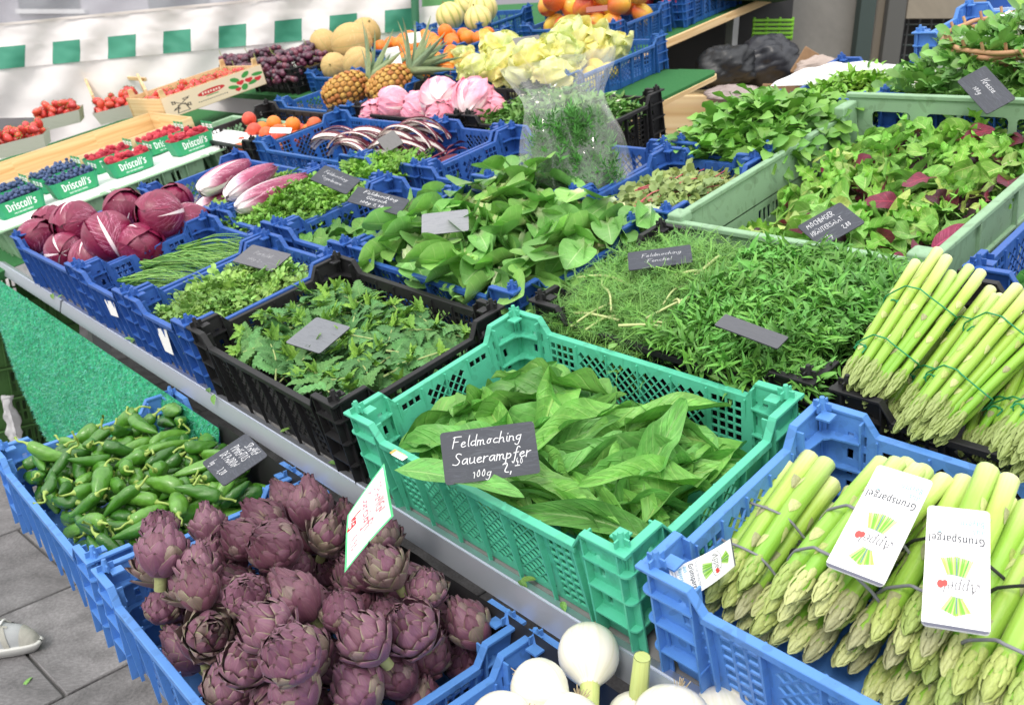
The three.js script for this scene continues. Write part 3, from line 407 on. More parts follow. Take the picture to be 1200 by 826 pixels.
function spearProto(L, r, big) { // tip at +z, butt at -z
  const g = new THREE.Group(), bx = R(-0.8, 0.8) * r, by = R(-0.5, 0.5) * r, ax = (t) => [bx * Math.sin(t * 2.6), by * Math.sin(t * 2.2)], rad = (t) => r * (1.04 - 0.16 * t) * (1 - 0.1 * smooth(0.75, 1, t));
  const zl = L * 0.86, sc = [], curve = around((a, t) => { const i = Math.round(t * 15), tt = i < 4 ? 0 : (i - 3) / 12, [x, y] = ax(tt), q = i === 0 ? 0.0002 : i === 1 ? r * 0.86 : i === 2 ? r * 0.98 : rad(tt); return [x + Math.cos(a) * q, y + Math.sin(a) * q, -L / 2 + (i === 2 ? 0.0012 : i === 3 ? 0.003 : tt * zl)]; }, 12, 15);
  mesh('stalk', curve, pick(aspM), g);
  const scale = (t, a, len, wd, lift) => grid((s, q) => { const k = (s - 0.5) * 2, w = wd * (q < 0.35 ? 1 - 0.15 * q : Math.pow(Math.max(0, 1 - (q - 0.35) / 0.65), 0.75)), tt = t + q * len / L, zz = -L / 2 + tt * zl * (tt < 1 ? 1 : 1), [x, y] = ax(Math.min(1, tt)); const rr = (tt < 1 ? rad(tt) : 0) + 0.0006 + lift * q - 0.0005 * k * k, an = a + k * w / r; return [x + Math.cos(an) * rr, y + Math.sin(an) * rr, zz]; }, 4, 4);
  for (let i = 0; i < 7; i++) sc.push(scale(0.22 + 0.1 * i + R(-0.02, 0.02), i * 2.4 + R(-0.4, 0.4), r * 2.0, r * 0.62, 0.0006));
  mesh('leaf_scales', merge(sc), pick(scaleM), g).userData.kind = 'stuff';
  // bud tip: overlapping scales over a bullet
  const tl = L * 0.14 + r * 1.6, z0 = -L / 2 + zl - r * 2.6, tp = [], rt = (t) => rad(0.93) * (1.08 + 0.1 * Math.sin(t * 3)) * Math.pow(Math.max(0.0001, 1 - Math.pow(t, 2.6)), 0.62); const [tx, ty] = ax(1);
  tp.push(around((a, t) => { const q = rt(t) * 0.9; return [tx + Math.cos(a) * q, ty + Math.sin(a) * q, z0 + t * tl]; }, 8, 6));
  const rows = big ? 5 : 5; for (let j = 0; j < rows; j++) { const n = j > 3 ? 3 : 4, t0 = 0.0 + j * 0.16, ln = 0.36; for (let i = 0; i < n; i++) { const a0 = (i + (j % 2) * 0.5 + R(-0.1, 0.1)) / n * 6.283; tp.push(grid((s, q) => { const k = (s - 0.5) * 2, w = (3.9 / n) * (1 - 0.75 * Math.pow(q, 1.6)), t = Math.min(0.998, t0 + q * ln), rr = rt(t) + 0.0001 + 0.0019 * Math.sin(q * 2.4) - 0.0016 * k * k, a = a0 + k * w * 0.5; return [tx + Math.cos(a) * rr, ty + Math.sin(a) * rr, z0 + t * tl]; }, 3, 3)); } }
  mesh('tip', merge(tp), big ? pick(scaleM) : slimTipM, g); return g;
}
const bigSpears = [0, 1, 2, 3, 4, 5].map((k) => spearProto(R(0.232, 0.265), R(0.0088, 0.0128), true)), slimSpears = [0, 1, 2, 3, 4].map((k) => spearProto(R(0.25, 0.285), R(0.0068, 0.0084), false));
const bandM = mat([0.03, 0.03, 0.035], 0.6), greyBandM = mat([0.22, 0.22, 0.25], 0.6), twineM = mat([0.02, 0.26, 0.1], 0.6);
const frameOf = (butt, tip, roll = 0) => { const z = tip.clone().sub(butt).normalize(), x = V(0, 1, 0).cross(z).normalize(), y = z.clone().cross(x); return new THREE.Quaternion().setFromRotationMatrix(new THREE.Matrix4().makeBasis(x, y, z)).multiply(qE(0, 0, roll)); };
function hull2(pts, r) { // loop round circles: support function
  const out = []; for (let i = 0; i < 40; i++) { const a = i / 40 * 6.283, c = Math.cos(a), s = Math.sin(a); let b = -9, p = null; for (const [x, y] of pts) { const d = x * c + y * s; if (d > b) { b = d; p = [x, y]; } } out.push([p[0] + c * r, p[1] + s * r]); } return out;
}
function bundle(label, butt, tip, protos, slots, r, bands, bm, o = {}) {
  const g = thing('asparagus_bunch', label, 'asparagus', o.group); g.position.copy(butt).lerp(tip, 0.5); g.quaternion.copy(frameOf(butt, tip, o.roll || 0));
  slots.forEach(([x, y], i) => { const c = pick(protos).clone(); c.name = 'spear'; c.position.set(x * r, y * r, R(-0.013, 0.013)); const fan = o.fan || 0; c.quaternion.copy(qE(-y * fan + R(-0.012, 0.012), x * fan + R(-0.012, 0.012), R(0, 6.28))); g.add(c); });
  for (const [z, w] of bands) { const f = o.fan || 0, pl = hull2(slots.map(([x, y]) => [x * r * (1 + f * z / r), y * r * (1 + f * z / r)]), r * 1.1 + 0.0028).map(([x, y], i) => V(x, y, z + 0.003 * Math.sin(i * 0.31))); const geo = tube(pl, w, 60, 5, true); if (!o.twine) geo.scale(1, 1, 1); mesh(o.twine ? 'twine' : 'rubber_band', geo, Array.isArray(bm) ? pick(bm) : bm, g);
    if (o.twine) { const a = V(slots[0][0] * r, r * 2.4, z); mesh('twine_knot', merge([tube([a, a.clone().add(V(0.006, 0.004, 0.004)), a.clone().add(V(0.004, 0.001, 0.014))], 0.0012, 6, 5), tube([a, a.clone().add(V(-0.006, 0.005, 0.002)), a.clone().add(V(-0.012, 0.0, 0.008))], 0.0012, 6, 5), new THREE.IcosahedronGeometry(0.003, 1).translate(a.x, a.y, a.z)]), bm, g); } }
  return g;
}
const hexRow = [[-3, 1], [-1, 1], [1, 1], [3, 1], [-2, -0.75], [0, -0.75], [2, -0.75], [-4, -0.75], [4, -0.75], [-1, 2.75], [1, 2.75]], small = [[-2, 0.8], [0, 1], [2, 0.8], [-1, -0.8], [1, -0.8], [-3, -0.8], [3, -0.8]];
const bunches = {};
{ const at = (px, py, w) => P(...hitT(px, py, w)), gp = 'thick asparagus bunches in the blue crate';
  bunches.a = bundle('bunch of thick asparagus banded in black beside the card leaning on the crate wall', at(945, 552, -0.03), at(838, 706, -0.065), bigSpears, small, 0.0112, [[-0.02, 0.0018], [0.05, 0.0018]], [bandM, greyBandM], { group: gp });
  bunches.b = bundle('bunch of thick asparagus under the printed card next to the leaning one', at(1083, 545, 0.022), at(925, 752, -0.035), bigSpears, hexRow, 0.0118, [[-0.015, 0.002], [0.055, 0.002]], [bandM, greyBandM], { group: gp });
  bunches.c = bundle('bunch of thick asparagus under the printed card farthest from the crate corner', at(1178, 565, 0.022), at(1050, 806, -0.04), bigSpears, hexRow, 0.0118, [[-0.01, 0.002], [0.06, 0.002]], [bandM, greyBandM], { group: gp });
  bundle('bunch of thick asparagus without a card', at(1275, 640, 0.02), at(1165, 850, -0.03), bigSpears, hexRow, 0.0118, [[-0.01, 0.002], [0.06, 0.002]], [bandM, greyBandM], { group: gp });
  for (const [a, b] of [[[1010, 575, -0.06], [900, 740, -0.095]], [[1120, 625, -0.065], [980, 800, -0.1]], [[1180, 700, -0.075], [1080, 850, -0.1]], [[960, 600, -0.085], [850, 745, -0.11]], [[1060, 600, -0.04], [905, 772, -0.075]], [[1230, 690, -0.05], [1110, 860, -0.085]]]) bundle('loose layer of asparagus showing under the banded bunches', at(...a), at(...b), bigSpears, [[-5, 0], [-3, 0.3], [-1, 0], [1, 0.3], [3, 0], [5, 0.2]], 0.0115, [[0, 0.0016]], bandM, { group: gp });
  const s14 = [[-4, 0], [-2, 0.2], [0, 0], [2, 0.3], [4, 0], [-3, 1.7], [-1, 1.9], [1, 1.8], [3, 1.9], [-2, 3.4], [0, 3.5], [2, 3.3], [-3, -1.6], [-1, -1.6], [1, -1.6], [3, -1.6], [5, 1.6], [-5, 1.6], [-1, 5.1], [1, 5.1]], gt = 'thin asparagus bunches tied with green twine';
  const o = { twine: true, fan: -0.015, group: gt };
  bundle('thin asparagus bunch with white cut ends lying on top, tied with green twine', P(0.672, 0.69, 0.1), P(0.66, 0.42, 0.012), slimSpears, s14, 0.0078, [[-0.05, 0.0011], [0.045, 0.0011]], twineM, o);
  bundle('thin asparagus bunch tied with green twine, tips towards the printed cards', P(0.8, 0.665, 0.085), P(0.755, 0.40, 0.0), slimSpears, s14, 0.0078, [[-0.06, 0.0011], [0.04, 0.0011]], twineM, o);
  bundle('thin asparagus bunch tied with green twine, resting against the crate end', P(0.93, 0.63, 0.11), P(0.88, 0.37, 0.02), slimSpears, s14, 0.0078, [[-0.05, 0.0011], [0.05, 0.0011]], twineM, o);
  bundle('thin asparagus bunch tied with green twine at the bottom of the pile', P(0.73, 0.72, 0.02), P(0.71, 0.45, -0.05), slimSpears, s14, 0.0078, [[-0.06, 0.0011], [0.04, 0.0011]], twineM, o);
  bundle('thin asparagus bunch tied with green twine, low between its neighbours', P(0.8, 0.71, 0.01), P(0.83, 0.45, -0.05), slimSpears, s14, 0.0078, [[-0.06, 0.0011], [0.04, 0.0011]], twineM, o);
  bundle('thin asparagus bunch tied with green twine wedged under the topmost one', P(0.745, 0.7, 0.045), P(0.72, 0.43, -0.025), slimSpears, s14, 0.0078, [[-0.06, 0.0011], [0.04, 0.0011]], twineM, o);
  bundle('thin asparagus bunch tied with green twine between the high ones', P(0.87, 0.69, 0.03), P(0.835, 0.42, -0.03), slimSpears, s14, 0.0078, [[-0.06, 0.0011], [0.04, 0.0011]], twineM, o);
  bundle('thin asparagus bunch tied with green twine at the far end of the crate', P(1.05, 0.71, 0.04), P(1.02, 0.45, -0.02), slimSpears, s14, 0.0078, [[-0.06, 0.0011], [0.04, 0.0011]], twineM, o);
}
// ---------- leaf scattering ----------
function scatterLeaves(fr, hp, geos, mats, n, name, label, cat, group, o = {}) {
  for (let i = 0; i < n; i++) { const k = RI(geos.length), { g, L } = geos[k], d = hp.drop([[-L * 0.38, o.r || 0.006], [0, o.r || 0.006], [L * 0.38, o.r || 0.006]], o.tries || 8, { inset: 0.6, ...o });
    const m = put(shadow(new THREE.Mesh(g, mats[k % mats.length === 0 ? RI(mats.length) : RI(mats.length)])), name, label, cat, group); inside(m, fr, d.p.add(V(0, o.lift || 0, 0)), d.q.multiply(qE(R(-1, 1) * (o.roll ?? 0.5), 0, R(-1, 1) * (o.pitch ?? 0.25)))); m.scale.setScalar(R(0.8, 1.15)); }
}
const leafSet = (n, f) => Array.from({ length: n }, (_, i) => { const p = f(i), g = leafGeo(p); g.translate(-p.L * 0.48, 0, 0); return { g, L: p.L }; });
// sorrel: long blades with pale midribs
const sorrelM = leafMats([110, 172, 86], [152, 200, 116], { n: 8, rib: 0.045, mot: 0.2, bs: 0.003, rough: 0.4, tr: 0.24 }, 4, 0.42);
{ const fr = frames.sorrel, geos = leafSet(9, (i) => ({ L: R(0.18, 0.26), W: R(0.055, 0.085), prof: PR.oblong, fold: R(0.0, 0.9), bend: R(0.2, 1.3), bend0: R(0.05, 0.55), wave: R(0.2, 0.55), freq: R(8, 18), nl: 22, nw: 10, crum: R(0.02, 0.07), twist: R(-1.3, 1.3), ph: R(0, 6), side: R(-0.3, 0.3) }));
  const hp = new Heap(fr.iL - 0.01, fr.iW - 0.01, 0.08);
  scatterLeaves(fr, hp, geos, sorrelM, 115, 'sorrel_leaf', 'long pale green sorrel leaf heaped in the mint green crate', 'sorrel leaf', 'sorrel leaves in the mint green crate', { r: 0.0075, tries: 6, inset: 0.9, roll: 0.8, pitch: 0.22, score: (x, z) => -0.015 * smooth(-0.1, 0.3, x) - 0.01 * smooth(0, 0.15, z) });
  // leaf lying across the front rim
  const m = put(shadow(new THREE.Mesh(leafGeo({ L: 0.24, W: 0.05, prof: PR.oblong, fold: 0.4, bend: 0.3, bend0: 0.15, wave: 0.15, nl: 18, nw: 8 }), sorrelM[2])), 'sorrel_leaf', 'long sorrel leaf hanging over the front rim of the mint green crate', 'sorrel leaf', 'sorrel leaves in the mint green crate'); { const a = P(...hitT(462, 551, 0.012)), b = P(...hitT(640, 590, 0.03)); m.position.copy(a); m.quaternion.setFromRotationMatrix(new THREE.Matrix4().makeBasis(b.sub(a).normalize(), Tn.clone().addScaledVector(b, -Tn.dot(b)).normalize(), b.clone().cross(Tn).normalize())); } }
// ---------- nettle tops ----------
{ const fr = frames.nettle, lm = leafMats([92, 146, 84], [130, 176, 112], { n: 6, rib: 0.03, bs: 0.0025, rough: 0.6, tr: 0.1, vw: 1.6 }, 3, 0.35), ym = leafMats([122, 172, 70], [160, 200, 110], { n: 5, rib: 0.03, bs: 0.001, rough: 0.6, tr: 0.15 }, 2, 0.2), stm = mat([0.34, 0.42, 0.16], 0.6);
  const lg = [0, 1, 2, 3, 4].map((k) => leafGeo({ L: R(0.05, 0.068), W: R(0.034, 0.045), prof: PR.heart, fold: R(0.1, 0.5), bend: R(0.3, 1.2), bend0: 0.15, wave: 0.15, nl: 16, nw: 6, jag: 0.2 })), sg = [0, 1].map(() => leafGeo({ L: 0.028, W: 0.014, prof: PR.heart, fold: 0.4, bend: 0.6, nl: 8, nw: 4, jag: 0.22 }));
  const protos = [0, 1, 2, 3, 4].map((k) => { const g = new THREE.Group(), L = R(0.09, 0.13); mesh('stem', vtube([[-L * 0.5, 0, 0], [0, R(0, 0.012), R(-0.01, 0.01)], [L * 0.5, R(0, 0.02), R(-0.01, 0.01)]], (t) => 0.0022 - 0.0009 * t, 8, 6), stm, g);
    for (let j = 0; j < 4; j++) for (const s of [-1, 1]) { const m = mesh('leaf', pick(lg), pick(lm), g); m.position.set(-L * 0.3 + j * L * 0.2, 0.004, 0); m.quaternion.copy(qE(0, s * R(0.7, 1.3) + (j % 2 ? 0.25 : 0), R(0.0, 0.5))); m.scale.setScalar(R(0.75, 1.05) * (1 - 0.08 * j)); }
    for (let j = 0; j < 9; j++) { const m = mesh('young_leaf', pick(sg), pick(ym), g); m.position.set(L * 0.44 + R(0, 0.006), 0.01, R(-0.003, 0.003)); m.quaternion.copy(qE(0, R(-1.9, 1.9), R(0.2, 1.2))); m.scale.setScalar(R(0.7, 1.3)); }
    return { g, L }; });
  const hp = new Heap(fr.iL + 0.01, fr.iW + 0.01, (x, z) => 0.075 + 0.02 * smooth(-0.25, 0.1, x));
  for (let i = 0; i < 104; i++) { const { g, L } = pick(protos), d = hp.drop([[-L * 0.4, 0.011], [0, 0.012], [L * 0.4, 0.012]], 10, { inset: 0.8 }); const c = copyOf(g, 'nettle_top', 'toothed nettle shoot lying in the black crate', 'nettle', 'nettle shoots in the black crate'); inside(c, fr, d.p, d.q.multiply(qE(R(-0.7, 0.7), 0, R(-0.1, 0.4)))); } }
// ---------- loose fine herbs: too many to count ----------
function scatterStuff(name, label, cat, frs, geo, m, n, o) {
  const im = new THREE.InstancedMesh(geo, m, n), mm = new THREE.Matrix4(), hgt = o.h, lay = o.layer ?? 0.03;
  for (let i = 0; i < n; i++) { const x = R(o.x0, o.x1), z = R(o.z0, o.z1), y = hgt(x, z) - lay * Math.pow(rnd(), 1.3); const yaw = o.yaw !== undefined ? o.yaw + R(-1, 1) * (o.jit ?? 1) : R(0, 6.283); mm.compose(V(x, y, z), qE(0, yaw, 0).multiply(qE(R(-0.6, 0.6), 0, R(o.p0 ?? -0.3, o.p1 ?? 0.5))), V(1, 1, 1).multiplyScalar(R(0.75, 1.25))); im.setMatrixAt(i, mm); const k = R(0.65, 1.3), q = R(0.9, 1.12); im.setColorAt(i, new THREE.Color().setRGB(k * q, k, k * (2 - q) * 0.95)); }
  shadow(im); put(im, name, label, cat, o.group, 'stuff'); im.position.copy(frs.pos); im.quaternion.copy(frs.quat); return im;
}
const ribbon = (a, b, c, w) => grid((s, t) => { const p = a.clone().multiplyScalar((1 - t) * (1 - t)).addScaledVector(b, 2 * t * (1 - t)).addScaledVector(c, t * t), d = c.clone().sub(a), sd = V(-d.z, 0, d.x).normalize().multiplyScalar(w * (1 - 0.75 * t) * (s - 0.5)); return [p.x + sd.x, p.y + sd.y, p.z + sd.z]; }, 1, 3);
{ const fr = frames.dill, gs = [], L = 0.09; gs.push(tube([[-L / 2, 0, 0], [0, 0.006, 0.004], [L / 2, 0.012, -0.003]], 0.0013, 5, 4));
  for (let i = 0; i < 13; i++) { const x = -L * 0.4 + i * L * 0.075, a = V(x, 0.005, 0), th = R(-1.5, 1.5) + (i % 2 ? 1.57 : -1.57), l1 = R(0.012, 0.028), b = a.clone().add(V(Math.cos(th) * l1 + 0.008, R(-0.004, 0.012), Math.sin(th) * l1)); gs.push(ribbon(a, a.clone().lerp(b, 0.5).add(V(0, 0.004, 0)), b, 0.0011)); for (let j = 0; j < 5; j++) { const p = a.clone().lerp(b, 0.3 + 0.16 * j), t2 = th + R(-1.2, 1.2), l2 = R(0.01, 0.022), c = p.clone().add(V(Math.cos(t2) * l2 + 0.004, R(-0.006, 0.012), Math.sin(t2) * l2)); gs.push(ribbon(p, p.clone().lerp(c, 0.5).add(V(0, 0.003, 0)), c, 0.0009)); } }
  const mound = (x, z) => 0.135 + 0.05 * Math.cos(x * 4) * Math.cos(z * 6) + 0.012 * fbm(x * 14, z * 14);
  scatterStuff('wild_fennel', 'tangle of feathery wild fennel in the black crate', 'herb', fr, merge(gs), mat([0.15, 0.36, 0.07], 0.55, D2), 760, { x0: -0.28, x1: -0.01, z0: -0.17, z1: 0.2, h: mound, layer: 0.06 });
  const st = []; for (let i = 0; i < 16; i++) { const x = R(-0.24, 0), z = R(-0.1, 0.17), y = mound(x, z) + 0.006, a = R(0, 6.28), l = R(0.03, 0.07); st.push(tube([[x - Math.cos(a) * l, y - 0.006, z - Math.sin(a) * l], [x, y + R(0.002, 0.012), z + R(-0.01, 0.01)], [x + Math.cos(a) * l, y + R(-0.01, 0.012), z + Math.sin(a) * l]], R(0.0016, 0.003), 8, 6)); }
  inside(put(shadow(new THREE.Mesh(merge(st), mat([0.5, 0.56, 0.24], 0.5))), 'fennel_stalks', 'pale stalks lying among the feathery wild fennel', 'herb', undefined, 'stuff'), fr, V(0, 0, 0));
  const g2 = [], L2 = 0.08; g2.push(tube([[-L2 / 2, 0, 0], [0, 0.008, 0], [L2 / 2, 0.014, 0.003]], 0.0012, 4, 4)); for (let i = 0; i < 26; i++) { const lg = leafGeo({ L: R(0.022, 0.036), W: R(0.005, 0.0075), prof: PR.lance, fold: 0.35, bend: R(0.2, 1.9), bend0: 0.5, wave: 0, nl: 4, nw: 2 }); lg.applyQuaternion(qE(R(-0.5, 0.5), R(-1, 1) + (i % 2 ? 1.3 : -1.3), R(-0.2, 0.8))); lg.translate(-L2 * 0.45 + i * L2 * 0.036, 0.004 + 0.0004 * i, 0); g2.push(lg); }
  scatterStuff('narrow_leaf_herb', 'bushy heap of narrow leaved green herb beside the wild fennel', 'herb', fr, merge(g2), mat([0.12, 0.33, 0.06], 0.45, { ...D2, specularIntensity: 0.7 }), 700, { x0: 0.0, x1: 0.275, z0: -0.18, z1: 0.19, h: (x, z) => mound(x - 0.1, z * 0.9) + 0.01 + 0.012 * fbm(x * 22, z * 22), layer: 0.06, p0: -0.6, p1: 0.25 }); }
// ---------- radicchio: heads wrapped in veined leaves ----------
function veinTex(base, rib, o = {}) {
  return canvasTex(256, 256, (g, W, H) => { g.fillStyle = rgb(base); g.fillRect(0, 0, W, H);
    for (let i = 0; i < 500; i++) { g.globalAlpha = 0.22; g.fillStyle = rgb(tint(base, R(0.6, 1.35))); g.beginPath(); g.ellipse(R(0, W), R(0, H), R(3, 16), R(2, 6), R(-0.6, 0.6), 0, 7); g.fill(); }
    if (o.pale) { const gr = g.createLinearGradient(0, 0, W * o.pale, 0); gr.addColorStop(0, rgb(rib)); gr.addColorStop(0.4, rgb(rib)); gr.addColorStop(1, `rgba(${rib.join(',')},0)`); g.globalAlpha = 1; g.fillStyle = gr; g.fillRect(0, 0, W, H); }
    g.strokeStyle = rgb(rib); g.lineCap = 'round';
    const br = (x, y, a, l, w, d) => { const x2 = x + Math.cos(a) * l, y2 = y + Math.sin(a) * l; g.globalAlpha = 0.48; g.lineWidth = w * 0.75; g.beginPath(); g.moveTo(x, y); g.quadraticCurveTo(x + Math.cos(a) * l * 0.5, y + Math.sin(a) * l * 0.5 + R(-4, 4), x2, y2); g.stroke(); if (d > 0) for (let k = 0; k < 3; k++) br(lerp(x, x2, 0.35 + 0.25 * k), lerp(y, y2, 0.35 + 0.25 * k), a + (k % 2 ? 1 : -1) * R(0.3, 0.7), l * R(0.35, 0.55), w * 0.5, d - 1); };
    for (let i = 0; i < 9; i++) for (const s of [-1, 1]) br(W * (0.05 + 0.075 * i), H / 2, s * R(0.55, 0.9), H * R(0.3, 0.44), (o.vw || 3.4) * (1 - 0.07 * i), 2);
    g.globalAlpha = 1; g.fillStyle = rgb(rib); const b = o.rib || 0.1; g.beginPath(); g.moveTo(0, H * (0.5 - b)); g.quadraticCurveTo(W * 0.3, H * (0.5 - b * 0.5), W * 0.82, H / 2 - 1); g.lineTo(W * 0.82, H / 2 + 1); g.quadraticCurveTo(W * 0.3, H * (0.5 + b * 0.5), 0, H * (0.5 + b)); g.fill(); });
}
function headProto(r, e, mats, n, o = {}) { // axis +y, root at the bottom; ruff: edge ruffle
  const g = new THREE.Group(), taper = o.taper || 0;
  mesh('core', around((a, t) => { const p = Math.PI * (1 - t), q = r * 0.95 * Math.sin(clamp(p, 0.001, 3.14)) * (1 - taper * t); return [Math.cos(a) * q, -Math.cos(p) * -1 * 0 + Math.cos(p) * r * e * 0.95, Math.sin(a) * q]; }, 18, 12), pick(mats), g);
  for (let i = 0; i < n; i++) { const th0 = i * 2.399 + R(-0.2, 0.2), top = R(0.15, 0.6), wd = R(1.0, 1.35), ph = R(0, 6);
    const geo = grid((s, t) => { const k = (s - 0.5) * 2, p = lerp(3.05, top + 0.45 * k * k, t), edge = Math.pow(Math.abs(k), 3), te = Math.pow(t, 5), w = wd * (0.65 + 0.35 * Math.sin(t * 2.6)), th = th0 + k * w; let q = r * (1.0 + 0.016 * (n - i) + 0.03 * edge + 0.05 * te) * (1 + 0.02 * N3(k * 3 + i, t * 4, ph)) + (o.ruff || 0) * r * (edge + te) * Math.sin(k * 11 + t * 14 + ph); const sp = Math.sin(p) * (1 - taper * t * 0.9); return [Math.cos(th) * q * sp, Math.cos(p) * q * e, Math.sin(th) * q * sp]; }, 14, 14);
    mesh('leaf', geo, mats[i % mats.length], g); }
  return g;
}
const leafHeadM = (t, rough = 0.4) => [1, 0.85, 1.12].map((k) => mat([k, k, k], rough, { map: t, bumpMap: bumpNoise, bumpScale: 0.001, side: THREE.DoubleSide, clearcoat: 0.15, clearcoatRoughness: 0.3 }));
const radM = leafHeadM(veinTex([122, 22, 62], [240, 222, 224], { rib: 0.07 })), trevM = leafHeadM(veinTex([150, 56, 92], [246, 236, 236], { rib: 0.16, pale: 0.45, vw: 5 })), pinkM = leafHeadM(veinTex([238, 150, 172], [252, 226, 226], { rib: 0.12, pale: 0.4 }), 0.5);
{ const fr = frames.radicchio, pr = [0, 1, 2, 3].map((k) => headProto(R(0.062, 0.07), R(0.92, 1.05), radM, 7)), lab = ['with a broad white rib facing up', 'with fine white veins', 'lying on its side', 'with a torn outer leaf'];
  [[44, 279, -0.01, 1], [88, 262, 0.03, 1.12], [76, 295, -0.02, 1], [108, 303, -0.03, 1], [128, 278, 0.035, 1.15], [146, 246, 0.02, 1.05], [186, 252, 0.06, 1.2], [166, 288, 0.0, 1.02], [222, 262, 0.0, 1], [60, 262, -0.04, 1], [205, 235, -0.02, 1]].forEach(([px, py, w, s], i) => { const c = copyOf(pr[i % 4], 'radicchio', 'round purple radicchio head with white veins in the deep blue crate', 'radicchio', 'round radicchio heads in the deep blue crate'); setT(c, ...hitT(px, py, w), 0, qE(R(0.6, 2.4), R(0, 6.28), R(-0.5, 0.5))); c.scale.setScalar(s * 0.87); });
  const tp = [0, 1].map(() => headProto(0.046, 2.5, trevM, 7, { taper: 0.45, ruff: 0.03 })), lay = (pro, a, b, wa, wb, nm, lb, gp, s = 1) => { const A = P(...hitT(...a, wa)), B = P(...hitT(...b, wb)), c = copyOf(pro, nm, lb, 'radicchio', gp); c.position.copy(A).lerp(B, 0.5); c.quaternion.setFromUnitVectors(V(0, 1, 0), B.clone().sub(A).normalize()).multiply(qE(0, R(0, 6.28), 0)); c.scale.setScalar(s); };
  for (const [a, b, w] of [[[214, 236], [308, 180], 0.04], [[246, 244], [338, 184], 0.045], [[290, 238], [352, 212], 0.03], [[228, 250], [300, 215], -0.03], [[305, 250], [375, 215], -0.01]]) lay(pick(tp), a, b, w, w + 0.01, 'treviso_radicchio', 'long treviso radicchio with a white root end', 'treviso radicchio in the blue crate');
  const pp = [0, 1, 2].map(() => headProto(0.066, 0.95, pinkM, 7, { ruff: 0.05 })); for (const [px, py, w, s] of [[462, 122, 0.02, 1], [492, 130, 0.0, 1.05], [516, 115, 0.05, 1.1], [556, 118, 0.045, 1.15], [520, 138, -0.01, 1], [572, 132, 0.0, 1], [440, 135, -0.02, 0.9]]) { const c = copyOf(pick(pp), 'pink_radicchio', 'pale pink radicchio head in the black crate', 'radicchio', 'pink radicchio heads in the black crate'); setT(c, ...hitT(px, py, w), 0, qE(R(0.5, 2), R(0, 6.28), 0)); c.scale.setScalar(s); } }
// tardivo: bunches of curled white ribs edged dark red
{ const t = canvasTex(256, 64, (g, W, H) => { g.fillStyle = '#f6f0e8'; g.fillRect(0, 0, W, H); g.fillStyle = '#6e2238'; for (let i = 0; i < 128; i++) { const x = i * 2, e = H * (0.06 + 0.24 * Math.pow(i / 128, 0.7)) + R(-3, 3); g.globalAlpha = 0.92; g.fillRect(x, 0, 3, e); g.fillRect(x, H - e, 3, e); } }), m = mat([0.92, 0.9, 0.9], 0.4, { map: t, ...D2 });
  const geos = [0, 1, 2, 3].map((k) => leafGeo({ L: R(0.2, 0.25), W: R(0.026, 0.036), prof: (q) => 0.75 + 0.25 * Math.sin(q * 3), fold: 0.6, bend: R(1.5, 2.4), bend0: R(0.5, 0.9), wave: 0.05, nl: 14, nw: 5, side: R(-0.2, 0.2) }));
  for (const [px, py, w, yaw] of [[400, 170, 0.01, 0.5], [420, 176, 0.0, 0.4], [440, 168, 0.0, 0.5], [480, 166, 0.0, 0.45], [497, 160, 0.0, 0.6], [465, 180, -0.01, 0.4]]) { const g = thing('tardivo', 'curled tardivo head with white ribs and dark red edges', 'radicchio', 'tardivo heads in the blue lattice crate'); for (let i = 0; i < 9; i++) { const q = mesh('leaf', pick(geos), m, g); q.position.set(-0.11, R(-0.01, 0.02), R(-0.025, 0.025)); q.quaternion.copy(qE(R(-0.8, 0.8), R(-0.18, 0.18), R(-0.1, 0.1))); } setT(g, ...hitT(px, py, w), yaw); } }
// ---------- chives ----------
{ const fr = frames.chives, cm = [[0.16, 0.36, 0.07], [0.22, 0.42, 0.09], [0.1, 0.27, 0.05]].map((c) => mat(c, 0.45, D2));
  for (const [z0, y0, n] of [[0.08, 0.1, 44], [0.0, 0.115, 44], [-0.07, 0.1, 40], [-0.12, 0.11, 30]]) { const g = thing('chive_bunch', 'bunch of long green chives lying in the small blue crate', 'chives', 'chive bunches'); for (let k = 0; k < 3; k++) { const l = []; for (let i = 0; i < n / 3; i++) { const a = V(-0.15 + R(-0.012, 0.02), y0 + R(-0.015, 0.02), z0 + R(-0.012, 0.012)), b = V(R(-0.02, 0.05), y0 + R(0, 0.045), z0 + R(-0.03, 0.03) - 0.02), c = V(R(0.1, 0.17), y0 + R(-0.02, 0.03), z0 + R(-0.05, 0.05) - 0.05); l.push(vtube([a, b, c], (t) => 0.0021 * (1 - 0.6 * t), 8, 4)); } mesh('blades', merge(l), cm[k], g).userData.kind = 'stuff'; } inside(g, fr, V(0, 0, 0), qE(0, 0.25, 0)); } }
// ---------- small leafy herbs ----------
function sprig(L, n, lw, ll, prof, o = {}) { const gs = []; gs.push(tube([[-L / 2, 0, 0], [0, L * 0.08, R(-0.1, 0.1) * L], [L / 2, L * R(0.1, 0.3), 0]], o.sr || 0.001, 5, 4)); for (let i = 0; i < n; i++) { const t = (i + 0.5) / n, lg = leafGeo({ L: ll * R(0.8, 1.2), W: lw * R(0.8, 1.2), prof, fold: R(0.1, 0.5), bend: R(0, 1), bend0: 0.2, wave: o.wave ?? 0.1, nl: o.nl || 5, nw: o.nw || 3 }); lg.applyQuaternion(qE(R(-0.5, 0.5), R(-0.6, 0.6) + (i % 2 ? 1.2 : -1.2) * (t > 0.85 ? 0.3 : 1), R(-0.1, 0.9))); lg.translate(-L * 0.45 + t * L * 0.95, L * 0.05 * t + 0.002, 0); gs.push(lg); } return merge(gs); }
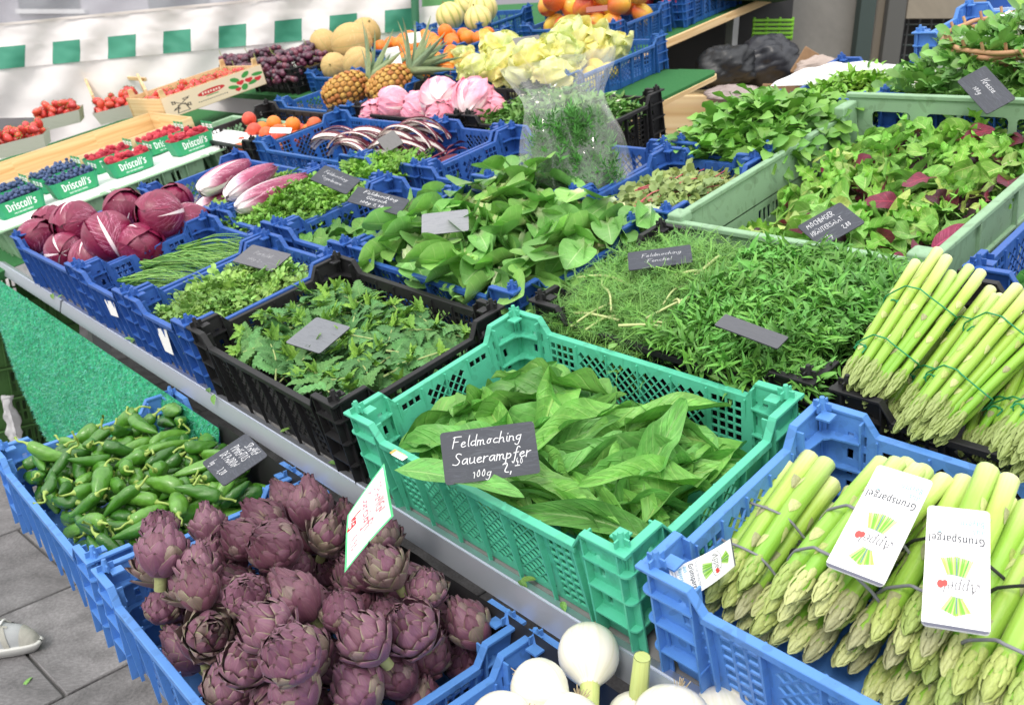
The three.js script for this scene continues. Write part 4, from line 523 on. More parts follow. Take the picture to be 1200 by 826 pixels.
const moundIn = (fr, top, peak, fx = 3, fz = 4.5) => (x, z) => top + peak * Math.cos(clamp(x / fr.iL * fx, -1.57, 1.57)) * Math.cos(clamp(z / fr.iW * fx, -1.57, 1.57)) + 0.012 * fbm(x * 13 + top * 50, z * 13);
function herbCrate(id, name, label, geo, m, n, top, peak, o = {}) { const fr = frames[id]; return scatterStuff(name, label, 'herb', fr, geo, m, n, { x0: -fr.iL / 2 - (o.over || 0), x1: fr.iL / 2 + (o.over || 0), z0: -fr.iW / 2 - (o.over || 0), z1: fr.iW / 2 + (o.over || 0), h: moundIn(fr, top, peak), layer: 0.05, ...o }); }
const lm1 = (a, b, c, tr = 0.12) => mat([a, b, c], 0.5, { ...D2, transmission: tr, thickness: 0 });
herbCrate('purslane', 'purslane', 'heap of fleshy little purslane leaves under a blackboard tag', sprig(0.08, 13, 0.011, 0.017, PR.round), lm1(0.24, 0.44, 0.1), 430, 0.125, 0.03, { z0: -0.15, z1: 0.16 });
herbCrate('chickweed', 'chickweed', 'bushy chickweed overflowing its small blue crate', sprig(0.085, 15, 0.011, 0.016, PR.oval), lm1(0.2, 0.42, 0.06), 620, 0.14, 0.06, { over: 0.03 });
herbCrate('treviso', 'chickweed', 'patch of chickweed spilling over beside the treviso', sprig(0.085, 15, 0.011, 0.016, PR.oval), lm1(0.22, 0.44, 0.07), 200, 0.14, 0.05, { x0: 0.16, x1: 0.28 });
herbCrate('redroot', 'chickweed', 'tuft of bright chickweed behind the two blackboard tags', sprig(0.085, 15, 0.012, 0.018, PR.oval), lm1(0.2, 0.44, 0.05), 170, 0.15, 0.04, { x0: -0.18, x1: 0.1, z0: 0.1, z1: 0.26 });
herbCrate('flowerherb', 'flowering_herb', 'leafy green herb with small white flowers in the black crate', sprig(0.09, 12, 0.018, 0.028, PR.heart), lm1(0.14, 0.32, 0.06), 330, 0.14, 0.06);
herbCrate('rocket', 'rocket', 'mound of lobed rocket leaves in the blue lattice crate', merge([0, 1, 2, 3].map((k) => { const g = leafGeo({ L: 0.095, W: 0.046, prof: (t) => t < 0.3 ? 0.08 : (0.45 + 0.5 * Math.abs(Math.sin(t * 9))) * Math.sin(Math.PI * Math.pow(clamp((t - 0.28) / 0.72, 0.02, 0.99), 0.9)) + 0.05, fold: 0.2, bend: R(0.5, 1.5), bend0: 0.5, wave: 0.3, nl: 14, nw: 4 }); g.applyQuaternion(qE(R(-0.5, 0.5), k * 1.5, 0.3)); return g; })), lm1(0.16, 0.38, 0.06, 0.15), 300, 0.15, 0.055, { over: 0.03, p0: -0.5, p1: 0.2 });
herbCrate('cloth', 'young_greens', 'bright young greens spread on white cloth', sprig(0.09, 9, 0.014, 0.035, PR.lance), lm1(0.22, 0.46, 0.05), 220, 0.14, 0.03, { x0: -0.12, x1: 0.15, z0: -0.14, z1: 0.15 });
const cr = herbCrate('cress', 'flowering_cress', 'tall mound of round leaved cress with tiny white flowers', sprig(0.1, 10, 0.03, 0.032, PR.round, { nl: 6, nw: 4 }), lm1(0.17, 0.38, 0.08, 0.18), 780, 0.185, 0.14, { over: 0.02, layer: 0.09, p1: 0.9 });
{ const petals = []; for (let i = 0; i < 5; i++) petals.push(new THREE.CircleGeometry(0.003, 5).scale(1, 1.4, 1).translate(0, 0.0042, 0).rotateX(-1.2).rotateY(i * 1.257)); const fl = merge([...petals, tube([[0, -0.03, 0.004], [0, -0.01, 0], [0, 0, 0]], 0.0006, 3, 3)]);
  for (const [id, n, lb, h] of [['cress', 220, 'tiny white flowers scattered over the cress', moundIn(frames.cress, 0.2, 0.145)], ['flowerherb', 40, 'tiny white flowers on the herb in the black crate', moundIn(frames.flowerherb, 0.155, 0.065)]]) { const f = frames[id]; scatterStuff('white_flowers', lb, 'flower', f, fl, mat([0.85, 0.85, 0.78], 0.6, D2), n, { x0: -f.iL / 2, x1: f.iL / 2, z0: -f.iW / 2, z1: f.iW / 2, h: (x, z) => h(x, z) + 0.012, layer: 0.02 }); } }
{ const g = [sprig(0.09, 9, 0.02, 0.022, PR.round, { nl: 6, nw: 4 })]; herbCrate('redsorrel', 'red_stemmed_sorrel', 'young round leaved greens above red stems in the small blue crate', g[0], lm1(0.27, 0.36, 0.12), 150, 0.115, 0.03, { layer: 0.03 });
  const fr = frames.redsorrel, st = [], h = moundIn(fr, 0.115, 0.03); for (let i = 0; i < 20; i++) { const x = R(-0.09, 0.09), z = R(-0.13, 0.13), y = h(x, z) + R(-0.01, 0.012), a = 0.9 + R(-0.7, 0.7), l = R(0.03, 0.06); st.push(vtube([[x - Math.cos(a) * l, y, z + Math.sin(a) * l], [x, y + R(0, 0.01), z], [x + Math.cos(a) * l, y + R(-0.005, 0.012), z - Math.sin(a) * l]], (t) => 0.0012 + 0.001 * (1 - t), 6, 5)); } inside(put(shadow(new THREE.Mesh(merge(st), mat([0.5, 0.1, 0.12], 0.45))), 'red_stems', 'thin red stems lying among the young round leaved greens', 'herb', undefined, 'stuff'), fr, V(0, 0, 0)); }
// dark red stalks in the small crate
{ const fr = frames.redroot, m = mat([0.2, 0.02, 0.05], 0.4), lm = leafMats([104, 34, 52], [190, 70, 96], { n: 5 }, 2); for (let i = 0; i < 9; i++) { const g = thing('beet_leaf', 'dark red leaf with a crimson stalk in the small blue crate', 'leaf', 'dark red leaves in the small blue crate'); mesh('stalk', vtube([[-0.09, 0, 0], [0, 0.012, 0.004], [0.05, 0.01, 0]], (t) => 0.004 - 0.001 * t, 8, 6), m, g); const b = mesh('blade', leafGeo({ L: 0.08, W: 0.04, prof: PR.oval, fold: 0.4, bend: 0.8, bend0: 0.3, nl: 9, nw: 5 }), pick(lm), g); b.position.set(0.045, 0.01, 0); inside(g, fr, V(R(-0.06, 0.06), R(0.06, 0.1), R(-0.12, 0.05)), qE(R(-0.4, 0.4), 0.7 + R(-0.5, 0.5), R(-0.1, 0.2))); } }
// ---------- broad leaves ----------
const pakM = leafMats([134, 190, 106], [184, 218, 152], { n: 5, rib: 0.045, mot: 0.07, bs: 0.0012, rough: 0.32, tr: 0.14, vw: 1.6, base2: [214, 230, 182], b2: 0.5 }, 4, 0.36);
{ const geos = [0, 1, 2, 3, 4, 5].map((k) => leafGeo({ L: R(0.14, 0.18), W: R(0.07, 0.092), prof: PR.spoon, fold: R(0.02, 0.3), cup: R(0.15, 0.7), bend: R(-0.5, 0.8), bend0: R(-0.1, 0.5), wave: R(0.02, 0.12), freq: 6, nl: 16, nw: 8, twist: R(-0.5, 0.5), side: R(-0.25, 0.25) }));
  const head = (u, v, w, yaw, n, tilt, lb) => { const g = thing('pak_choi', lb || 'pak choi head with glossy spoon shaped leaves heaped above the blue crate', 'pak choi', 'pak choi heads in the blue crate'); for (let i = 0; i < n; i++) { const m = mesh('leaf', pick(geos), pick(pakM), g), a = i / n * 6.283 + R(-0.3, 0.3); m.position.set(-0.07, 0.012 * Math.sin(a) + 0.01, 0.014 * Math.cos(a)); m.quaternion.copy(qE(0, -Math.cos(a) * R(0.15, 0.5), Math.sin(a) * R(0.05, 0.25) + 0.02).multiply(qE(Math.cos(a) * 0.8 + (Math.sin(a) < -0.2 ? 2.6 : 0), 0, 0))); m.scale.setScalar(R(0.85, 1.1)); } setT(g, u, v, w, yaw, qE(0, yaw, tilt)); };
  for (let i = 0; i < 38; i++) { const row = Math.floor(i / 7) * 0.82, u = -0.6 + (i % 7) * 0.086 + R(-0.02, 0.02), v = 0.52 + row * 0.095 + R(-0.02, 0.02); head(u, v, -0.045 + 0.035 * Math.cos((u + 0.36) * 4) + 0.008 * row, -0.55 + R(-0.8, 0.6), 6 + RI(3), R(-0.2, 0.04)); }
  head(-0.62, 0.93, -0.03, 0.9, 5, 0.2, 'pak choi leaves standing up behind the heap'); head(-0.72, 0.84, -0.04, 0.5, 5, 0.08, 'pak choi leaves leaning over the back of the crate'); head(-0.82, 0.78, -0.05, 0.2, 6, 0.1, 'pak choi leaves beside the grey blank tag'); }
{ const m = leafMats([92, 146, 66], [150, 186, 110], { n: 6, rib: 0.04, rough: 0.42, tr: 0.12 }, 3, 0.3), gl = leafSet(5, () => ({ L: R(0.08, 0.12), W: R(0.05, 0.07), prof: PR.stem, fold: R(0.1, 0.5), bend: R(0.3, 1.2), bend0: R(0.2, 0.6), wave: 0.15, nl: 12, nw: 6, twist: R(-0.6, 0.6) }));
  scatterLeaves(frames.sprouts, new Heap(0.3, 0.34, (x, z) => 0.1 + 0.03 * smooth(0.1, -0.1, z)), gl, m, 46, 'broad_leaf', 'broad green leaf in the small crate next to the pak choi', 'leaf', 'broad leaves in the small blue crate', { r: 0.006, roll: 0.6 });
  scatterLeaves(frames.roundleaf, new Heap(0.28, 0.33, 0.075), gl, m, 30, 'rounded_leaf', 'rounded green leaf in the small crate behind the pak choi', 'leaf', 'rounded leaves in the small blue crate', { r: 0.006, roll: 0.6 });
  const sp = leafMats([70, 128, 62], [130, 172, 104], { n: 6, rib: 0.04, rough: 0.42, tr: 0.1, bs: 0.0025 }, 3, 0.3), sg = leafSet(5, () => ({ L: R(0.1, 0.15), W: R(0.07, 0.095), prof: PR.stem, fold: R(0, 0.3), cup: 0.2, bend: R(0.2, 1), bend0: R(0.2, 0.6), wave: 0.15, nl: 14, nw: 8, twist: R(-0.6, 0.6) }));
  scatterLeaves(frames.spinach, new Heap(0.5, 0.34, 0.09), sg, sp, 60, 'spinach_leaf', 'large round spinach leaf in the crate beyond the thin asparagus', 'spinach leaf', 'spinach leaves', { r: 0.007, roll: 0.8, pitch: 0.5 }); }
// ---------- mixed salad ----------
{ const fr = frames.salad, hp = new Heap(0.49, 0.7, (x, z) => 0.04 + 0.05 * smooth(-0.26, -0.06, x) + 0.035 * smooth(0.15, -0.2, z)), gp = 'loose leaves of the mixed salad';
  const mk = (L0, L1, W0, W1, prof, o = {}) => leafSet(4, () => ({ L: R(L0, L1), W: R(W0, W1), prof, fold: R(0.1, 0.5), bend: R(0.2, 2.2), bend0: R(0.2, 1.1), wave: o.wave ?? 0.3, freq: o.freq ?? 12, nl: o.nl ?? 14, nw: o.nw ?? 6, twist: R(-1.3, 1.3), side: R(-0.3, 0.3) }));
  const frilly = mk(0.08, 0.12, 0.035, 0.055, (t) => t < 0.35 ? 0.07 : Math.max(0.05, (0.35 + 0.65 * Math.abs(Math.sin(t * 27))) * Math.sin(Math.PI * clamp((t - 0.3) / 0.7, 0.02, 0.97))), { wave: 0.45, freq: 26, nl: 32, nw: 4 });
  const kinds = [['green_salad_leaf', 'oval green salad leaf with a thin stalk', mk(0.1, 0.15, 0.045, 0.065, PR.stem), leafMats([124, 178, 82], [186, 214, 136], { n: 6 }, 3, 0.35), 170], ['pale_salad_leaf', 'pale yellow green salad leaf', mk(0.06, 0.1, 0.03, 0.05, PR.oval), leafMats([160, 190, 104], [206, 222, 160], { n: 6 }, 2, 0.2), 85], ['frilly_salad_leaf', 'frilly narrow green salad leaf', frilly, leafMats([122, 186, 72], [180, 216, 124], { n: 8 }, 3, 0.3), 120], ['red_chard_leaf', 'crimson veined red salad leaf', mk(0.08, 0.13, 0.04, 0.055, PR.stem), leafMats([112, 44, 64], [170, 54, 82], { n: 6, rib: 0.05 }, 3, 0.4), 48], ['dark_purple_leaf', 'dark purple salad leaf', mk(0.05, 0.09, 0.03, 0.045, PR.oval, { wave: 0.3 }), leafMats([72, 46, 58], [110, 60, 74], { n: 6, rough: 0.4 }, 2, 0.3), 32]];
  scatterStuff('salad_bed', 'small crinkled greens filling the gaps under the salad leaves', 'salad', fr, merge([0, 1, 2].map((k) => frilly[k].g.clone().rotateY(k * 2.1))), lm1(0.22, 0.4, 0.09), 300, { x0: -0.22, x1: 0.24, z0: -0.35, z1: 0.34, h: (x, z) => 0.005 + 0.035 * smooth(-0.26, -0.06, x) + 0.025 * smooth(0.15, -0.2, z) + 0.01 * fbm(x * 9, z * 9), layer: 0.03 });
  const bag = []; kinds.forEach((k) => { for (let i = 0; i < k[4]; i++) bag.push([rnd(), k]); }); bag.sort((a, b) => a[0] - b[0]);
  for (const [, k] of bag) scatterLeaves(fr, hp, k[2], k[3], 1, k[0], `${k[1]} in the sage green crate`, 'salad leaf', gp, { r: 0.0055, tries: 3, roll: 1.2, pitch: 0.6, score: (x, z) => -0.05 * smooth(-0.26, -0.06, x) - 0.04 * smooth(0.15, -0.2, z) });
  const m = put(shadow(new THREE.Mesh(leafGeo({ L: 0.078, W: 0.042, prof: PR.oval, fold: 0.35, bend: 0.35, bend0: 0.3, wave: 0.12, nl: 14, nw: 8 }), leafMats([160, 58, 96], [210, 100, 136], { n: 7, rib: 0.04 }, 1)[0])), 'red_chard_leaf', 'big bright pink chard leaf on top of the mixed salad', 'salad leaf', gp); setT(m, ...hitT(1092, 292, -0.02), 0, qE(0.35, 0.95, 0.35)); }
// ---------- fruit at the back ----------
const skin = (c, rough, amp, o = {}) => mat(new THREE.Color(rgb(c)), rough, { map: noiseTex([238, 238, 238], amp > 0.15 ? 0.25 : 0.08, 128, 5, 30), bumpMap: bumpNoise, bumpScale: 0.0006, ...o });
const blob = (r, ex, ey, na = 18, nt = 12, f) => around((a, t) => { const k = Math.PI * t, q = r * Math.sin(clamp(k, 0.002, 3.139)) * (f ? f(a, t) : 1); return [Math.cos(a) * q * ex, -Math.cos(k) * r * ey * (f ? 0.6 + 0.4 * f(a, t) : 1), Math.sin(a) * q]; }, na, nt);
function fill(id, protos, n, r, name, label, cat, group, floor, o = {}) { const fr = frames[id], hp = new Heap(o.L || fr.iL + 0.02, o.W || fr.iW + 0.02, floor); for (let i = 0; i < n; i++) { const d = hp.drop([[0, r]], o.tries || 14, o), c = copyOf(pick(protos), name, label, cat, group); inside(c, fr, d.p, qE(R(-0.9, 0.9) + (o.rx || 0), R(0, 6.28), R(-0.9, 0.9))); c.scale.setScalar(R(0.93, 1.07)); } }
const two = (parts) => { const g = new THREE.Group(); for (const [n, geo, m] of parts) mesh(n, geo, m, g); return g; };
const nub = (y, r = 0.003, h = 0.008) => new THREE.CylinderGeometry(r * 0.8, r, h, 6).translate(0, y, 0), stemM = mat([0.22, 0.2, 0.07], 0.8);
{ // apricots: blushed, with a seam
  const seam = (a, t) => 1 - 0.05 * Math.exp(-Math.pow(((a + 3.1) % 6.283 - 3.14) * 4, 2)); const ms = [[[246, 140, 40], 0.12], [[240, 104, 52], 0.22], [[232, 84, 62], 0.2]].map(([c, a]) => skin(c, 0.5, a, { sheen: 0.3, sheenColor: new THREE.Color(1, 0.85, 0.75) }));
  fill('apricot', ms.map((m) => two([['fruit', blob(0.034, 1, 0.96, 18, 12, seam), m], ['stem', nub(0.033), stemM]])), 30, 0.034, 'apricot', 'blushed orange apricot in the black crate', 'apricot', 'apricots in the black crate', 0.06, { score: (x, z) => 0 });
  const om = [[248, 130, 30], [250, 146, 44]].map((c) => skin(c, 0.42, 0.06, { bumpScale: 0.0014 })), op = om.map((m) => two([['fruit', blob(0.04, 1, 0.95), m], ['stem_end', nub(0.038, 0.003, 0.003), stemM]]));
  fill('orange', op, 26, 0.04, 'orange', 'orange in the blue crate behind the pineapples', 'orange', 'oranges behind the pineapples', 0.05);
  fill('clementine', op.map((p) => { const q = p.clone(); return q; }), 22, 0.038, 'clementine', 'clementine in the blue crate by the curtain', 'clementine', 'clementines by the curtain', 0.075);
  const mg = (k) => canvasTex(128, 64, (g, W, H) => { const gr = g.createLinearGradient(0, 0, W, H); gr.addColorStop(0, k ? '#d23a34' : '#f0b040'); gr.addColorStop(0.5, k ? '#e8803c' : '#f4cc4a'); gr.addColorStop(1, k ? '#f4c840' : '#cc3c34'); g.fillStyle = gr; g.fillRect(0, 0, W, H); for (let i = 0; i < 300; i++) { g.globalAlpha = 0.25; g.fillStyle = pick(['#ffd878', '#c83c30', '#f0a040', '#fff0b0']); g.beginPath(); g.arc(R(0, W), R(0, H), R(0.4, 1.6), 0, 7); g.fill(); } });
  const mp = [0, 1, 1].map((k) => two([['fruit', blob(0.05, 0.9, 1.3, 18, 14, (a, t) => 1 + 0.06 * Math.cos(a) * Math.sin(t * 3.1)), mat([1, 1, 1], 0.35, { map: mg(k) })], ['stem', nub(0.064, 0.004), stemM]]));
  fill('mango', mp, 26, 0.052, 'mango', 'red and yellow mango in the blue crate', 'mango', 'mangoes in the blue crate', 0.05, { rx: 1.4 });
  const pk = [[236, 96, 70], [240, 150, 84], [214, 60, 66]].map((c) => two([['fruit', blob(0.036, 1, 0.95, 18, 12, seam), skin(c, 0.6, 0.25)], ['stem', nub(0.034), stemM]])); fill('peach', pk, 26, 0.036, 'peach', 'red peach in the blue crate beside the mangoes', 'peach', 'peaches beside the mangoes', 0.07);
  const rd = [[222, 40, 70]].map((c) => two([['fruit', blob(0.03, 1, 1), skin(c, 0.35, 0.2)], ['stem', nub(0.03), stemM]])); fill('berry', rd, 30, 0.03, 'red_plum', 'bright red plum in the crate beyond the mangoes', 'plum', 'red plums beyond the mangoes', 0.08);
  const lp = [[246, 214, 70], [250, 226, 110]].map((c) => two([['fruit', blob(0.034, 1, 1.25, 16, 12), skin(c, 0.4, 0.06)], ['stem_end', nub(0.043, 0.003, 0.004), stemM]])); const fr = frames.lettuce; for (const [x, z, y] of [[0.27, 0.1, 0.08], [0.3, 0.02, 0.075], [0.24, 0.03, 0.09], [0.3, 0.15, 0.07], [0.28, 0.2, 0.08]]) inside(copyOf(pick(lp), 'lemon', 'yellow lemon in the end of the lettuce crate', 'lemon', 'lemons beside the lettuces'), fr, V(x, y, z), qE(R(1, 2), R(0, 6), 0));
}
{ // melons: netted and ribbed
  const net = canvasTex(256, 256, (g, W, H) => { g.fillStyle = '#c8a86c'; g.fillRect(0, 0, W, H); for (let i = 0; i < 900; i++) { g.globalAlpha = 0.4; g.strokeStyle = pick(['#f0dfb4', '#c2a468', '#efe0bc', '#b89a5c']); g.lineWidth = R(0.5, 1.4); const x = R(0, W), y = R(0, H), a = R(0, 6.28), l = R(4, 12); g.beginPath(); g.moveTo(x, y); g.lineTo(x + Math.cos(a) * l, y + Math.sin(a) * l); g.stroke(); } g.globalAlpha = 0.5; g.strokeStyle = '#9aa05c'; g.lineWidth = 2; for (let i = 0; i < 10; i++) { g.beginPath(); g.moveTo(0, i * H / 10); g.lineTo(W, i * H / 10); g.stroke(); } });
  const nm = mat([1, 1, 1], 0.65, { map: net, bumpMap: net, bumpScale: 0.001 }), rib = (a, t) => 1 - 0.03 * Math.pow(Math.abs(Math.cos(a * 5)), 8), mel = two([['fruit', blob(0.082, 1, 1.08, 40, 18, rib), nm], ['stem', nub(0.092, 0.005, 0.012), stemM]]);
  for (const [px, py, w, s] of [[380, 52, 0.06, 0.95], [412, 50, 0.07, 1.22], [428, 40, 0.05, 1.05], [392, 78, 0.0, 0.85], [420, 74, 0.02, 0.92], [362, 70, 0.0, 0.8]]) { const c = copyOf(mel, 'netted_melon', 'tan netted melon heaped behind the pineapples', 'melon', 'netted melons behind the pineapples'); setT(c, ...hitT(px, py, w), 0, qE(R(0.4, 1.6), R(0, 6.28), R(-0.5, 0.5))); c.scale.setScalar(s * 1.06); }
  const yt = canvasTex(128, 200, (g, W, H) => { g.fillStyle = '#ecd98c'; g.fillRect(0, 0, W, H); for (let i = 0; i < 10; i++) { g.globalAlpha = 0.85; g.fillStyle = '#a8ae5a'; g.fillRect(0, i * 20 - 2.5 + R(-1, 1), W, 5); } for (let i = 0; i < 400; i++) { g.globalAlpha = 0.3; g.fillStyle = pick(['#f6ecc0', '#d8c070', '#c6b25e']); g.fillRect(R(0, W), R(0, H), R(1, 5), R(1, 3)); } });
  const ym = two([['fruit', blob(0.08, 1, 0.95, 40, 18, (a, t) => 1 - 0.05 * Math.pow(Math.abs(Math.cos(a * 5)), 6)), mat([1, 1, 1], 0.5, { map: yt })], ['stem', nub(0.08, 0.005, 0.014), stemM]]);
  for (const [px, py, w, s] of [[527, 19, 0.05, 1.05], [560, 22, 0.05, 0.95], [566, 10, 0.07, 1.05], [545, 8, 0.05, 1]]) { const c = copyOf(ym, 'ribbed_melon', 'pale yellow melon with green ribs', 'melon', 'ribbed yellow melons'); setT(c, ...hitT(px, py, w), 0, qE(R(-0.4, 0.6), R(0, 6.28), 0)); c.scale.setScalar(s); }
}
{ // pineapples: body of eyes, crown of stiff leaves
  const em = [[206, 150, 70], [214, 170, 84], [190, 120, 60]].map((c) => skin(c, 0.55, 0.3)), eye = new THREE.SphereGeometry(0.0105, 7, 5).scale(1, 1, 0.5); const spike = new THREE.ConeGeometry(0.002, 0.008, 4).translate(0, 0.004, 0.005); const eg = merge([eye, spike]);
  const clM = leafMats([140, 166, 130], [186, 204, 170], { n: 2, rib: 0.02, tr: 0.05, rough: 0.5 }, 2), clG = [0, 1, 2].map((k) => leafGeo({ L: 0.14 - 0.02 * k, W: 0.026, prof: (t) => Math.max(0.03, Math.pow(1 - t, 0.7)), fold: 0.5, bend: R(0.2, 0.9), bend0: 0.1, wave: 0, nl: 8, nw: 4 }));
  const one = (a, b, wa, wb) => { const A = P(...hitT(...a, wa)), B = P(...hitT(...b, wb)), g = thing('pineapple', 'golden brown pineapple with a grey green leaf crown', 'pineapple', 'pineapples in the blue crate'), Hh = 0.085, Rr = 0.056; g.scale.setScalar(1.25); g.position.copy(A); g.quaternion.setFromUnitVectors(V(0, 1, 0), B.sub(A).normalize());
    mesh('flesh', blob(Rr * 0.96, 1, Hh / Rr), mat([0.3, 0.16, 0.05], 0.8), g);
    for (let j = 0; j < 10; j++) { const t = (j + 0.5) / 10, ph = Math.PI * (0.08 + 0.84 * t), rr = Rr * Math.pow(Math.sin(ph), 0.7), n = Math.max(5, Math.round(rr * 6.283 / 0.0205)); for (let i = 0; i < n; i++) { const an = (i + (j % 2) * 0.5) / n * 6.283, m = mesh('eye', eg, pick(em), g); m.position.set(Math.sin(an) * rr, -Math.cos(ph) * Hh, Math.cos(an) * rr); m.quaternion.copy(qE(-(Math.PI / 2 - ph) * -0.9, an, 0)); } }
    const cr = new THREE.Group(); cr.name = 'crown'; g.add(cr); for (let i = 0; i < 46; i++) { const m = mesh('crown_leaf', pick(clG), pick(clM), cr), q = i / 46; m.position.set(0, Hh * 0.93 + 0.03 * q, 0); m.quaternion.copy(qE(0, i * 2.4, 0.35 + 1.15 * q + R(-0.1, 0.1))); m.scale.setScalar(1.6 - 0.5 * q); } };
  one([405, 106], [440, 88], 0.03, 0.055); one([456, 100], [505, 66], 0.03, 0.09);
}
{ // grapes
  const gm = [[0.16, 0.035, 0.075], [0.09, 0.025, 0.05], [0.24, 0.06, 0.09], [0.06, 0.025, 0.045]].map((c) => mat(c, 0.3, { map: noiseTex([225, 220, 230], 0.2, 64, 4, 16), clearcoat: 0.3, clearcoatRoughness: 0.4 })), gg = new THREE.SphereGeometry(0.0165, 12, 9).scale(1, 1.12, 1), sm = mat([0.3, 0.36, 0.12], 0.6);
  const proto = [0, 1, 2].map(() => { const g = new THREE.Group(); mesh('stalk', merge([vtube([[-0.1, 0.03, 0], [0, 0.02, 0], [0.09, 0, 0]], (t) => 0.0025 - 0.001 * t, 6, 5), vtube([[-0.1, 0.03, 0], [-0.115, 0.05, 0.005], [-0.118, 0.075, 0.002]], () => 0.0024, 5, 5)]), sm, g); for (let i = 0; i < 62; i++) { const x = R(-0.1, 0.1), w = 0.05 * (1 - 0.4 * (x + 0.1) / 0.2), a = R(-0.6, 3.8), m = mesh('grape', gg, pick(gm), g); m.position.set(x, Math.sin(a) * w * 0.75, Math.cos(a) * w); m.quaternion.copy(qE(R(0, 3), R(0, 3), 0)); m.scale.setScalar(R(0.85, 1.1)); } return g; });
  for (const [px, py, w, yaw] of [[278, 72, 0.05, 0.3], [300, 82, 0.02, 0.8], [322, 76, 0.05, 0.4], [345, 66, 0.06, 1.0], [362, 70, 0.03, 0.6], [335, 90, -0.01, 0.2], [312, 64, 0.03, 1.4], [290, 60, 0.01, 0.1], [362, 58, 0.05, 2.5]]) setT(copyOf(pick(proto), 'grape_bunch', 'bunch of dark red grapes in the black crate', 'grapes', 'bunches of red grapes'), ...hitT(px, py, w), yaw);
}
{ // lettuces: loose ruffled pale leaves
  const lm = leafMats([234, 245, 180], [250, 254, 226], { n: 8, rib: 0.07, mot: 0.08, tr: 0.25, rough: 0.45, base2: [250, 250, 224], b2: 0.35 }, 3, 0.16), em = leafMats([238, 244, 168], [250, 252, 216], { n: 8, rib: 0.05, tr: 0.25 }, 2, 0.16);
  const lg = [0, 1, 2, 3].map((k) => leafGeo({ L: R(0.12, 0.15), W: R(0.13, 0.17), prof: (t) => Math.max(0.1, Math.pow(Math.sin(Math.PI * clamp(0.08 + 0.86 * t, 0, 1)), 0.6)) * (1 + 0.06 * Math.sin(t * 30)), fold: 0.15, cup: 0.4, bend: R(-1.4, -0.5), bend0: 0.1, wave: 0.2, freq: 22, nl: 18, nw: 10, ph: k }));
  for (const [px, py, w, s] of [[562, 85, 0.02, 0.9], [585, 62, 0.05, 1.15], [612, 92, 0.0, 1.0], [632, 74, 0.04, 1.1], [652, 95, 0.0, 1], [672, 52, 0.06, 1.2], [700, 55, 0.03, 1.1], [600, 78, 0.03, 1], [655, 66, 0.05, 1.05], [545, 70, 0.0, 0.85], [720, 58, 0.0, 0.9]]) {
    const g = thing('lettuce', 'pale yellow green lettuce with ruffled leaves in the blue crate', 'lettuce', 'pale lettuces in the blue crate'); mesh('heart', blob(0.05, 1, 0.9, 16, 10, (a, t) => 1 + 0.08 * N3(Math.cos(a) * 3, Math.sin(a) * 3, t * 5)), lm[0], g); for (let i = 0; i < 13; i++) { const m = mesh('leaf', pick(lg), i < 5 ? pick(em) : pick(lm), g), q = i / 13; m.position.set(0, -0.04 + 0.03 * q, 0); m.quaternion.copy(qE(0, i * 2.4, 0.25 + 0.95 * q)); m.scale.setScalar(1 - 0.25 * q); } setT(g, ...hitT(px, py + 10, w - 0.02), 0, qE(R(-0.1, 0.9), R(0, 6.28), R(-0.5, 0.5))); g.scale.setScalar(s * 1.28); } }
// ---------- berries ----------
for (const [v, lb] of [[0.03, 'below the blueberries'], [0.45, 'between its two neighbours'], [0.87, 'below the raspberries']]) crate('tray' + v, `pale green slatted crate under the berry punnets, ${lb}`, M.sage, -2.93, v, 0.6, 0.41, { H: 0.12, up: 0, style: 'slot', pitch: 0.02, fl: 0.024, group: 'pale green crates under the punnets' });
{ const g = grid((s, t) => { const u = lerp(-2.93, -2.35, s), v = lerp(0.03, 1.1, t); return [u + 2.64, 0.004 * fbm(u * 6, v * 6) + (s > 0.93 ? -0.01 * (s - 0.93) / 0.07 : 0), -(v - 0.56)]; }, 24, 40); setT(put(shadow(new THREE.Mesh(g, M.paper)), 'paper_sheet', 'white paper sheet spread under the berry punnets', 'paper'), -2.64, 0.56, BASE + 0.126); }
const cardGreen = mat([0.03, 0.36, 0.17], 0.6, { bumpMap: bumpNoise, bumpScale: 0.0004, side: THREE.DoubleSide });
const brandTex = canvasTex(512, 160, (g, W, H) => { g.fillStyle = '#2fa56c'; g.fillRect(0, 0, W, H); g.fillStyle = '#ffffff'; g.font = 'bold 104px sans-serif'; g.textAlign = 'center'; g.save(); g.translate(W / 2, 102); g.scale(0.86, 1); g.fillText("Driscoll's", 0, 0); g.restore(); g.font = 'bold 21px sans-serif'; g.fillText('ONLY THE FINEST BERRIES', W / 2, 138); });
const tabTex = canvasTex(128, 128, (g, W, H) => { g.fillStyle = '#2fa56c'; g.fillRect(0, 0, W, H); g.fillStyle = '#f4fbf6'; g.fillRect(12, 40, W - 24, 60); g.fillStyle = '#2fa56c'; g.font = 'bold 24px sans-serif'; g.textAlign = 'center'; g.fillText("Driscoll's", W / 2, 78); });
const brandM = mat([1, 1, 1], 0.55, { map: brandTex, ...D2 }), tabM = mat([1, 1, 1], 0.55, { map: tabTex, ...D2 });
const raspG = (() => { const gs = [new THREE.SphereGeometry(0.0075, 8, 6)]; for (let j = 0; j < 5; j++) { const ph = 0.35 + j * 0.6, n = Math.max(3, Math.round(8 * Math.sin(ph))); for (let i = 0; i < n; i++) { const a = (i + (j % 2) / 2) / n * 6.283; gs.push(new THREE.IcosahedronGeometry(0.0031, 1).translate(Math.cos(a) * Math.sin(ph) * 0.0085, Math.cos(ph) * 0.0105, Math.sin(a) * Math.sin(ph) * 0.0085)); } } return merge(gs); })();
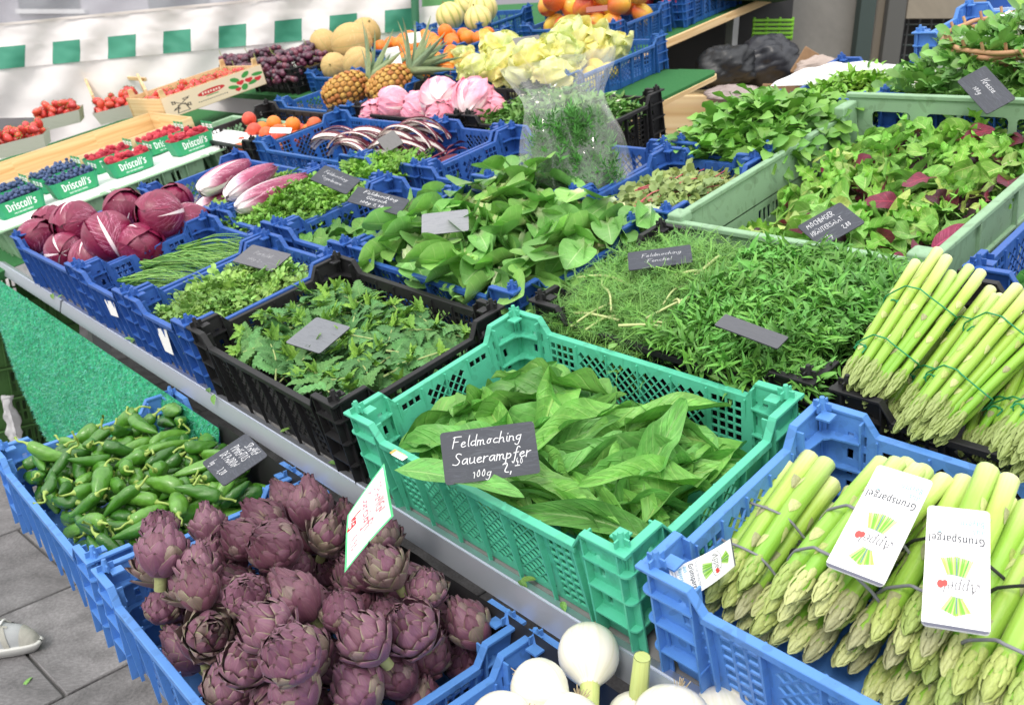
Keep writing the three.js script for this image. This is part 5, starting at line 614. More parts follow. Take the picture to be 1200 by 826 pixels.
const raspM = [[0.62, 0.035, 0.07], [0.5, 0.025, 0.06], [0.7, 0.06, 0.09]].map((c) => mat(c, 0.4, { clearcoat: 0.3 }));
const bluG = merge([new THREE.SphereGeometry(0.0075, 9, 7), new THREE.TorusGeometry(0.0022, 0.0007, 4, 7).rotateX(1.57).translate(0, 0.0073, 0)]), bluM = mat([0.075, 0.12, 0.24], 0.65, { map: noiseTex([225, 230, 240], 0.25, 64, 4, 16) });
{ const punnet = (u, v, kind, lb) => { const L = 0.185, W = 0.115, H = 0.062, g = thing('berry_punnet', lb, 'punnet', 'green card berry punnets'), bev = 0.016;
    const side = (x0, z0, x1, z1, m, nm, h0 = 0, h1 = H) => { const gg = grid((s, t) => { const k = 0.86 + 0.14 * s; return [lerp(x0, x1, t) * k, lerp(h0, h1, s), lerp(z0, z1, t) * k]; }, 2, 2), uv = gg.attributes.uv; return mesh(nm, gg, m, g); };
    const a = L / 2, b = W / 2; side(b, a - bev, b, -a + bev, brandM, 'printed_side'); side(-b, -a + bev, -b, a - bev, cardGreen, 'side'); side(-b + bev, a, b - bev, a, cardGreen, 'end'); side(b - bev, -a, -b + bev, -a, cardGreen, 'end'); side(-b, a - bev, -b + bev, a, cardGreen, 'corner'); side(b - bev, a, b, a - bev, cardGreen, 'corner'); side(b, -a + bev, b - bev, -a, cardGreen, 'corner'); side(-b + bev, -a, -b, -a + bev, cardGreen, 'corner');
    mesh('bottom', box(W * 0.84, 0.002, L * 0.84, 0, 0.0015, 0), cardGreen, g);
    for (let i = 0; i < 3; i++) { const t = mesh('tab', grid((s, q) => [lerp(-0.016, 0.016, q), s * 0.034, 0], 1, 1), tabM, g); t.position.set(-b + 0.026 + i * 0.036, H - 0.004, -a + 0.001); t.rotation.x = -0.1; }
    setT(g, u, v, BASE + 0.129, R(-0.05, 0.05)); const fr = { pos: g.position.clone(), quat: g.quaternion.clone() }, hp = new Heap(W - 0.008, L - 0.008, 0.044, 0.003);
    if (kind === 'r') for (let i = 0; i < 46; i++) { const d = hp.drop([[0, 0.0098]], 8), m = put(shadow(new THREE.Mesh(raspG, pick(raspM))), 'raspberry', `red raspberry in the ${lb.includes('beside') ? 'punnet beside the wooden tray' : 'punnet by the paper edge'}`, 'raspberry', 'raspberries in the green punnets'); inside(m, fr, d.p, qE(R(0, 3), R(0, 6), R(0, 3))); }
    else { const im = new THREE.InstancedMesh(bluG, bluM, 130), mm = new THREE.Matrix4(); for (let i = 0; i < 130; i++) { const d = hp.drop([[0, 0.0074]], 6); mm.compose(d.p, qE(R(-1.2, 1.2), R(0, 6), R(-1.2, 1.2)), V(1, 1, 1).multiplyScalar(R(0.85, 1.15))); im.setMatrixAt(i, mm); const k = R(0.7, 1.3); im.setColorAt(i, new THREE.Color().setRGB(k, k, k)); } put(shadow(im), 'blueberries', `dusty blueberries filling the ${lb}`.slice(0, 90), 'blueberries', 'blueberry fillings', 'stuff'); im.position.copy(g.position); im.quaternion.copy(g.quaternion); } };
  punnet(-2.5, 0.16, 'b', 'green card blueberry punnet with white lettering at the crate end'); punnet(-2.5, 0.37, 'b', 'green card blueberry punnet next to the raspberries'); punnet(-2.5, 0.6, 'r', 'green card raspberry punnet next to the blueberries'); punnet(-2.48, 0.86, 'r', 'green card raspberry punnet at the apricot end');
  punnet(-2.69, 0.16, 'b', 'green card blueberry punnet beside the wooden tray'); punnet(-2.69, 0.37, 'b', 'green card blueberry punnet beside the wooden tray, next to raspberries'); punnet(-2.69, 0.59, 'r', 'green card raspberry punnet beside the wooden tray'); punnet(-2.68, 0.82, 'r', 'green card raspberry punnet beside the wooden tray, farther uphill'); }
{ // strawberries: trays, a printed box
  const seedT = canvasTex(64, 64, (g, W, H) => { g.fillStyle = '#fff'; g.fillRect(0, 0, W, H); g.fillStyle = '#f4d878'; for (let i = 0; i < 7; i++) for (let j = 0; j < 8; j++) g.fillRect(i * 9 + (j % 2) * 4, j * 8, 2, 1.4); }), sm = [[0.62, 0.045, 0.035], [0.72, 0.08, 0.045], [0.5, 0.03, 0.03]].map((c) => mat(c, 0.35, { clearcoat: 0.3, map: seedT })), cg = mat([0.14, 0.32, 0.06], 0.6, D2);
  const cal = merge(Array.from({ length: 7 }, (_, i) => leafGeo({ L: 0.017, W: 0.009, prof: PR.lance, fold: 0.2, bend: -0.6, nl: 4, nw: 2 }).rotateY(i * 0.9).translate(0, 0.017, 0)).concat([nub(0.02, 0.0012, 0.012)]));
  const sp = sm.map((m) => two([['fruit', blob(0.0165, 1, 1.45, 14, 12, (a, t) => 0.55 + 0.55 * Math.pow(t, 0.6)), m], ['calyx', cal, cg]]));
  const toss = (fr, L, W, floor, n, lb) => { const hp = new Heap(L, W, floor, 0.006); for (let i = 0; i < n; i++) { const d = hp.drop([[0, 0.019]], 10), c = copyOf(pick(sp), 'strawberry', lb, 'strawberry', 'strawberries'); inside(c, fr, d.p, qE(R(-1.4, 1.4), R(0, 6), R(-1.4, 1.4))); c.scale.setScalar(R(1.05, 1.4)); } };
  const pulpM = mat([0.62, 0.59, 0.55], 0.85, { ...D2, bumpMap: bumpNoise, bumpScale: 0.001 }), bask = (px, py, L, W, lb, lb2, n) => { const g = thing('berry_basket', lb, 'basket', 'white card strawberry baskets'), m = pulpM, h = 0.07; for (const s of [-1, 1]) { mesh('side', grid((a, t) => [lerp(-L / 2, L / 2, t) * (0.86 + 0.14 * a), a * h, s * W / 2 * (0.86 + 0.14 * a)], 1, 1), m, g); mesh('end', grid((a, t) => [s * L / 2 * (0.86 + 0.14 * a), a * h, lerp(-W / 2, W / 2, t) * (0.86 + 0.14 * a)], 1, 1), m, g); } mesh('bottom', box(L * 0.84, 0.002, W * 0.84, 0, 0.001, 0), m, g); const [u, v] = hitT(px, py, 0.03); setT(g, u, v, -0.05, 1.1); toss({ pos: g.position, quat: g.quaternion }, L - 0.01, W - 0.01, 0.045, n, lb2); };
  bask(22, 158, 0.26, 0.18, 'white card basket of strawberries behind the dark tag', 'red strawberry in the basket behind the dark tag', 36); bask(66, 130, 0.26, 0.17, 'white card basket of strawberries by the curtain', 'red strawberry in the basket by the curtain', 34); bask(136, 121, 0.25, 0.17, 'white card basket of strawberries under the wooden handle', 'red strawberry in the basket under the wooden handle', 34);
  const plank = (g, nm, p0, p1, h, th, q) => { const d = p1.clone().sub(p0), l = d.length(), m = mesh(nm, uvBox(rbox(l, h, th, 0.002), 2.5), M.wood, g), x = d.normalize(), y = Tn.clone(), z = x.clone().cross(y).normalize(), y2 = z.clone().cross(x); m.position.copy(p0).add(p1).multiplyScalar(0.5); m.quaternion.setFromRotationMatrix(new THREE.Matrix4().makeBasis(x, y2, z)); return m; };
  const tr = thing('wooden_tray', 'pale wooden tray with a handle frame behind the berry punnets', 'tray'); tr.position.set(0, 0, 0); plank(tr, 'side_plank', P(-2.98, 0.0, -0.035), P(-2.98, 1.1, -0.035), 0.1, 0.008); plank(tr, 'side_plank', P(-3.5, 0.0, -0.04), P(-3.5, 1.1, -0.04), 0.1, 0.008); plank(tr, 'end_plank', P(-3.495, 1.1, -0.04), P(-2.985, 1.1, -0.04), 0.11, 0.008);
  const W = (px, py, w) => P(...hitT(px, py, w)); plank(tr, 'handle_post', W(112, 122, 0.05), W(98, 90, 0.05), 0.1, 0.014); plank(tr, 'handle_post', W(174, 116, 0.05), W(164, 96, 0.05), 0.1, 0.014); plank(tr, 'handle_bar', W(95, 87, 0.06), W(170, 93, 0.06), 0.02, 0.016);
  mesh('tray_floor', uvBox(box(0.5, 0.006, 1.09), 2.5), M.wood, tr).position.copy(P(-3.24, 0.55, -0.08)); tr.children[tr.children.length - 1].quaternion.copy(qT);
  // printed strawberry box
  const bt = canvasTex(512, 192, (g, Wd, H) => { g.fillStyle = '#f0dcc0'; g.fillRect(0, 0, Wd, H); for (let i = 0; i < 200; i++) { g.globalAlpha = 0.08; g.fillStyle = pick(['#d8b88c', '#fff4e0']); g.fillRect(R(0, Wd), R(0, H), R(10, 60), 1.5); } g.globalAlpha = 1; g.strokeStyle = '#3a3432'; g.lineWidth = 5; g.save(); g.translate(82, 100); for (let i = 0; i < 4; i++) { g.rotate(Math.PI / 2); g.beginPath(); g.moveTo(0, 0); g.lineTo(44, -44); g.stroke(); g.strokeRect(14, -40, 22, 12); } g.restore(); g.beginPath(); g.moveTo(66, 105); g.lineTo(54, 175); g.lineTo(112, 175); g.lineTo(98, 105); g.closePath(); g.stroke(); g.fillStyle = '#cf2f35'; g.beginPath(); g.ellipse(235, 78, 70, 26, -0.08, 0, 7); g.fill(); g.fillStyle = '#3c9a4c'; g.fillRect(205, 108, 62, 8); g.fillStyle = '#fbe9dc'; g.font = 'bold 26px sans-serif'; g.textAlign = 'center'; for (let i = 0; i < 7; i++) { g.fillRect(188 + i * 14, 68 + (i % 3), 8, 22 - (i % 2) * 5); } g.fillStyle = '#5a4a42'; for (let i = 0; i < 14; i++) g.fillRect(160 + i * 11, 140 + (i % 2) * 2, 6, 9); const sb = (x, y, s) => { g.fillStyle = '#d8303a'; g.beginPath(); g.moveTo(x, y + 30 * s); g.bezierCurveTo(x - 34 * s, y, x - 18 * s, y - 22 * s, x, y - 12 * s); g.bezierCurveTo(x + 18 * s, y - 22 * s, x + 34 * s, y, x, y + 30 * s); g.fill(); }; g.fillStyle = '#3f9a48'; for (const [x, y] of [[360, 60], [420, 40], [480, 70], [345, 120], [450, 130], [400, 150]]) { g.beginPath(); g.ellipse(x, y, 30, 17, x * 0.02, 0, 7); g.fill(); } sb(385, 95, 1); sb(430, 95, 1.05); sb(478, 110, 0.95); sb(365, 150, 0.8); });
  const bx = thing('strawberry_box', 'pale wooden strawberry box printed with a windmill and strawberries', 'box'), A = W(196, 140, -0.02), B = W(312, 98, -0.02), mid = A.clone().add(B).multiplyScalar(0.5), len = A.distanceTo(B), dir = B.clone().sub(A).normalize(), q = new THREE.Quaternion().setFromRotationMatrix(new THREE.Matrix4().makeBasis(dir, Tn.clone().cross(dir).cross(dir).negate().normalize(), dir.clone().cross(Tn.clone().cross(dir).cross(dir).negate()).normalize()));
  bx.position.copy(mid); bx.quaternion.copy(q); const fz = mesh('printed_panel', rbox(len, 0.105, 0.006, 0.001, 0, 0.052, 0), M.wood, bx), face = mesh('print', new THREE.PlaneGeometry(len - 0.004, 0.1).translate(0, 0.052, 0.0036), mat([1, 1, 1], 0.7, { map: bt }), bx); mesh('back_panel', rbox(len, 0.105, 0.006, 0.001, 0, 0.052, -0.36), M.wood, bx); for (const s of [-1, 1]) mesh('end_panel', rbox(0.008, 0.1, 0.34, 0.001, s * (len / 2 - 0.006), 0.05, -0.18), M.wood, bx); mesh('bottom', box(len - 0.02, 0.005, 0.34, 0, 0.006, -0.18), M.wood, bx);
  toss({ pos: V(0, 0, -0.18).applyQuaternion(q).add(mid), quat: q }, len - 0.05, 0.32, 0.055, 70, 'red strawberry in the printed wooden box');
  for (const s of [-1, 1]) for (const z of [-0.02, -0.34]) { const sh = new THREE.Shape([[0, 0], [0.05, 0], [0.022, 0.14], [0, 0.14]].map((a) => new THREE.Vector2(a[0] * -s, a[1]))); const m = mesh('corner_block', new THREE.ExtrudeGeometry(sh, { depth: 0.012, bevelEnabled: false }), M.wood, bx); m.position.set(s * (len / 2 - 0.012), 0.002, z); } }
// ---------- tags with chalk writing ----------
const GL = { a: [.48, [.4, .45, .2, .52, .03, .25, .15, 0, .35, .15, .4, .45], [.4, .45, .38, .1, .48, 0]], b: [.46, [.1, 1, .07, 0], [.07, .3, .25, .5, .42, .28, .25, 0, .08, .1]], c: [.42, [.4, .42, .2, .52, .04, .25, .2, 0, .42, .1]], d: [.48, [.38, .42, .2, .52, .03, .25, .18, 0, .38, .15], [.42, 1, .38, .1, .48, 0]], e: [.42, [.05, .25, .38, .3, .25, .52, .05, .35, .08, .08, .25, 0, .42, .12]], f: [.4, [.42, .85, .3, 1, .2, .8, .18, -.3, .1, -.4, .02, -.25], [.05, .45, .38, .48]], g: [.46, [.38, .42, .2, .52, .03, .28, .18, .02, .38, .2], [.4, .5, .36, -.25, .18, -.42, .03, -.25]], h: [.46, [.1, 1, .06, 0], [.07, .3, .25, .52, .36, .35, .36, 0, .46, .04]], i: [.2, [.1, .5, .08, .05, .2, .02], [.11, .7, .13, .74]], k: [.4, [.08, 1, .06, 0], [.36, .5, .1, .25, .4, 0]], l: [.2, [.12, 1, .07, .1, .2, .02]], m: [.62, [.05, .5, .05, 0], [.05, .35, .18, .52, .26, .35, .26, 0], [.26, .35, .4, .52, .48, .35, .48, .03, .62, .04]], n: [.44, [.05, .5, .05, 0], [.05, .35, .22, .52, .34, .35, .34, .03, .44, .04]], o: [.44, [.22, .5, .03, .25, .2, 0, .4, .25, .22, .5, .42, .45]], p: [.44, [.06, .5, .05, -.42], [.06, .35, .25, .52, .4, .25, .22, 0, .06, .12]], r: [.34, [.05, .5, .05, 0], [.05, .3, .18, .5, .32, .46]], s: [.34, [.3, .45, .12, .52, .06, .38, .28, .2, .2, 0, .03, .05]], t: [.32, [.18, .85, .14, .08, .3, 0], [.02, .5, .32, .52]], u: [.46, [.04, .5, .05, .1, .18, 0, .34, .15], [.36, .5, .35, .08, .46, 0]], v: [.38, [.03, .5, .17, 0, .36, .5]], w: [.56, [.03, .5, .14, 0, .27, .4, .4, 0, .54, .5]], z: [.38, [.04, .5, .34, .5, .04, 0, .36, .02]],
  F: [.6, [.12, 1, .08, .5, .1, 0], [.0, .95, .3, 1.02, .62, .98], [.1, .55, .45, .56]], S: [.55, [.5, .85, .3, 1.02, .1, .8, .3, .52, .5, .3, .3, -.05, .0, .12]], G: [.6, [.55, .82, .3, 1, .04, .5, .25, 0, .55, .1, .55, .42, .35, .44]], V: [.55, [.03, 1, .25, 0, .52, 1]], K: [.52, [.08, 1, .08, 0], [.5, 1, .1, .45, .52, 0]], W: [.8, [.02, 1, .2, 0, .38, .7, .58, 0, .78, 1]], P: [.5, [.08, 1, .08, 0], [.08, .97, .45, .95, .42, .5, .09, .48]], I: [.2, [.1, 1, .1, 0]], M: [.66, [.05, 0, .1, 1, .32, .3, .55, 1, .6, 0]], E: [.46, [.42, 1, .08, 1, .08, 0, .44, 0], [.08, .52, .36, .52]], N: [.55, [.07, 0, .08, 1, .48, 0, .48, 1]], T: [.52, [.02, 1, .52, 1], [.27, 1, .25, 0]], O: [.58, [.3, 1, .04, .5, .28, 0, .54, .5, .3, 1]], D: [.54, [.08, 1, .08, 0], [.08, 1, .5, .85, .48, .2, .08, 0]], A: [.54, [.02, 0, .27, 1, .52, 0], [.12, .36, .43, .36]], R: [.52, [.08, 0, .08, 1], [.08, 1, .46, .95, .42, .55, .09, .5, .5, 0]], C: [.52, [.5, .82, .28, 1, .04, .5, .26, 0, .5, .14]], H: [.54, [.08, 1, .08, 0], [.48, 1, .48, 0], [.08, .52, .48, .52]], L: [.44, [.08, 1, .08, 0, .42, 0]], U: [.54, [.08, 1, .08, .2, .28, 0, .48, .2, .48, 1]],
  '0': [.42, [.2, .8, .03, .4, .2, 0, .38, .4, .2, .8]], '1': [.26, [.02, .55, .18, .82, .16, 0]], '2': [.44, [.04, .65, .22, .84, .38, .62, .04, 0, .42, .02]], '4': [.44, [.28, .82, .02, .3, .42, .3], [.32, .5, .3, -.05]], '7': [.4, [.04, .8, .38, .8, .15, 0]], '8': [.42, [.22, .42, .05, .62, .2, .82, .36, .62, .05, .2, .2, 0, .38, .2, .22, .42]], '9': [.42, [.36, .62, .18, .82, .04, .6, .2, .42, .36, .6, .3, 0]], ',': [.18, [.1, .06, .04, -.16]], '-': [.4, [.05, .35, .35, .36]] };
GL['ä'] = [GL.a[0], ...GL.a.slice(1), [.12, .7, .14, .74], [.3, .7, .32, .74]]; GL['Ä'] = [GL.A[0], ...GL.A.slice(1), [.12, 1.15, .14, 1.18], [.4, 1.15, .42, 1.18]];
function chalk(g, text, x, y, h, slant = 0.18, sp = 0.05) { // single stroke handwriting
  for (const ch of text) { const q = GL[ch]; if (!q) { x += h * 0.3; continue; } for (const st of q.slice(1)) { const p = []; for (let i = 0; i < st.length; i += 2) p.push([x + h * (st[i] + slant * st[i + 1]) + R(-0.6, 0.6), y - h * st[i + 1] + R(-0.6, 0.6)]); g.beginPath(); g.moveTo(...p[0]); if (p.length < 3) g.lineTo(...p[1]); else { for (let i = 1; i < p.length - 1; i++) { const e = i === p.length - 2 ? p[i + 1] : [(p[i][0] + p[i + 1][0]) / 2, (p[i][1] + p[i + 1][1]) / 2]; g.quadraticCurveTo(...p[i], ...e); } } g.stroke(); } x += h * (q[0] + sp); }
  return x;
}
let blankSlate; const slate = (lines, faint = 1, base = [54, 58, 68]) => !lines.length ? { blank: true, base } : canvasTex(384, 256, (g, W, H) => { g.fillStyle = rgb(base); g.fillRect(0, 0, W, H); for (let i = 0; i < 500; i++) { g.globalAlpha = R(0.02, 0.09); g.strokeStyle = pick(['#b8bcc6', '#2c2d34', '#9a9ea8']); g.lineWidth = R(0.5, 7); const x = R(0, W), y = R(0, H), a = R(-0.5, 0.5); g.beginPath(); g.moveTo(x, y); g.lineTo(x + Math.cos(a) * R(10, 90), y + Math.sin(a) * R(10, 60)); g.stroke(); } g.lineCap = 'round'; g.lineJoin = 'round'; g.strokeStyle = '#f2f2f4'; for (const [t, x, y, h, sl, lw] of lines) { g.globalAlpha = 0.95 * faint; g.lineWidth = lw || h * 0.066; chalk(g, t, x, y, h, sl); } });
function signPx(px, w, k, tex, label, o = {}) { // corners TL TR BR BL in the photograph; w: height of its middle over the table; k: how far it turns from the table to the viewer
  const c = [0, 1].map((i) => px.reduce((a, p) => a + p[i], 0) / 4), p0 = P(...hitT(...c, w)), n = Tn.clone().lerp(CAM.clone().sub(p0).normalize(), k).normalize(), q = px.map((p) => hit(...p, p0, n));
  const x = q[1].clone().sub(q[0]).add(q[2]).sub(q[3]), Wd = x.length() / 2; x.normalize(); const y = q[0].clone().sub(q[3]).add(q[1]).sub(q[2]), Hd0 = y.length() / 2; y.addScaledVector(x, -y.dot(x)); const Hd = Math.max(y.length() / 2, 0.03); y.normalize(); const z = x.clone().cross(y);
  const g = thing(o.name || 'price_tag', label, o.cat || 'tag', o.group || 'tags among the produce'), r = Math.min(0.006, Hd * 0.1); g.position.copy(p0); g.quaternion.setFromRotationMatrix(new THREE.Matrix4().makeBasis(x, y, z));
  const sh = new THREE.Shape(), a = Wd / 2, b = Hd / 2; sh.moveTo(-a + r, -b); sh.lineTo(a - r, -b); sh.quadraticCurveTo(a, -b, a, -b + r); sh.lineTo(a, b - r); sh.quadraticCurveTo(a, b, a - r, b); sh.lineTo(-a + r, b); sh.quadraticCurveTo(-a, b, -a, b - r); sh.lineTo(-a, -b + r); sh.quadraticCurveTo(-a, -b, -a + r, -b);
  mesh('board', new THREE.ExtrudeGeometry(sh, { depth: 0.0018, bevelEnabled: false }).translate(0, 0, -0.002), o.back || mat([0.05, 0.052, 0.06], 0.6), g);
  const fg = new THREE.ShapeGeometry(sh), p = fg.attributes.position, uv = fg.attributes.uv; for (let i = 0; i < p.count; i++) uv.setXY(i, p.getX(i) / Wd + 0.5, p.getY(i) / Hd + 0.5); mesh(o.face || 'written_face', fg, tex.blank ? mat(new THREE.Color(rgb(tex.base.map((q) => q * 1.15))), 0.55, { map: blankSlate ||= slate([['-', -200, 500, 5]], 1, [222, 222, 222]) }) : mat([1, 1, 1], o.rough || 0.55, { map: tex }), g).position.z = 0.0004;
  return g;
}
signPx([[517, 510], [626, 490], [633, 557], [520, 566]], 0.062, 0.85, slate([['Feldmoching', 40, 84, 54, .25], ['Sauerampfer', 36, 168, 58, .25], ['100g', 110, 238, 44, .25], ['2,', 232, 232, 60, .1], ['40', 286, 200, 38, .1], ['-', 284, 226, 60, 0, 4]]), 'dark tag chalked Feldmoching Sauerampfer 100g 2,40 standing in the sorrel leaves');
signPx([[292, 512], [320, 539], [256, 564], [232, 537]], -0.0, 0.35, slate([['SPANIEN', 130, 54, 44, .1], ['PIMIENTOS', 60, 112, 46, .1], ['DE PADRON', 50, 170, 44, .1], ['kg', 60, 232, 40, .1], ['7,20', 190, 232, 46, .1]]), 'dark tag chalked Pimientos de Padron lying on the green peppers');
signPx([[422, 218], [480, 235], [467, 251], [403, 236]], 0.09, 0.35, slate([['Feldmoching', 60, 76, 48, .2], ['Giersch', 100, 146, 50, .2], ['100g 2,40', 80, 220, 46, .2]]), 'dark tag chalked Feldmoching Giersch 100g beside the pak choi');
signPx([[383, 195], [426, 211], [402, 227], [360, 208]], 0.1, 0.35, slate([['Feldmoching', 50, 100, 46, .2], ['Vogelmiere', 60, 180, 48, .2]], 0.8), 'dark tag chalked Feldmoching Vogelmiere on the chickweed');
signPx([[488, 250], [545, 247], [553, 268], [500, 277]], 0.075, 0.4, slate([], 1, [138, 140, 146]), 'grey blank tag lying on the pak choi');
signPx([[300, 289], [348, 298], [311, 318], [267, 303]], 0.03, 0.2, slate([['Portulak', 90, 110, 50, .2], ['100g 2,-', 90, 190, 44, .2]], 0.35, [92, 92, 98]), 'grey tag with faint chalk lying on the purslane');
signPx([[372, 374], [413, 381], [372, 416], [333, 398]], 0.03, 0.15, slate([], 1, [112, 116, 122]), 'scuffed grey tag lying on the nettles');
signPx([[748, 295], [825, 284], [796, 310], [724, 318]], 0.06, 0.3, slate([['Feldmoching', 80, 100, 46, .2], ['Fenchel', 110, 178, 46, .2]], 0.75), 'dark tag chalked Feldmoching Fenchel on the wild fennel');
signPx([[850, 369], [926, 396], [908, 407], [836, 379]], 0.085, 0.2, slate([], 1, [84, 86, 92]), 'dark blank tag lying in the narrow leaved herb');
signPx([[922, 271], [984, 238], [1015, 259], [975, 284]], 0.02, 0.35, slate([['MOCHINGER', 40, 74, 46, .15], ['KRÄUTERSALAT', 20, 146, 40, .15], ['100g', 60, 222, 40, .2], ['2,80', 230, 214, 44, .2]]), 'dark tag chalked Mochinger Kräutersalat 2,80 in the sage green crate');
signPx([[1148, 71], [1191, 113], [1157, 136], [1128, 100]], 0.11, 0.5, slate([['Kresse', 100, 110, 56, .2], ['100g', 120, 200, 46, .2]], 0.9), 'dark tag chalked Kresse leaning on the flowering cress');
signPx([[461, 152], [475, 170], [451, 176], [441, 164]], 0.05, 0.5, slate([], 1, [110, 108, 108]), 'grey blank tag standing in the tardivo');
signPx([[610, 43], [641, 40], [623, 51], [592, 56]], 0.12, 0.4, slate([], 1, [120, 118, 116]), 'grey blank tag lying on the lettuces');
signPx([[0, 138], [34, 138], [42, 151], [-20, 153]], 0.07, 0.4, slate([], 1, [78, 76, 78]), 'dark tag leaning on the strawberries');
signPx([[684, 9], [716, 5], [708, 13], [690, 14]], 0.1, 0.5, slate([], 1, [150, 84, 70]), 'reddish tag lying on the mangoes');
const wcT = canvasTex(128, 96, (g, W, H) => { g.fillStyle = '#f7f7f4'; g.fillRect(0, 0, W, H); g.strokeStyle = '#8a8a90'; g.lineWidth = 2; g.globalAlpha = 0.6; for (let i = 0; i < 3; i++) { g.beginPath(); g.moveTo(16, 28 + i * 20); g.lineTo(W - 20 - i * 14, 27 + i * 20); g.stroke(); } });
const whiteB = mat([0.8, 0.8, 0.78], 0.6);
signPx([[475, 40], [494, 36], [492, 50], [476, 51]], 0.1, 0.7, wcT, 'small white card standing in the clementines', { back: whiteB });
signPx([[455, 56], [473, 53], [465, 76], [448, 80]], 0.12, 0.7, wcT, 'white card standing between the pineapples and melons', { back: whiteB });
signPx([[314, 150], [333, 151], [349, 155], [318, 155]], 0.02, 0.4, wcT, 'white card lying on the apricots', { back: whiteB });
// crate stickers
for (const [px, lb, w] of [[[[188, 383], [200, 385], [209, 415], [199, 410]], 'white sticker on the front of the purslane crate', -0.07], [[[127, 350], [138, 353], [144, 371], [135, 368]], 'white sticker on the front of the chives crate', -0.07]]) { const pl = P(0, 0.012, w), n = V(0, -0.1, 1).normalize(), q = px.map((p) => hit(...p, pl, n)), g = new THREE.BufferGeometry(); g.setAttribute('position', new THREE.Float32BufferAttribute(q.flatMap((v) => [v.x, v.y, v.z + 0.012]), 3)); g.setAttribute('uv', new THREE.Float32BufferAttribute([0, 1, 1, 1, 1, 0, 0, 0], 2)); g.setIndex([0, 3, 1, 1, 3, 2]); g.computeVertexNormals(); put(shadow(new THREE.Mesh(g, M.paper)), 'crate_sticker', lb, 'sticker', 'stickers on crates'); }
// artichoke price paper: white with a green edge, red marker writing
{ const t = canvasTex(320, 256, (g, W, H) => { g.fillStyle = '#f8f6f4'; g.fillRect(0, 0, W, H); g.strokeStyle = '#5fd08c'; g.lineWidth = 16; g.strokeRect(4, 4, W - 8, H - 8); g.lineCap = 'round'; g.strokeStyle = '#d88a94'; g.lineWidth = 6; chalk(g, 'SPANIEN', 60, 78, 44, .15); g.lineWidth = 7; g.strokeStyle = '#d4707c'; chalk(g, 'Carciofi', 40, 150, 56, .15); g.strokeStyle = '#e0202c'; g.lineWidth = 10; chalk(g, 'kg', 70, 224, 58, .2); g.strokeStyle = '#d87c86'; g.lineWidth = 5; chalk(g, '4,90', 180, 224, 44, .15); });
  const q = [[450, 543], [461, 604], [403, 671], [407, 604]].map(([a, b]) => hit(a, b, P(...hitT(428, 612, 0)), Tn.clone().lerp(CAM.clone().sub(P(0, 0, 0)).normalize(), 0.75).normalize())), n = q[1].clone().sub(q[0]).cross(q[3].clone().sub(q[0])).normalize().negate();
  const g = grid((s, tt) => { const a = q[3].clone().lerp(q[2], tt), b = q[0].clone().lerp(q[1], tt), p = a.lerp(b, s).addScaledVector(n, 0.012 * Math.sin(s * 3.1) * (0.5 + tt) + 0.006 * Math.sin(tt * 5)); return [p.x, p.y, p.z]; }, 12, 12); put(shadow(new THREE.Mesh(g, mat([1, 1, 1], 0.6, { map: t, ...D2 }))), 'price_paper', 'curled white price paper with a green edge stuck in the artichokes', 'price paper'); }
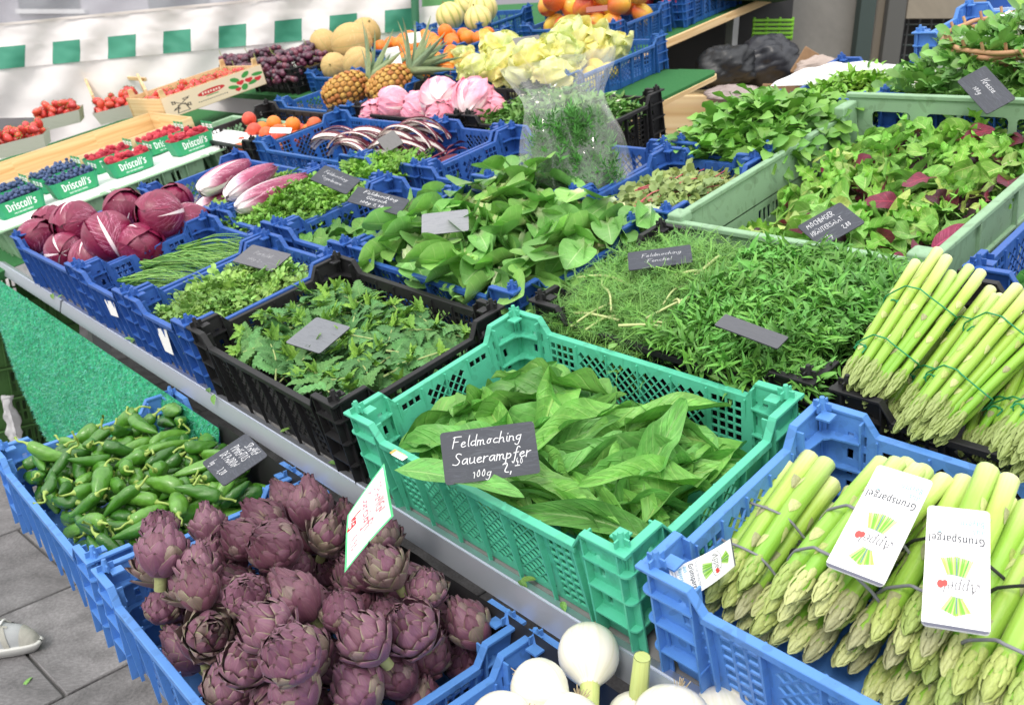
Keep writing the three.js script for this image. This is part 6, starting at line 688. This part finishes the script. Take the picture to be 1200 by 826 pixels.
// printed asparagus cards
{ const t = canvasTex(400, 640, (g, W, H) => { g.fillStyle = '#fbfbfa'; g.fillRect(0, 0, W, H); const sp = (x0, y0, x1, y1, c, w) => { g.strokeStyle = c; g.lineWidth = w; g.lineCap = 'round'; g.beginPath(); g.moveTo(x0, y0); g.lineTo(x1, y1); g.stroke(); }; for (let i = 0; i < 17; i++) { const k = (i - 8) / 8, c = pick(['#8cc63e', '#6fae34', '#a4d45c', '#4e9a3a', '#b9dc82']); sp(200 + k * 84, 66 + Math.abs(k) * 24, 200 - k * 22, 220, c, 10); sp(200 - k * 20, 200, 200 - k * 96, 366 - Math.abs(k) * 16, c, 10); } sp(196, 80, 202, 360, '#5a6a9a', 7);
    g.fillStyle = '#ffffff'; g.strokeStyle = '#8c8c96'; g.lineWidth = 5; g.beginPath(); g.ellipse(195, 212, 150, 54, 0.1, 0, 7); g.fill(); g.stroke(); g.fillStyle = '#34343c'; g.font = 'italic 76px serif'; g.textAlign = 'center'; g.fillText('Appel', 168, 236); g.fillStyle = '#dc4c48'; g.beginPath(); g.arc(296, 216, 22, 0, 7); g.arc(270, 222, 18, 0, 7); g.fill(); g.strokeStyle = '#34343c'; g.lineWidth = 4; g.beginPath(); g.moveTo(100, 196); g.quadraticCurveTo(52, 208, 66, 248); g.stroke();
    g.textAlign = 'left'; g.fillStyle = '#5a5e68'; g.font = '38px sans-serif'; g.fillText('Frischer deutscher', 30, 424); g.fillStyle = '#30343e'; g.font = 'bold 60px sans-serif'; g.fillText('Grünspargel', 28, 480); g.fillStyle = '#6cb4d0'; g.font = 'bold 46px sans-serif'; g.fillText('aus', 30, 526); g.fillText('Bayern', 30, 572); g.strokeStyle = '#8cc0d8'; g.lineWidth = 6; g.beginPath(); g.ellipse(318, 540, 54, 42, 0, 0, 7); g.stroke(); g.beginPath(); g.ellipse(318, 540, 38, 29, 0, 0, 7); g.stroke(); g.fillStyle = '#7a9cb4'; g.font = 'bold 16px sans-serif'; g.fillRect(288, 536, 60, 5); g.fillStyle = '#b0a8ac'; g.font = '18px sans-serif'; for (let i = 0; i < 22; i++) { g.fillRect(30 + i * 11, 594, 7, 9); if (i < 14) g.fillRect(30 + i * 11, 616, 7, 9); } g.fillStyle = '#5a5c6c'; g.fillRect(0, 0, W, 16); });
  const o = { name: 'asparagus_card', cat: 'card', group: 'printed asparagus cards', back: whiteB, face: 'print', rough: 0.4 };
  signPx([[1041, 687], [973, 661], [1025, 540], [1090, 560]], 0.062, 0.25, t, 'white printed Grünspargel card upside down on the middle asparagus bunch', o); signPx([[1149, 740], [1067, 725], [1100, 591], [1172, 597]], 0.062, 0.25, t, 'white printed Grünspargel card upside down on the asparagus bunch by the cut ends', o);
  const q = [[857, 630], [862, 662], [795, 708], [784, 668]]; const pl = P(0.668, 0.1, 0), n = V(1, 0.35, 0.25).normalize(), c = q.map((p) => hit(...p, pl, n)), geo = grid((s, tt) => { const p = c[3].clone().lerp(c[0], tt).lerp(c[2].clone().lerp(c[1], tt), 1 - s).addScaledVector(n, 0.006 * Math.sin(tt * 3)); return [p.x, p.y, p.z]; }, 6, 10), uv = geo.attributes.uv; for (let i = 0; i < uv.count; i++) { const a = uv.getX(i), b = uv.getY(i); uv.setXY(i, 1 - b, a); } put(shadow(new THREE.Mesh(geo, mat([1, 1, 1], 0.4, { map: t, ...D2 }))), 'asparagus_card', 'printed Grünspargel card leaning on the inside of the blue crate', 'card', 'printed asparagus cards'); }
// ---------- clear bags of herbs ----------
{ const bm = new THREE.MeshPhysicalMaterial({ color: new THREE.Color().setRGB(0.97, 0.97, 0.98), transmission: 0.92, thickness: 0, roughness: 0.08, ior: 1.5, side: THREE.DoubleSide });
  const bagAt = (u, v, w, H, Wd, yaw, lean, lb, flare) => { const g = thing('herb_bag', lb, 'bag', 'clear bags of herbs'), sh = (front) => grid((s, t) => { const k = (s - 0.5) * 2, w1 = Wd / 2 * (1 - 0.32 * smooth(0.35, 0.8, t) + flare * smooth(0.75, 1, t)), dep = 0.055 * Math.pow(Math.max(0, 1 - k * k), 0.5) * (1 - 0.85 * smooth(0.3, 0.85, t)) + 0.004; const f0 = front ? 0 : 7, ri = (x) => Math.pow(1 - Math.abs(x), 3), cr = 0.022 * fbm(k * 1.3 + f0, t * 1.8, u * 9) + 0.016 * ri(N3(k * 1.7 + t * 1.6 + f0, t * 1.5 - k, 3) * 1.7); return [k * w1 + 0.012 * N3(k * 2, t * 4, 5), t * H + 0.01 * N3(k * 4, 3, 2) * t, (front ? 1 : -1) * (dep + cr) + lean * t * t]; }, 60, 80);
    for (const [nm, f] of [['bag_front', true], ['bag_back', false]]) { const q = sh(f); q.computeVertexNormals(); mesh(nm, q, bm, g); } setT(g, u, v, w, yaw, qE(-TIL, yaw, 0)); return g; };
  const g1 = bagAt(-0.4, 1.0, -0.12, 0.44, 0.3, 0.8, 0.02, 'clear crinkled plastic bag of dill standing open beside the pak choi', 0.3);
  const herb = sprig(0.1, 26, 0.004, 0.024, PR.lance, { nl: 3, nw: 2 }), inBag = (g, n, H, Wd, lb) => { const fr = { pos: g.position, quat: g.quaternion }; const im = new THREE.InstancedMesh(herb, mat([0.06, 0.22, 0.035], 0.6, D2), n), mm = new THREE.Matrix4(); for (let i = 0; i < n; i++) { const t = rnd(), y = t * H; mm.compose(V(R(-1, 1) * Wd * (0.42 - 0.1 * t), y, R(-0.05, 0.06) * (1 - t * 0.4)), qE(R(-0.5, 0.5), R(0, 6.28), 1.2 + R(-0.6, 0.6)), V(1, 1, 1).multiplyScalar(R(0.7, 1.1))); im.setMatrixAt(i, mm); const k = R(0.6, 1.5); im.setColorAt(i, new THREE.Color().setRGB(k, k, k)); } put(shadow(im), 'bagged_dill', lb, 'herb', undefined, 'stuff'); im.position.copy(g.position); im.quaternion.copy(g.quaternion); };
  inBag(g1, 700, 0.27, 0.27, 'dark green dill packed inside the clear plastic bag'); }
// ---------- cloths ----------
{ const cm = mat([0.82, 0.83, 0.85], 0.85, { ...D2, sheen: 0.3 }), cl = (px, py, w, sx, sz, sy, lb) => { const g = grid((s, t) => { const a = s * 6.283, q = t; return [Math.cos(a) * q * sx * (1 + 0.12 * Math.sin(a * 5)), sy * Math.pow(Math.max(0, 1 - q * q), 0.6) * (1 + 0.35 * fbm(Math.cos(a) * q * 2.2, Math.sin(a) * q * 2.2, sx * 40)), Math.sin(a) * q * sz]; }, 40, 14); setT(put(shadow(new THREE.Mesh(g, cm)), 'white_cloth', lb, 'cloth', 'white cloths'), ...hitT(px, py, w), 0.4); };
  cl(943, 136, 0.0, 0.085, 0.06, 0.045, 'folded white cloth over the front of the young greens crate'); cl(985, 92, 0.0, 0.19, 0.05, 0.04, 'white cloth along the back of the young greens crate'); }
// ---------- wicker basket ----------
{ const c = V(...hitT(1215, 95, 0.0)), g = thing('wicker_basket', 'round wicker basket behind the flowering cress', 'basket'), wm = [[0.5, 0.28, 0.15], [0.58, 0.36, 0.2], [0.42, 0.22, 0.12]].map((k) => mat(k, 0.6)); for (let j = 0; j < 13; j++) { const r = 0.15 + 0.006 * j, p = []; for (let i = 0; i < 60; i++) { const a = i / 60 * 6.283; p.push(V(Math.cos(a) * (r + 0.006 * Math.cos(i * Math.PI / 2.5 + j * 3.14)), 0.012 * j + 0.008 + 0.002 * Math.sin(i), Math.sin(a) * (r + 0.006 * Math.cos(i * Math.PI / 2.5 + j * 3.14)))); } mesh('weave', tube(p, 0.0066, 120, 5, true), wm[j % 3], g); } for (let i = 0; i < 24; i++) { const a = i / 24 * 6.283; mesh('stake', tube([[Math.cos(a) * 0.15, 0, Math.sin(a) * 0.15], [Math.cos(a) * 0.225, 0.175, Math.sin(a) * 0.225]], 0.004, 4, 5), wm[i % 3], g); } mesh('floor', new THREE.CylinderGeometry(0.15, 0.15, 0.008, 24).translate(0, 0.004, 0), wm[0], g); setT(g, c.x, c.y, -0.02, 0, qE(0.0, 0, 0));
  const lm = leafMats([150, 196, 84], [196, 222, 140], { n: 6 }, 2), gl = leafSet(3, () => ({ L: R(0.14, 0.18), W: R(0.05, 0.07), prof: PR.oblong, fold: 0.4, bend: 0.6, bend0: 0.3, nl: 12, nw: 6 })); for (let i = 0; i < 12; i++) { const m = put(shadow(new THREE.Mesh(pick(gl).g, pick(lm))), 'long_leaf', 'long bright leaf lying in the wicker basket', 'leaf', 'leaves in the wicker basket'); setT(m, c.x + R(-0.12, 0.1), c.y + R(-0.1, 0.1), 0.13 + R(0, 0.04), 0, qE(R(-0.5, 0.5), R(0, 6.28), R(-0.1, 0.6))); } }
// ---------- surroundings ----------
const FH = V(FWD.x, 0, FWD.z).normalize(), atDepth = (px, py, d) => hit(px, py, CAM.clone().addScaledVector(FH, d), FH);
{ // side curtain of the stall: white tarpaulin, chequered band, clear windows
  const c = thing('stall_curtain', 'white tarpaulin side curtain with a green and white chequered band', 'curtain'), d0 = 5.7, tm = mat([0.88, 0.86, 0.87], 0.6, { vertexColors: true, ...D2, transmission: 0.25, thickness: 0 }), gm = mat([0.05, 0.3, 0.2], 0.6, { vertexColors: true, ...D2, transmission: 0.12, thickness: 0 }), cm = new THREE.MeshPhysicalMaterial({ color: new THREE.Color().setRGB(0.88, 0.88, 0.92), transmission: 0.85, roughness: 0.35, thickness: 0, side: THREE.DoubleSide });
  const top = (x) => 55 - 0.095 * x, strip = (nm, x0, x1, fa, fb, m, nx, ny, off = 0) => mesh(nm, grid((s, t) => { const x = lerp(x0, x1, t), y = lerp(fb(x), fa(x), s), p = atDepth(x, y, d0 + off + 0.05 * Math.sin(x * 0.022) + 0.02 * Math.sin(x * 0.09 + y * 0.05)); p.addScaledVector(FH, 0.012 * fbm(x * 0.02, y * 0.03, 4) + 0.003 * N3(x * 0.11, y * 0.08, 2)); return [p.x, p.y, p.z]; }, ny, nx), m, c);
  const stain = (g) => { const p = g.attributes.position, k = []; for (let i = 0; i < p.count; i++) { const n = fbm(p.getX(i) * 3, p.getY(i) * 5, p.getZ(i) * 3), q = 1 - 0.09 * smooth(0.1, 0.7, n); k.push(q, q * 0.985, q * 0.97); } g.setAttribute('color', new THREE.Float32BufferAttribute(k, 3)); };
  strip('tarpaulin', -120, 486, (x) => top(x) + 26, () => 420, tm, 160, 60, 0.01); strip('upper_band', -120, 486, (x) => top(x) - 27, (x) => top(x) + 1, tm, 160, 10, 0);
  for (let i = -4; i < 16; i++) { const x0 = i * 32.5 - 4, wob = R(-3, 3); strip('band_square', x0, x0 + 32.3, top, (x) => top(x) + 26, i % 2 ? tm : gm, 12, 10, -0.004); }
  strip('seam', -120, 486, (x) => top(x) - 28, (x) => top(x) - 25, mat([0.6, 0.56, 0.54], 0.8, D2), 40, 1, -0.012);
  strip('clear_window', -120, 486, () => -160, (x) => top(x) - 26, cm, 160, 40, 0.02);
  c.children.forEach((q) => stain(q.geometry)); const p0 = atDepth(488, 60, 5.6), post = mesh('green_post', new THREE.CylinderGeometry(0.024, 0.024, 2.8, 14), mat([0.03, 0.16, 0.08], 0.45), c); post.position.set(p0.x, 1.4, p0.z); }
const wallBox = (nm, x0, x1, y0, y1, d, th, m, par) => { const a = atDepth(x0, 60, d), b = atDepth(x1, 60, d), yt = atDepth((x0 + x1) / 2, y0, d).y, yb = y1 === null ? 0 : atDepth((x0 + x1) / 2, y1, d).y, w = a.distanceTo(b), mm = mesh(nm, uvBox(rbox(w, yt - yb, th, 0.004), 1), m, par), mid = a.clone().add(b).multiplyScalar(0.5); mm.position.set(mid.x, (yt + yb) / 2, mid.z).addScaledVector(FH, th / 2); mm.quaternion.setFromRotationMatrix(new THREE.Matrix4().makeBasis(b.clone().sub(a).normalize(), V(0, 1, 0), FH.clone().negate())); return mm; };
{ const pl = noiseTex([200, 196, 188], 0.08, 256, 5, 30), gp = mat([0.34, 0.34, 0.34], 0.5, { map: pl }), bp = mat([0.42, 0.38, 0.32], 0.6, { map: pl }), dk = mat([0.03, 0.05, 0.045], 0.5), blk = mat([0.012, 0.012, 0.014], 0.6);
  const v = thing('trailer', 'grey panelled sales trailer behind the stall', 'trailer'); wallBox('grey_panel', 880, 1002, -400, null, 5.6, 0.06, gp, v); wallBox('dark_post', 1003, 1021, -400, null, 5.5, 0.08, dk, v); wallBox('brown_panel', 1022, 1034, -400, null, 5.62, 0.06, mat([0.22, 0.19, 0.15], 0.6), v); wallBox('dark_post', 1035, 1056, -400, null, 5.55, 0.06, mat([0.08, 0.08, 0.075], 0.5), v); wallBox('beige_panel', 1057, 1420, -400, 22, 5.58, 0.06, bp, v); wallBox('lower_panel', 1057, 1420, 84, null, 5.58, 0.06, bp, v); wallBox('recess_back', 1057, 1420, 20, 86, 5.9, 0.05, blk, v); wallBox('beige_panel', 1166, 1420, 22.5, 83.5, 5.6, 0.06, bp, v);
  for (let i = 0; i < 8; i++) wallBox('grille_bar', 1060 + i * 13.5, 1062 + i * 13.5, 22.3, 83.7, 5.66, 0.01, mat([0.05, 0.05, 0.05], 0.5), v); for (let j = 0; j < 5; j++) wallBox('grille_bar', 1058, 1166, 28 + j * 12, 30 + j * 12, 5.675, 0.01, dk, v);
  // back counter with clutter; the near-black board behind is shade put into colour
  const k = thing('back_counter', 'wooden counter between the tables with a black board painted as the shade behind it', 'counter'); wallBox('counter_body', 770, 935, 112, null, 4.3, 0.7, M.wood, k); wallBox('back_board', 640, 925, -300, null, 5.15, 0.04, blk, k); wallBox('shelf_above', 760, 925, -6, -1, 4.7, 0.35, mat([0.05, 0.12, 0.05], 0.7), k);  // shelf over the counter is added to cast shade on it
  const lump = (nm, lb, px, py, d, sx, sy, sz, m, sd) => { const g = around((a, t) => { const q = Math.sin(clamp(Math.PI * t, 0.01, 3.13)), cx = Math.cos(a) * q, cy = -Math.cos(Math.PI * t), cz = Math.sin(a) * q, n = 1 + 0.28 * N3(cx * 1.4 + sd, cy * 1.4, cz * 1.4) + 0.22 * Math.abs(N3(cx * 3 + sd, cy * 4, cz * 3)) + 0.09 * Math.abs(N3(cx * 8 + sd, cy * 9, cz * 8)); return [Math.cos(a) * q * sx * n, -Math.cos(Math.PI * t) * sy * n, Math.sin(a) * q * sz * n]; }, 44, 30); const o = put(shadow(new THREE.Mesh(g, m)), nm, lb, nm.split('_').pop()); o.position.copy(atDepth(px, py, d)); o.quaternion.setFromRotationMatrix(new THREE.Matrix4().makeBasis(V(-FH.z, 0, FH.x), V(0, 1, 0), FH.clone().negate())); return o; };
  lump('black_bag', 'crumpled black bag on the dark counter', 900, 72, 4.55, 0.15, 0.11, 0.12, mat([0.02, 0.022, 0.03], 0.4), 1); lump('black_bag', 'smaller black bag beside the turf table edge', 850, 78, 4.5, 0.13, 0.1, 0.12, mat([0.018, 0.02, 0.024], 0.45), 5); lump('plastic_wrap', 'crumpled pinkish clear plastic wrap on the counter edge', 866, 113, 4.2, 0.13, 0.05, 0.09, mat([0.55, 0.45, 0.43], 0.25, { transmission: 0.35, thickness: 0 }), 9);
  const cb = thing('cardboard_box', 'torn brown cardboard box beside the black bags', 'box'), cbm = mat([0.4, 0.25, 0.14], 0.85, { map: noiseTex([230, 225, 220], 0.15, 128) }); wallBox('panel', 898, 945, 98, 118, 4.15, 0.012, cbm, cb); const fl = wallBox('flap', 935, 960, 58, 92, 4.32, 0.01, cbm, cb); fl.rotateZ(-0.5); wallBox('panel', 836, 888, 82, 108, 4.62, 0.012, cbm, cb).rotateX(-1.1);
  lump('brown_wrap', 'crumpled brown paper wrap beside the cardboard box', 962, 82, 4.1, 0.1, 0.055, 0.07, mat([0.42, 0.34, 0.3], 0.6), 13);
  const lc = thing('lime_crate', 'lime green crate on the dark back shelf', 'crate'); for (let i = 0; i < 5; i++) wallBox('slat', 880, 928, 22 + i * 5, 25.4 + i * 5, 4.9, 0.012, M.lime, lc); for (let i = 0; i < 4; i++) wallBox('upright', 880 + i * 15, 883 + i * 15, 20, 47, 4.925, 0.01, M.lime, lc);
  const gb = thing('painted_board', 'mid green board behind the yellow melons', 'board'); wallBox('panel', 496, 541, -60, 26, 5.75, 0.02, mat([0.13, 0.36, 0.13], 0.6), gb); wallBox('cream_panel', 541.5, 566, -60, 30, 5.8, 0.02, mat([0.66, 0.62, 0.58], 0.6), gb);
  const bb = thing('blue_box', 'pale blue box marked BIO on top of a green tray', 'box'), bt = canvasTex(128, 48, (g, W, H) => { g.fillStyle = '#a9c2e6'; g.fillRect(0, 0, W, H); g.fillStyle = '#56688a'; g.font = 'bold 26px sans-serif'; g.textAlign = 'center'; g.fillText('BIO', W / 2, 33); }); wallBox('body', 1174, 1240, 8, 17, 3.2, 0.2, mat([0.4, 0.53, 0.78], 0.6), bb); const f = wallBox('printed_front', 1175, 1203, 8.6, 16.6, 3.196, 0.002, mat([1, 1, 1], 0.6, { map: bt }), bb); const fu = f.geometry.attributes; f.geometry = new THREE.BoxGeometry(0.085, 0.024, 0.002); wallBox('tray', 1172, 1242, 17.3, 23, 3.19, 0.22, mat([0.16, 0.3, 0.22], 0.6), bb); wallBox('blue_crate_side', 1180, 1245, -30, 7.6, 3.25, 0.2, M.blueB, bb); }
{ // pale facade across the street, seen through the clear windows
  const b = thing('far_building', 'grey facade across the street seen through the clear curtain', 'building'); wallBox('wall', -700, 640, -700, null, 14, 0.4, mat([0.34, 0.33, 0.37], 0.8), b); for (let i = 0; i < 6; i++) { wallBox('window', -420 + i * 150, -350 + i * 150, -160, 10, 13.97, 0.02, mat([0.08, 0.09, 0.11], 0.2), b); wallBox('window_sill', -425 + i * 150, -345 + i * 150, 10.5, 16, 13.9, 0.1, mat([0.6, 0.6, 0.6], 0.8), b); } }
// ---------- stacked empty crates and bag under the fruit table ----------
{ for (let i = 0; i < 5; i++) { const c = crate('st' + i, i === 4 ? 'dark green crate, topmost of the stack under the fruit table' : ['dark green crate at the bottom of the stack under the fruit table', 'dark green crate second from the ground in the stack', 'dark green crate in the middle of the stack', 'dark green crate just below the topmost one in the stack'][i], M.darkgreen, 0, 0, 0.6, 0.4, { H: 0.128, up: 0, style: 'slot', pitch: 0.02, pos: V(-2.99, 0.01 + i * 0.131, -0.16), quat: qE(0, 0, 0), group: 'dark green crates stacked under the fruit table' }); }
  const g = grid((s, t) => [0.06 * (s - 0.5) * (1 + t) + 0.012 * fbm(s * 4, t * 5), 0.3 * (1 - t) + 0.01, 0.02 * fbm(s * 5 + 3, t * 4) + 0.02 * Math.sin(s * 9)], 16, 24); const o = put(shadow(new THREE.Mesh(g, mat([0.7, 0.7, 0.72], 0.35, { ...D2, transmission: 0.3, thickness: 0 }))), 'plastic_bag', 'white plastic bag hanging beside the stacked green crates', 'bag'); o.position.set(-2.62, 0.0, -0.02); o.scale.set(1.2, 1.0, 1); }
{ // shoppers's light running shoe
  const g = thing('sneaker', 'worn white and grey running shoe on the pavement', 'shoe'), L = 0.285, wid = (t) => 0.05 * Math.pow(Math.max(0.0001, Math.sin(Math.PI * clamp(0.004 + 0.94 * t, 0, 1))), 0.42) * (1 - 0.16 * Math.sin(t * 5.2 + 0.8)), white = mat([0.52, 0.51, 0.47], 0.75, { bumpMap: rep(bumpNoise, 6), bumpScale: 0.001, map: noiseTex([235, 235, 232], 0.1, 128) });
  const meshT = canvasTex(128, 128, (c, W, H) => { c.fillStyle = '#8c9094'; c.fillRect(0, 0, W, H); c.fillStyle = '#c4c6c6'; for (let i = 0; i < 26; i++) for (let j = 0; j < 26; j++) { c.beginPath(); c.arc(i * 5 + (j % 2) * 2.5, j * 5, 1.7, 0, 7); c.fill(); } });
  const hgt = (t) => (0.045 + 0.05 * smooth(0.2, 0.75, t) + 0.01 * Math.sin(t * 3)) * Math.pow(clamp(t * 7, 0, 1), 0.5);
  const up = (off) => (s, t) => { const a = (s - 0.5) * Math.PI, w = wid(t) * 0.95 + off, h = hgt(t) + off; return [w * Math.sin(a) * (1 - 0.16 * Math.pow(Math.cos(a), 2)), 0.026 + h * Math.pow(Math.max(0, Math.cos(a)), 0.75), L / 2 - 0.004 - 0.985 * t * L]; };
  mesh('sole', around((a, t) => { const q = t < 0.5 ? 1 : 1; const tt = (1 - Math.cos(a)) / 2, w = wid(tt) * 1.06 * Math.sign(Math.sin(a) || 1), y = [0, 0.004, 0.026, 0.031, 0.031][Math.round(t * 4)], k = [0.0, 0.93, 1.04, 1, 0][Math.round(t * 4)]; return [w * k * (Math.abs(Math.sin(a)) > 0.02 ? 1 : 0.3), y, (L / 2 - tt * L) * (k ? k : 0.01)]; }, 40, 4), mat([0.62, 0.62, 0.6], 0.6), g);
  mesh('upper', grid(up(0), 20, 26), mat([1, 1, 1], 0.8, { map: rep(meshT, 5, 3), ...D2 }), g);
  const ov = (t0, t1, s0, s1) => grid((s, t) => up(0.0025)(lerp(s0, s1, s), lerp(t0, t1, t)), 8, 8); mesh('toe_cap', ov(0.0, 0.13, 0, 1), white, g); for (const s of [0, 1]) { for (let i = 0; i < 4; i++) { const a = 0.2 + i * 0.13; mesh('overlay', grid((q, t) => up(0.0025)(s ? 1 - t * 0.36 : t * 0.36, a + 0.05 * q + t * 0.07), 3, 8), white, g); } mesh('eyelet_band', grid((q, t) => up(0.003)(s ? 0.64 - 0.05 * q : 0.36 + 0.05 * q, lerp(0.24, 0.7, t)), 3, 12), white, g); }
  for (let i = 0; i < 5; i++) { const t = 0.3 + i * 0.08, p = (s) => V(...up(0.006)(s, t)); mesh('lace', tube([p(0.38), p(0.46), p(0.54), p(0.62)], 0.0026, 8, 5), mat([0.85, 0.85, 0.83], 0.8), g); }
  mesh('lace_loop', tube([V(0, 0.105, -0.06), V(0.03, 0.12, -0.04), V(0.045, 0.1, -0.015), V(0.02, 0.095, -0.03), V(0, 0.105, -0.06)], 0.0022, 20, 5), mat([0.85, 0.85, 0.83], 0.8), g); mesh('ankle_collar', tube([V(...up(0.002)(0.2, 0.72)), V(...up(0.002)(0.5, 0.66)), V(...up(0.002)(0.8, 0.72))], 0.007, 12, 8), white, g);
  g.position.set(-1.375, 0.011, 0.395); g.scale.setScalar(1.08); g.rotation.y = 2.43; }

// ---------- stickers and stray bits ----------
{ const st = (px, w, lb, c) => { const p = P(...hitT(px[0], px[1], w)), m = put(shadow(new THREE.Mesh(new THREE.PlaneGeometry(0.03, 0.011).rotateX(-Math.PI / 2), mat(c, 0.5))), 'crate_sticker', lb, 'sticker', 'stickers on crates'); m.position.copy(p); m.quaternion.copy(qT); return m; };
  st([468, 534], 0.0018, 'small white sticker on the front rim of the mint green crate', [0.8, 0.76, 0.7]); st([466, 532], 0.0012, 'small orange sticker on the front rim of the mint green crate', [0.8, 0.35, 0.08]);
  const d = put(shadow(new THREE.Mesh(new THREE.CircleGeometry(0.022, 20), mat([0.1, 0.75, 0.25], 0.5))), 'round_sticker', 'round bright green sticker on the far blue crate', 'sticker', 'stickers on crates'), f = frames.farblue; inside(d, f, V(0.2, f.H + 0.008, f.W / 2 + 0.0015), qE(0, 0, 0));
  const sm = leafMats([116, 164, 84], [160, 196, 120], { n: 5 }, 3, 0.4), sg = [0, 1, 2].map(() => leafGeo({ L: R(0.018, 0.04), W: R(0.008, 0.016), prof: pick([PR.oval, PR.lance, PR.stem]), fold: R(0.1, 0.6), bend: R(0.3, 1.2), bend0: 0.2, nl: 6, nw: 4 }));
  const sc = (p, q, lb) => { const m = put(shadow(new THREE.Mesh(pick(sg), pick(sm))), 'leaf_scrap', lb, 'leaf scrap', 'stray leaf scraps'); m.position.copy(p); m.quaternion.copy(q); };
  for (let i = 0; i < 12; i++) sc(P(R(-1.9, 0.5), R(-0.004, 0.004), BASE + 0.014), qT.clone().multiply(qE(0, R(0, 6.28), 0)), 'small green leaf scrap lying on the aluminium rail');
  for (let i = 0; i < 9; i++) sc(P(pick([-0.31, -0.025, 0.3, 0.61]) + R(-0.25, 0.25), 0.406 + R(0, 0.02), 0.006), qT.clone().multiply(qE(R(-0.2, 0.2), R(0, 6.28), 0.1)), 'small green leaf scrap caught on a crate rim');
  for (let i = 0; i < 7; i++) sc(V(R(-1.6, -0.9), 0.012, R(0.2, 0.75)), qE(0, R(0, 6.28), 0), 'small green leaf scrap lying on the pavement'); }
renderer.render(scene, camera);
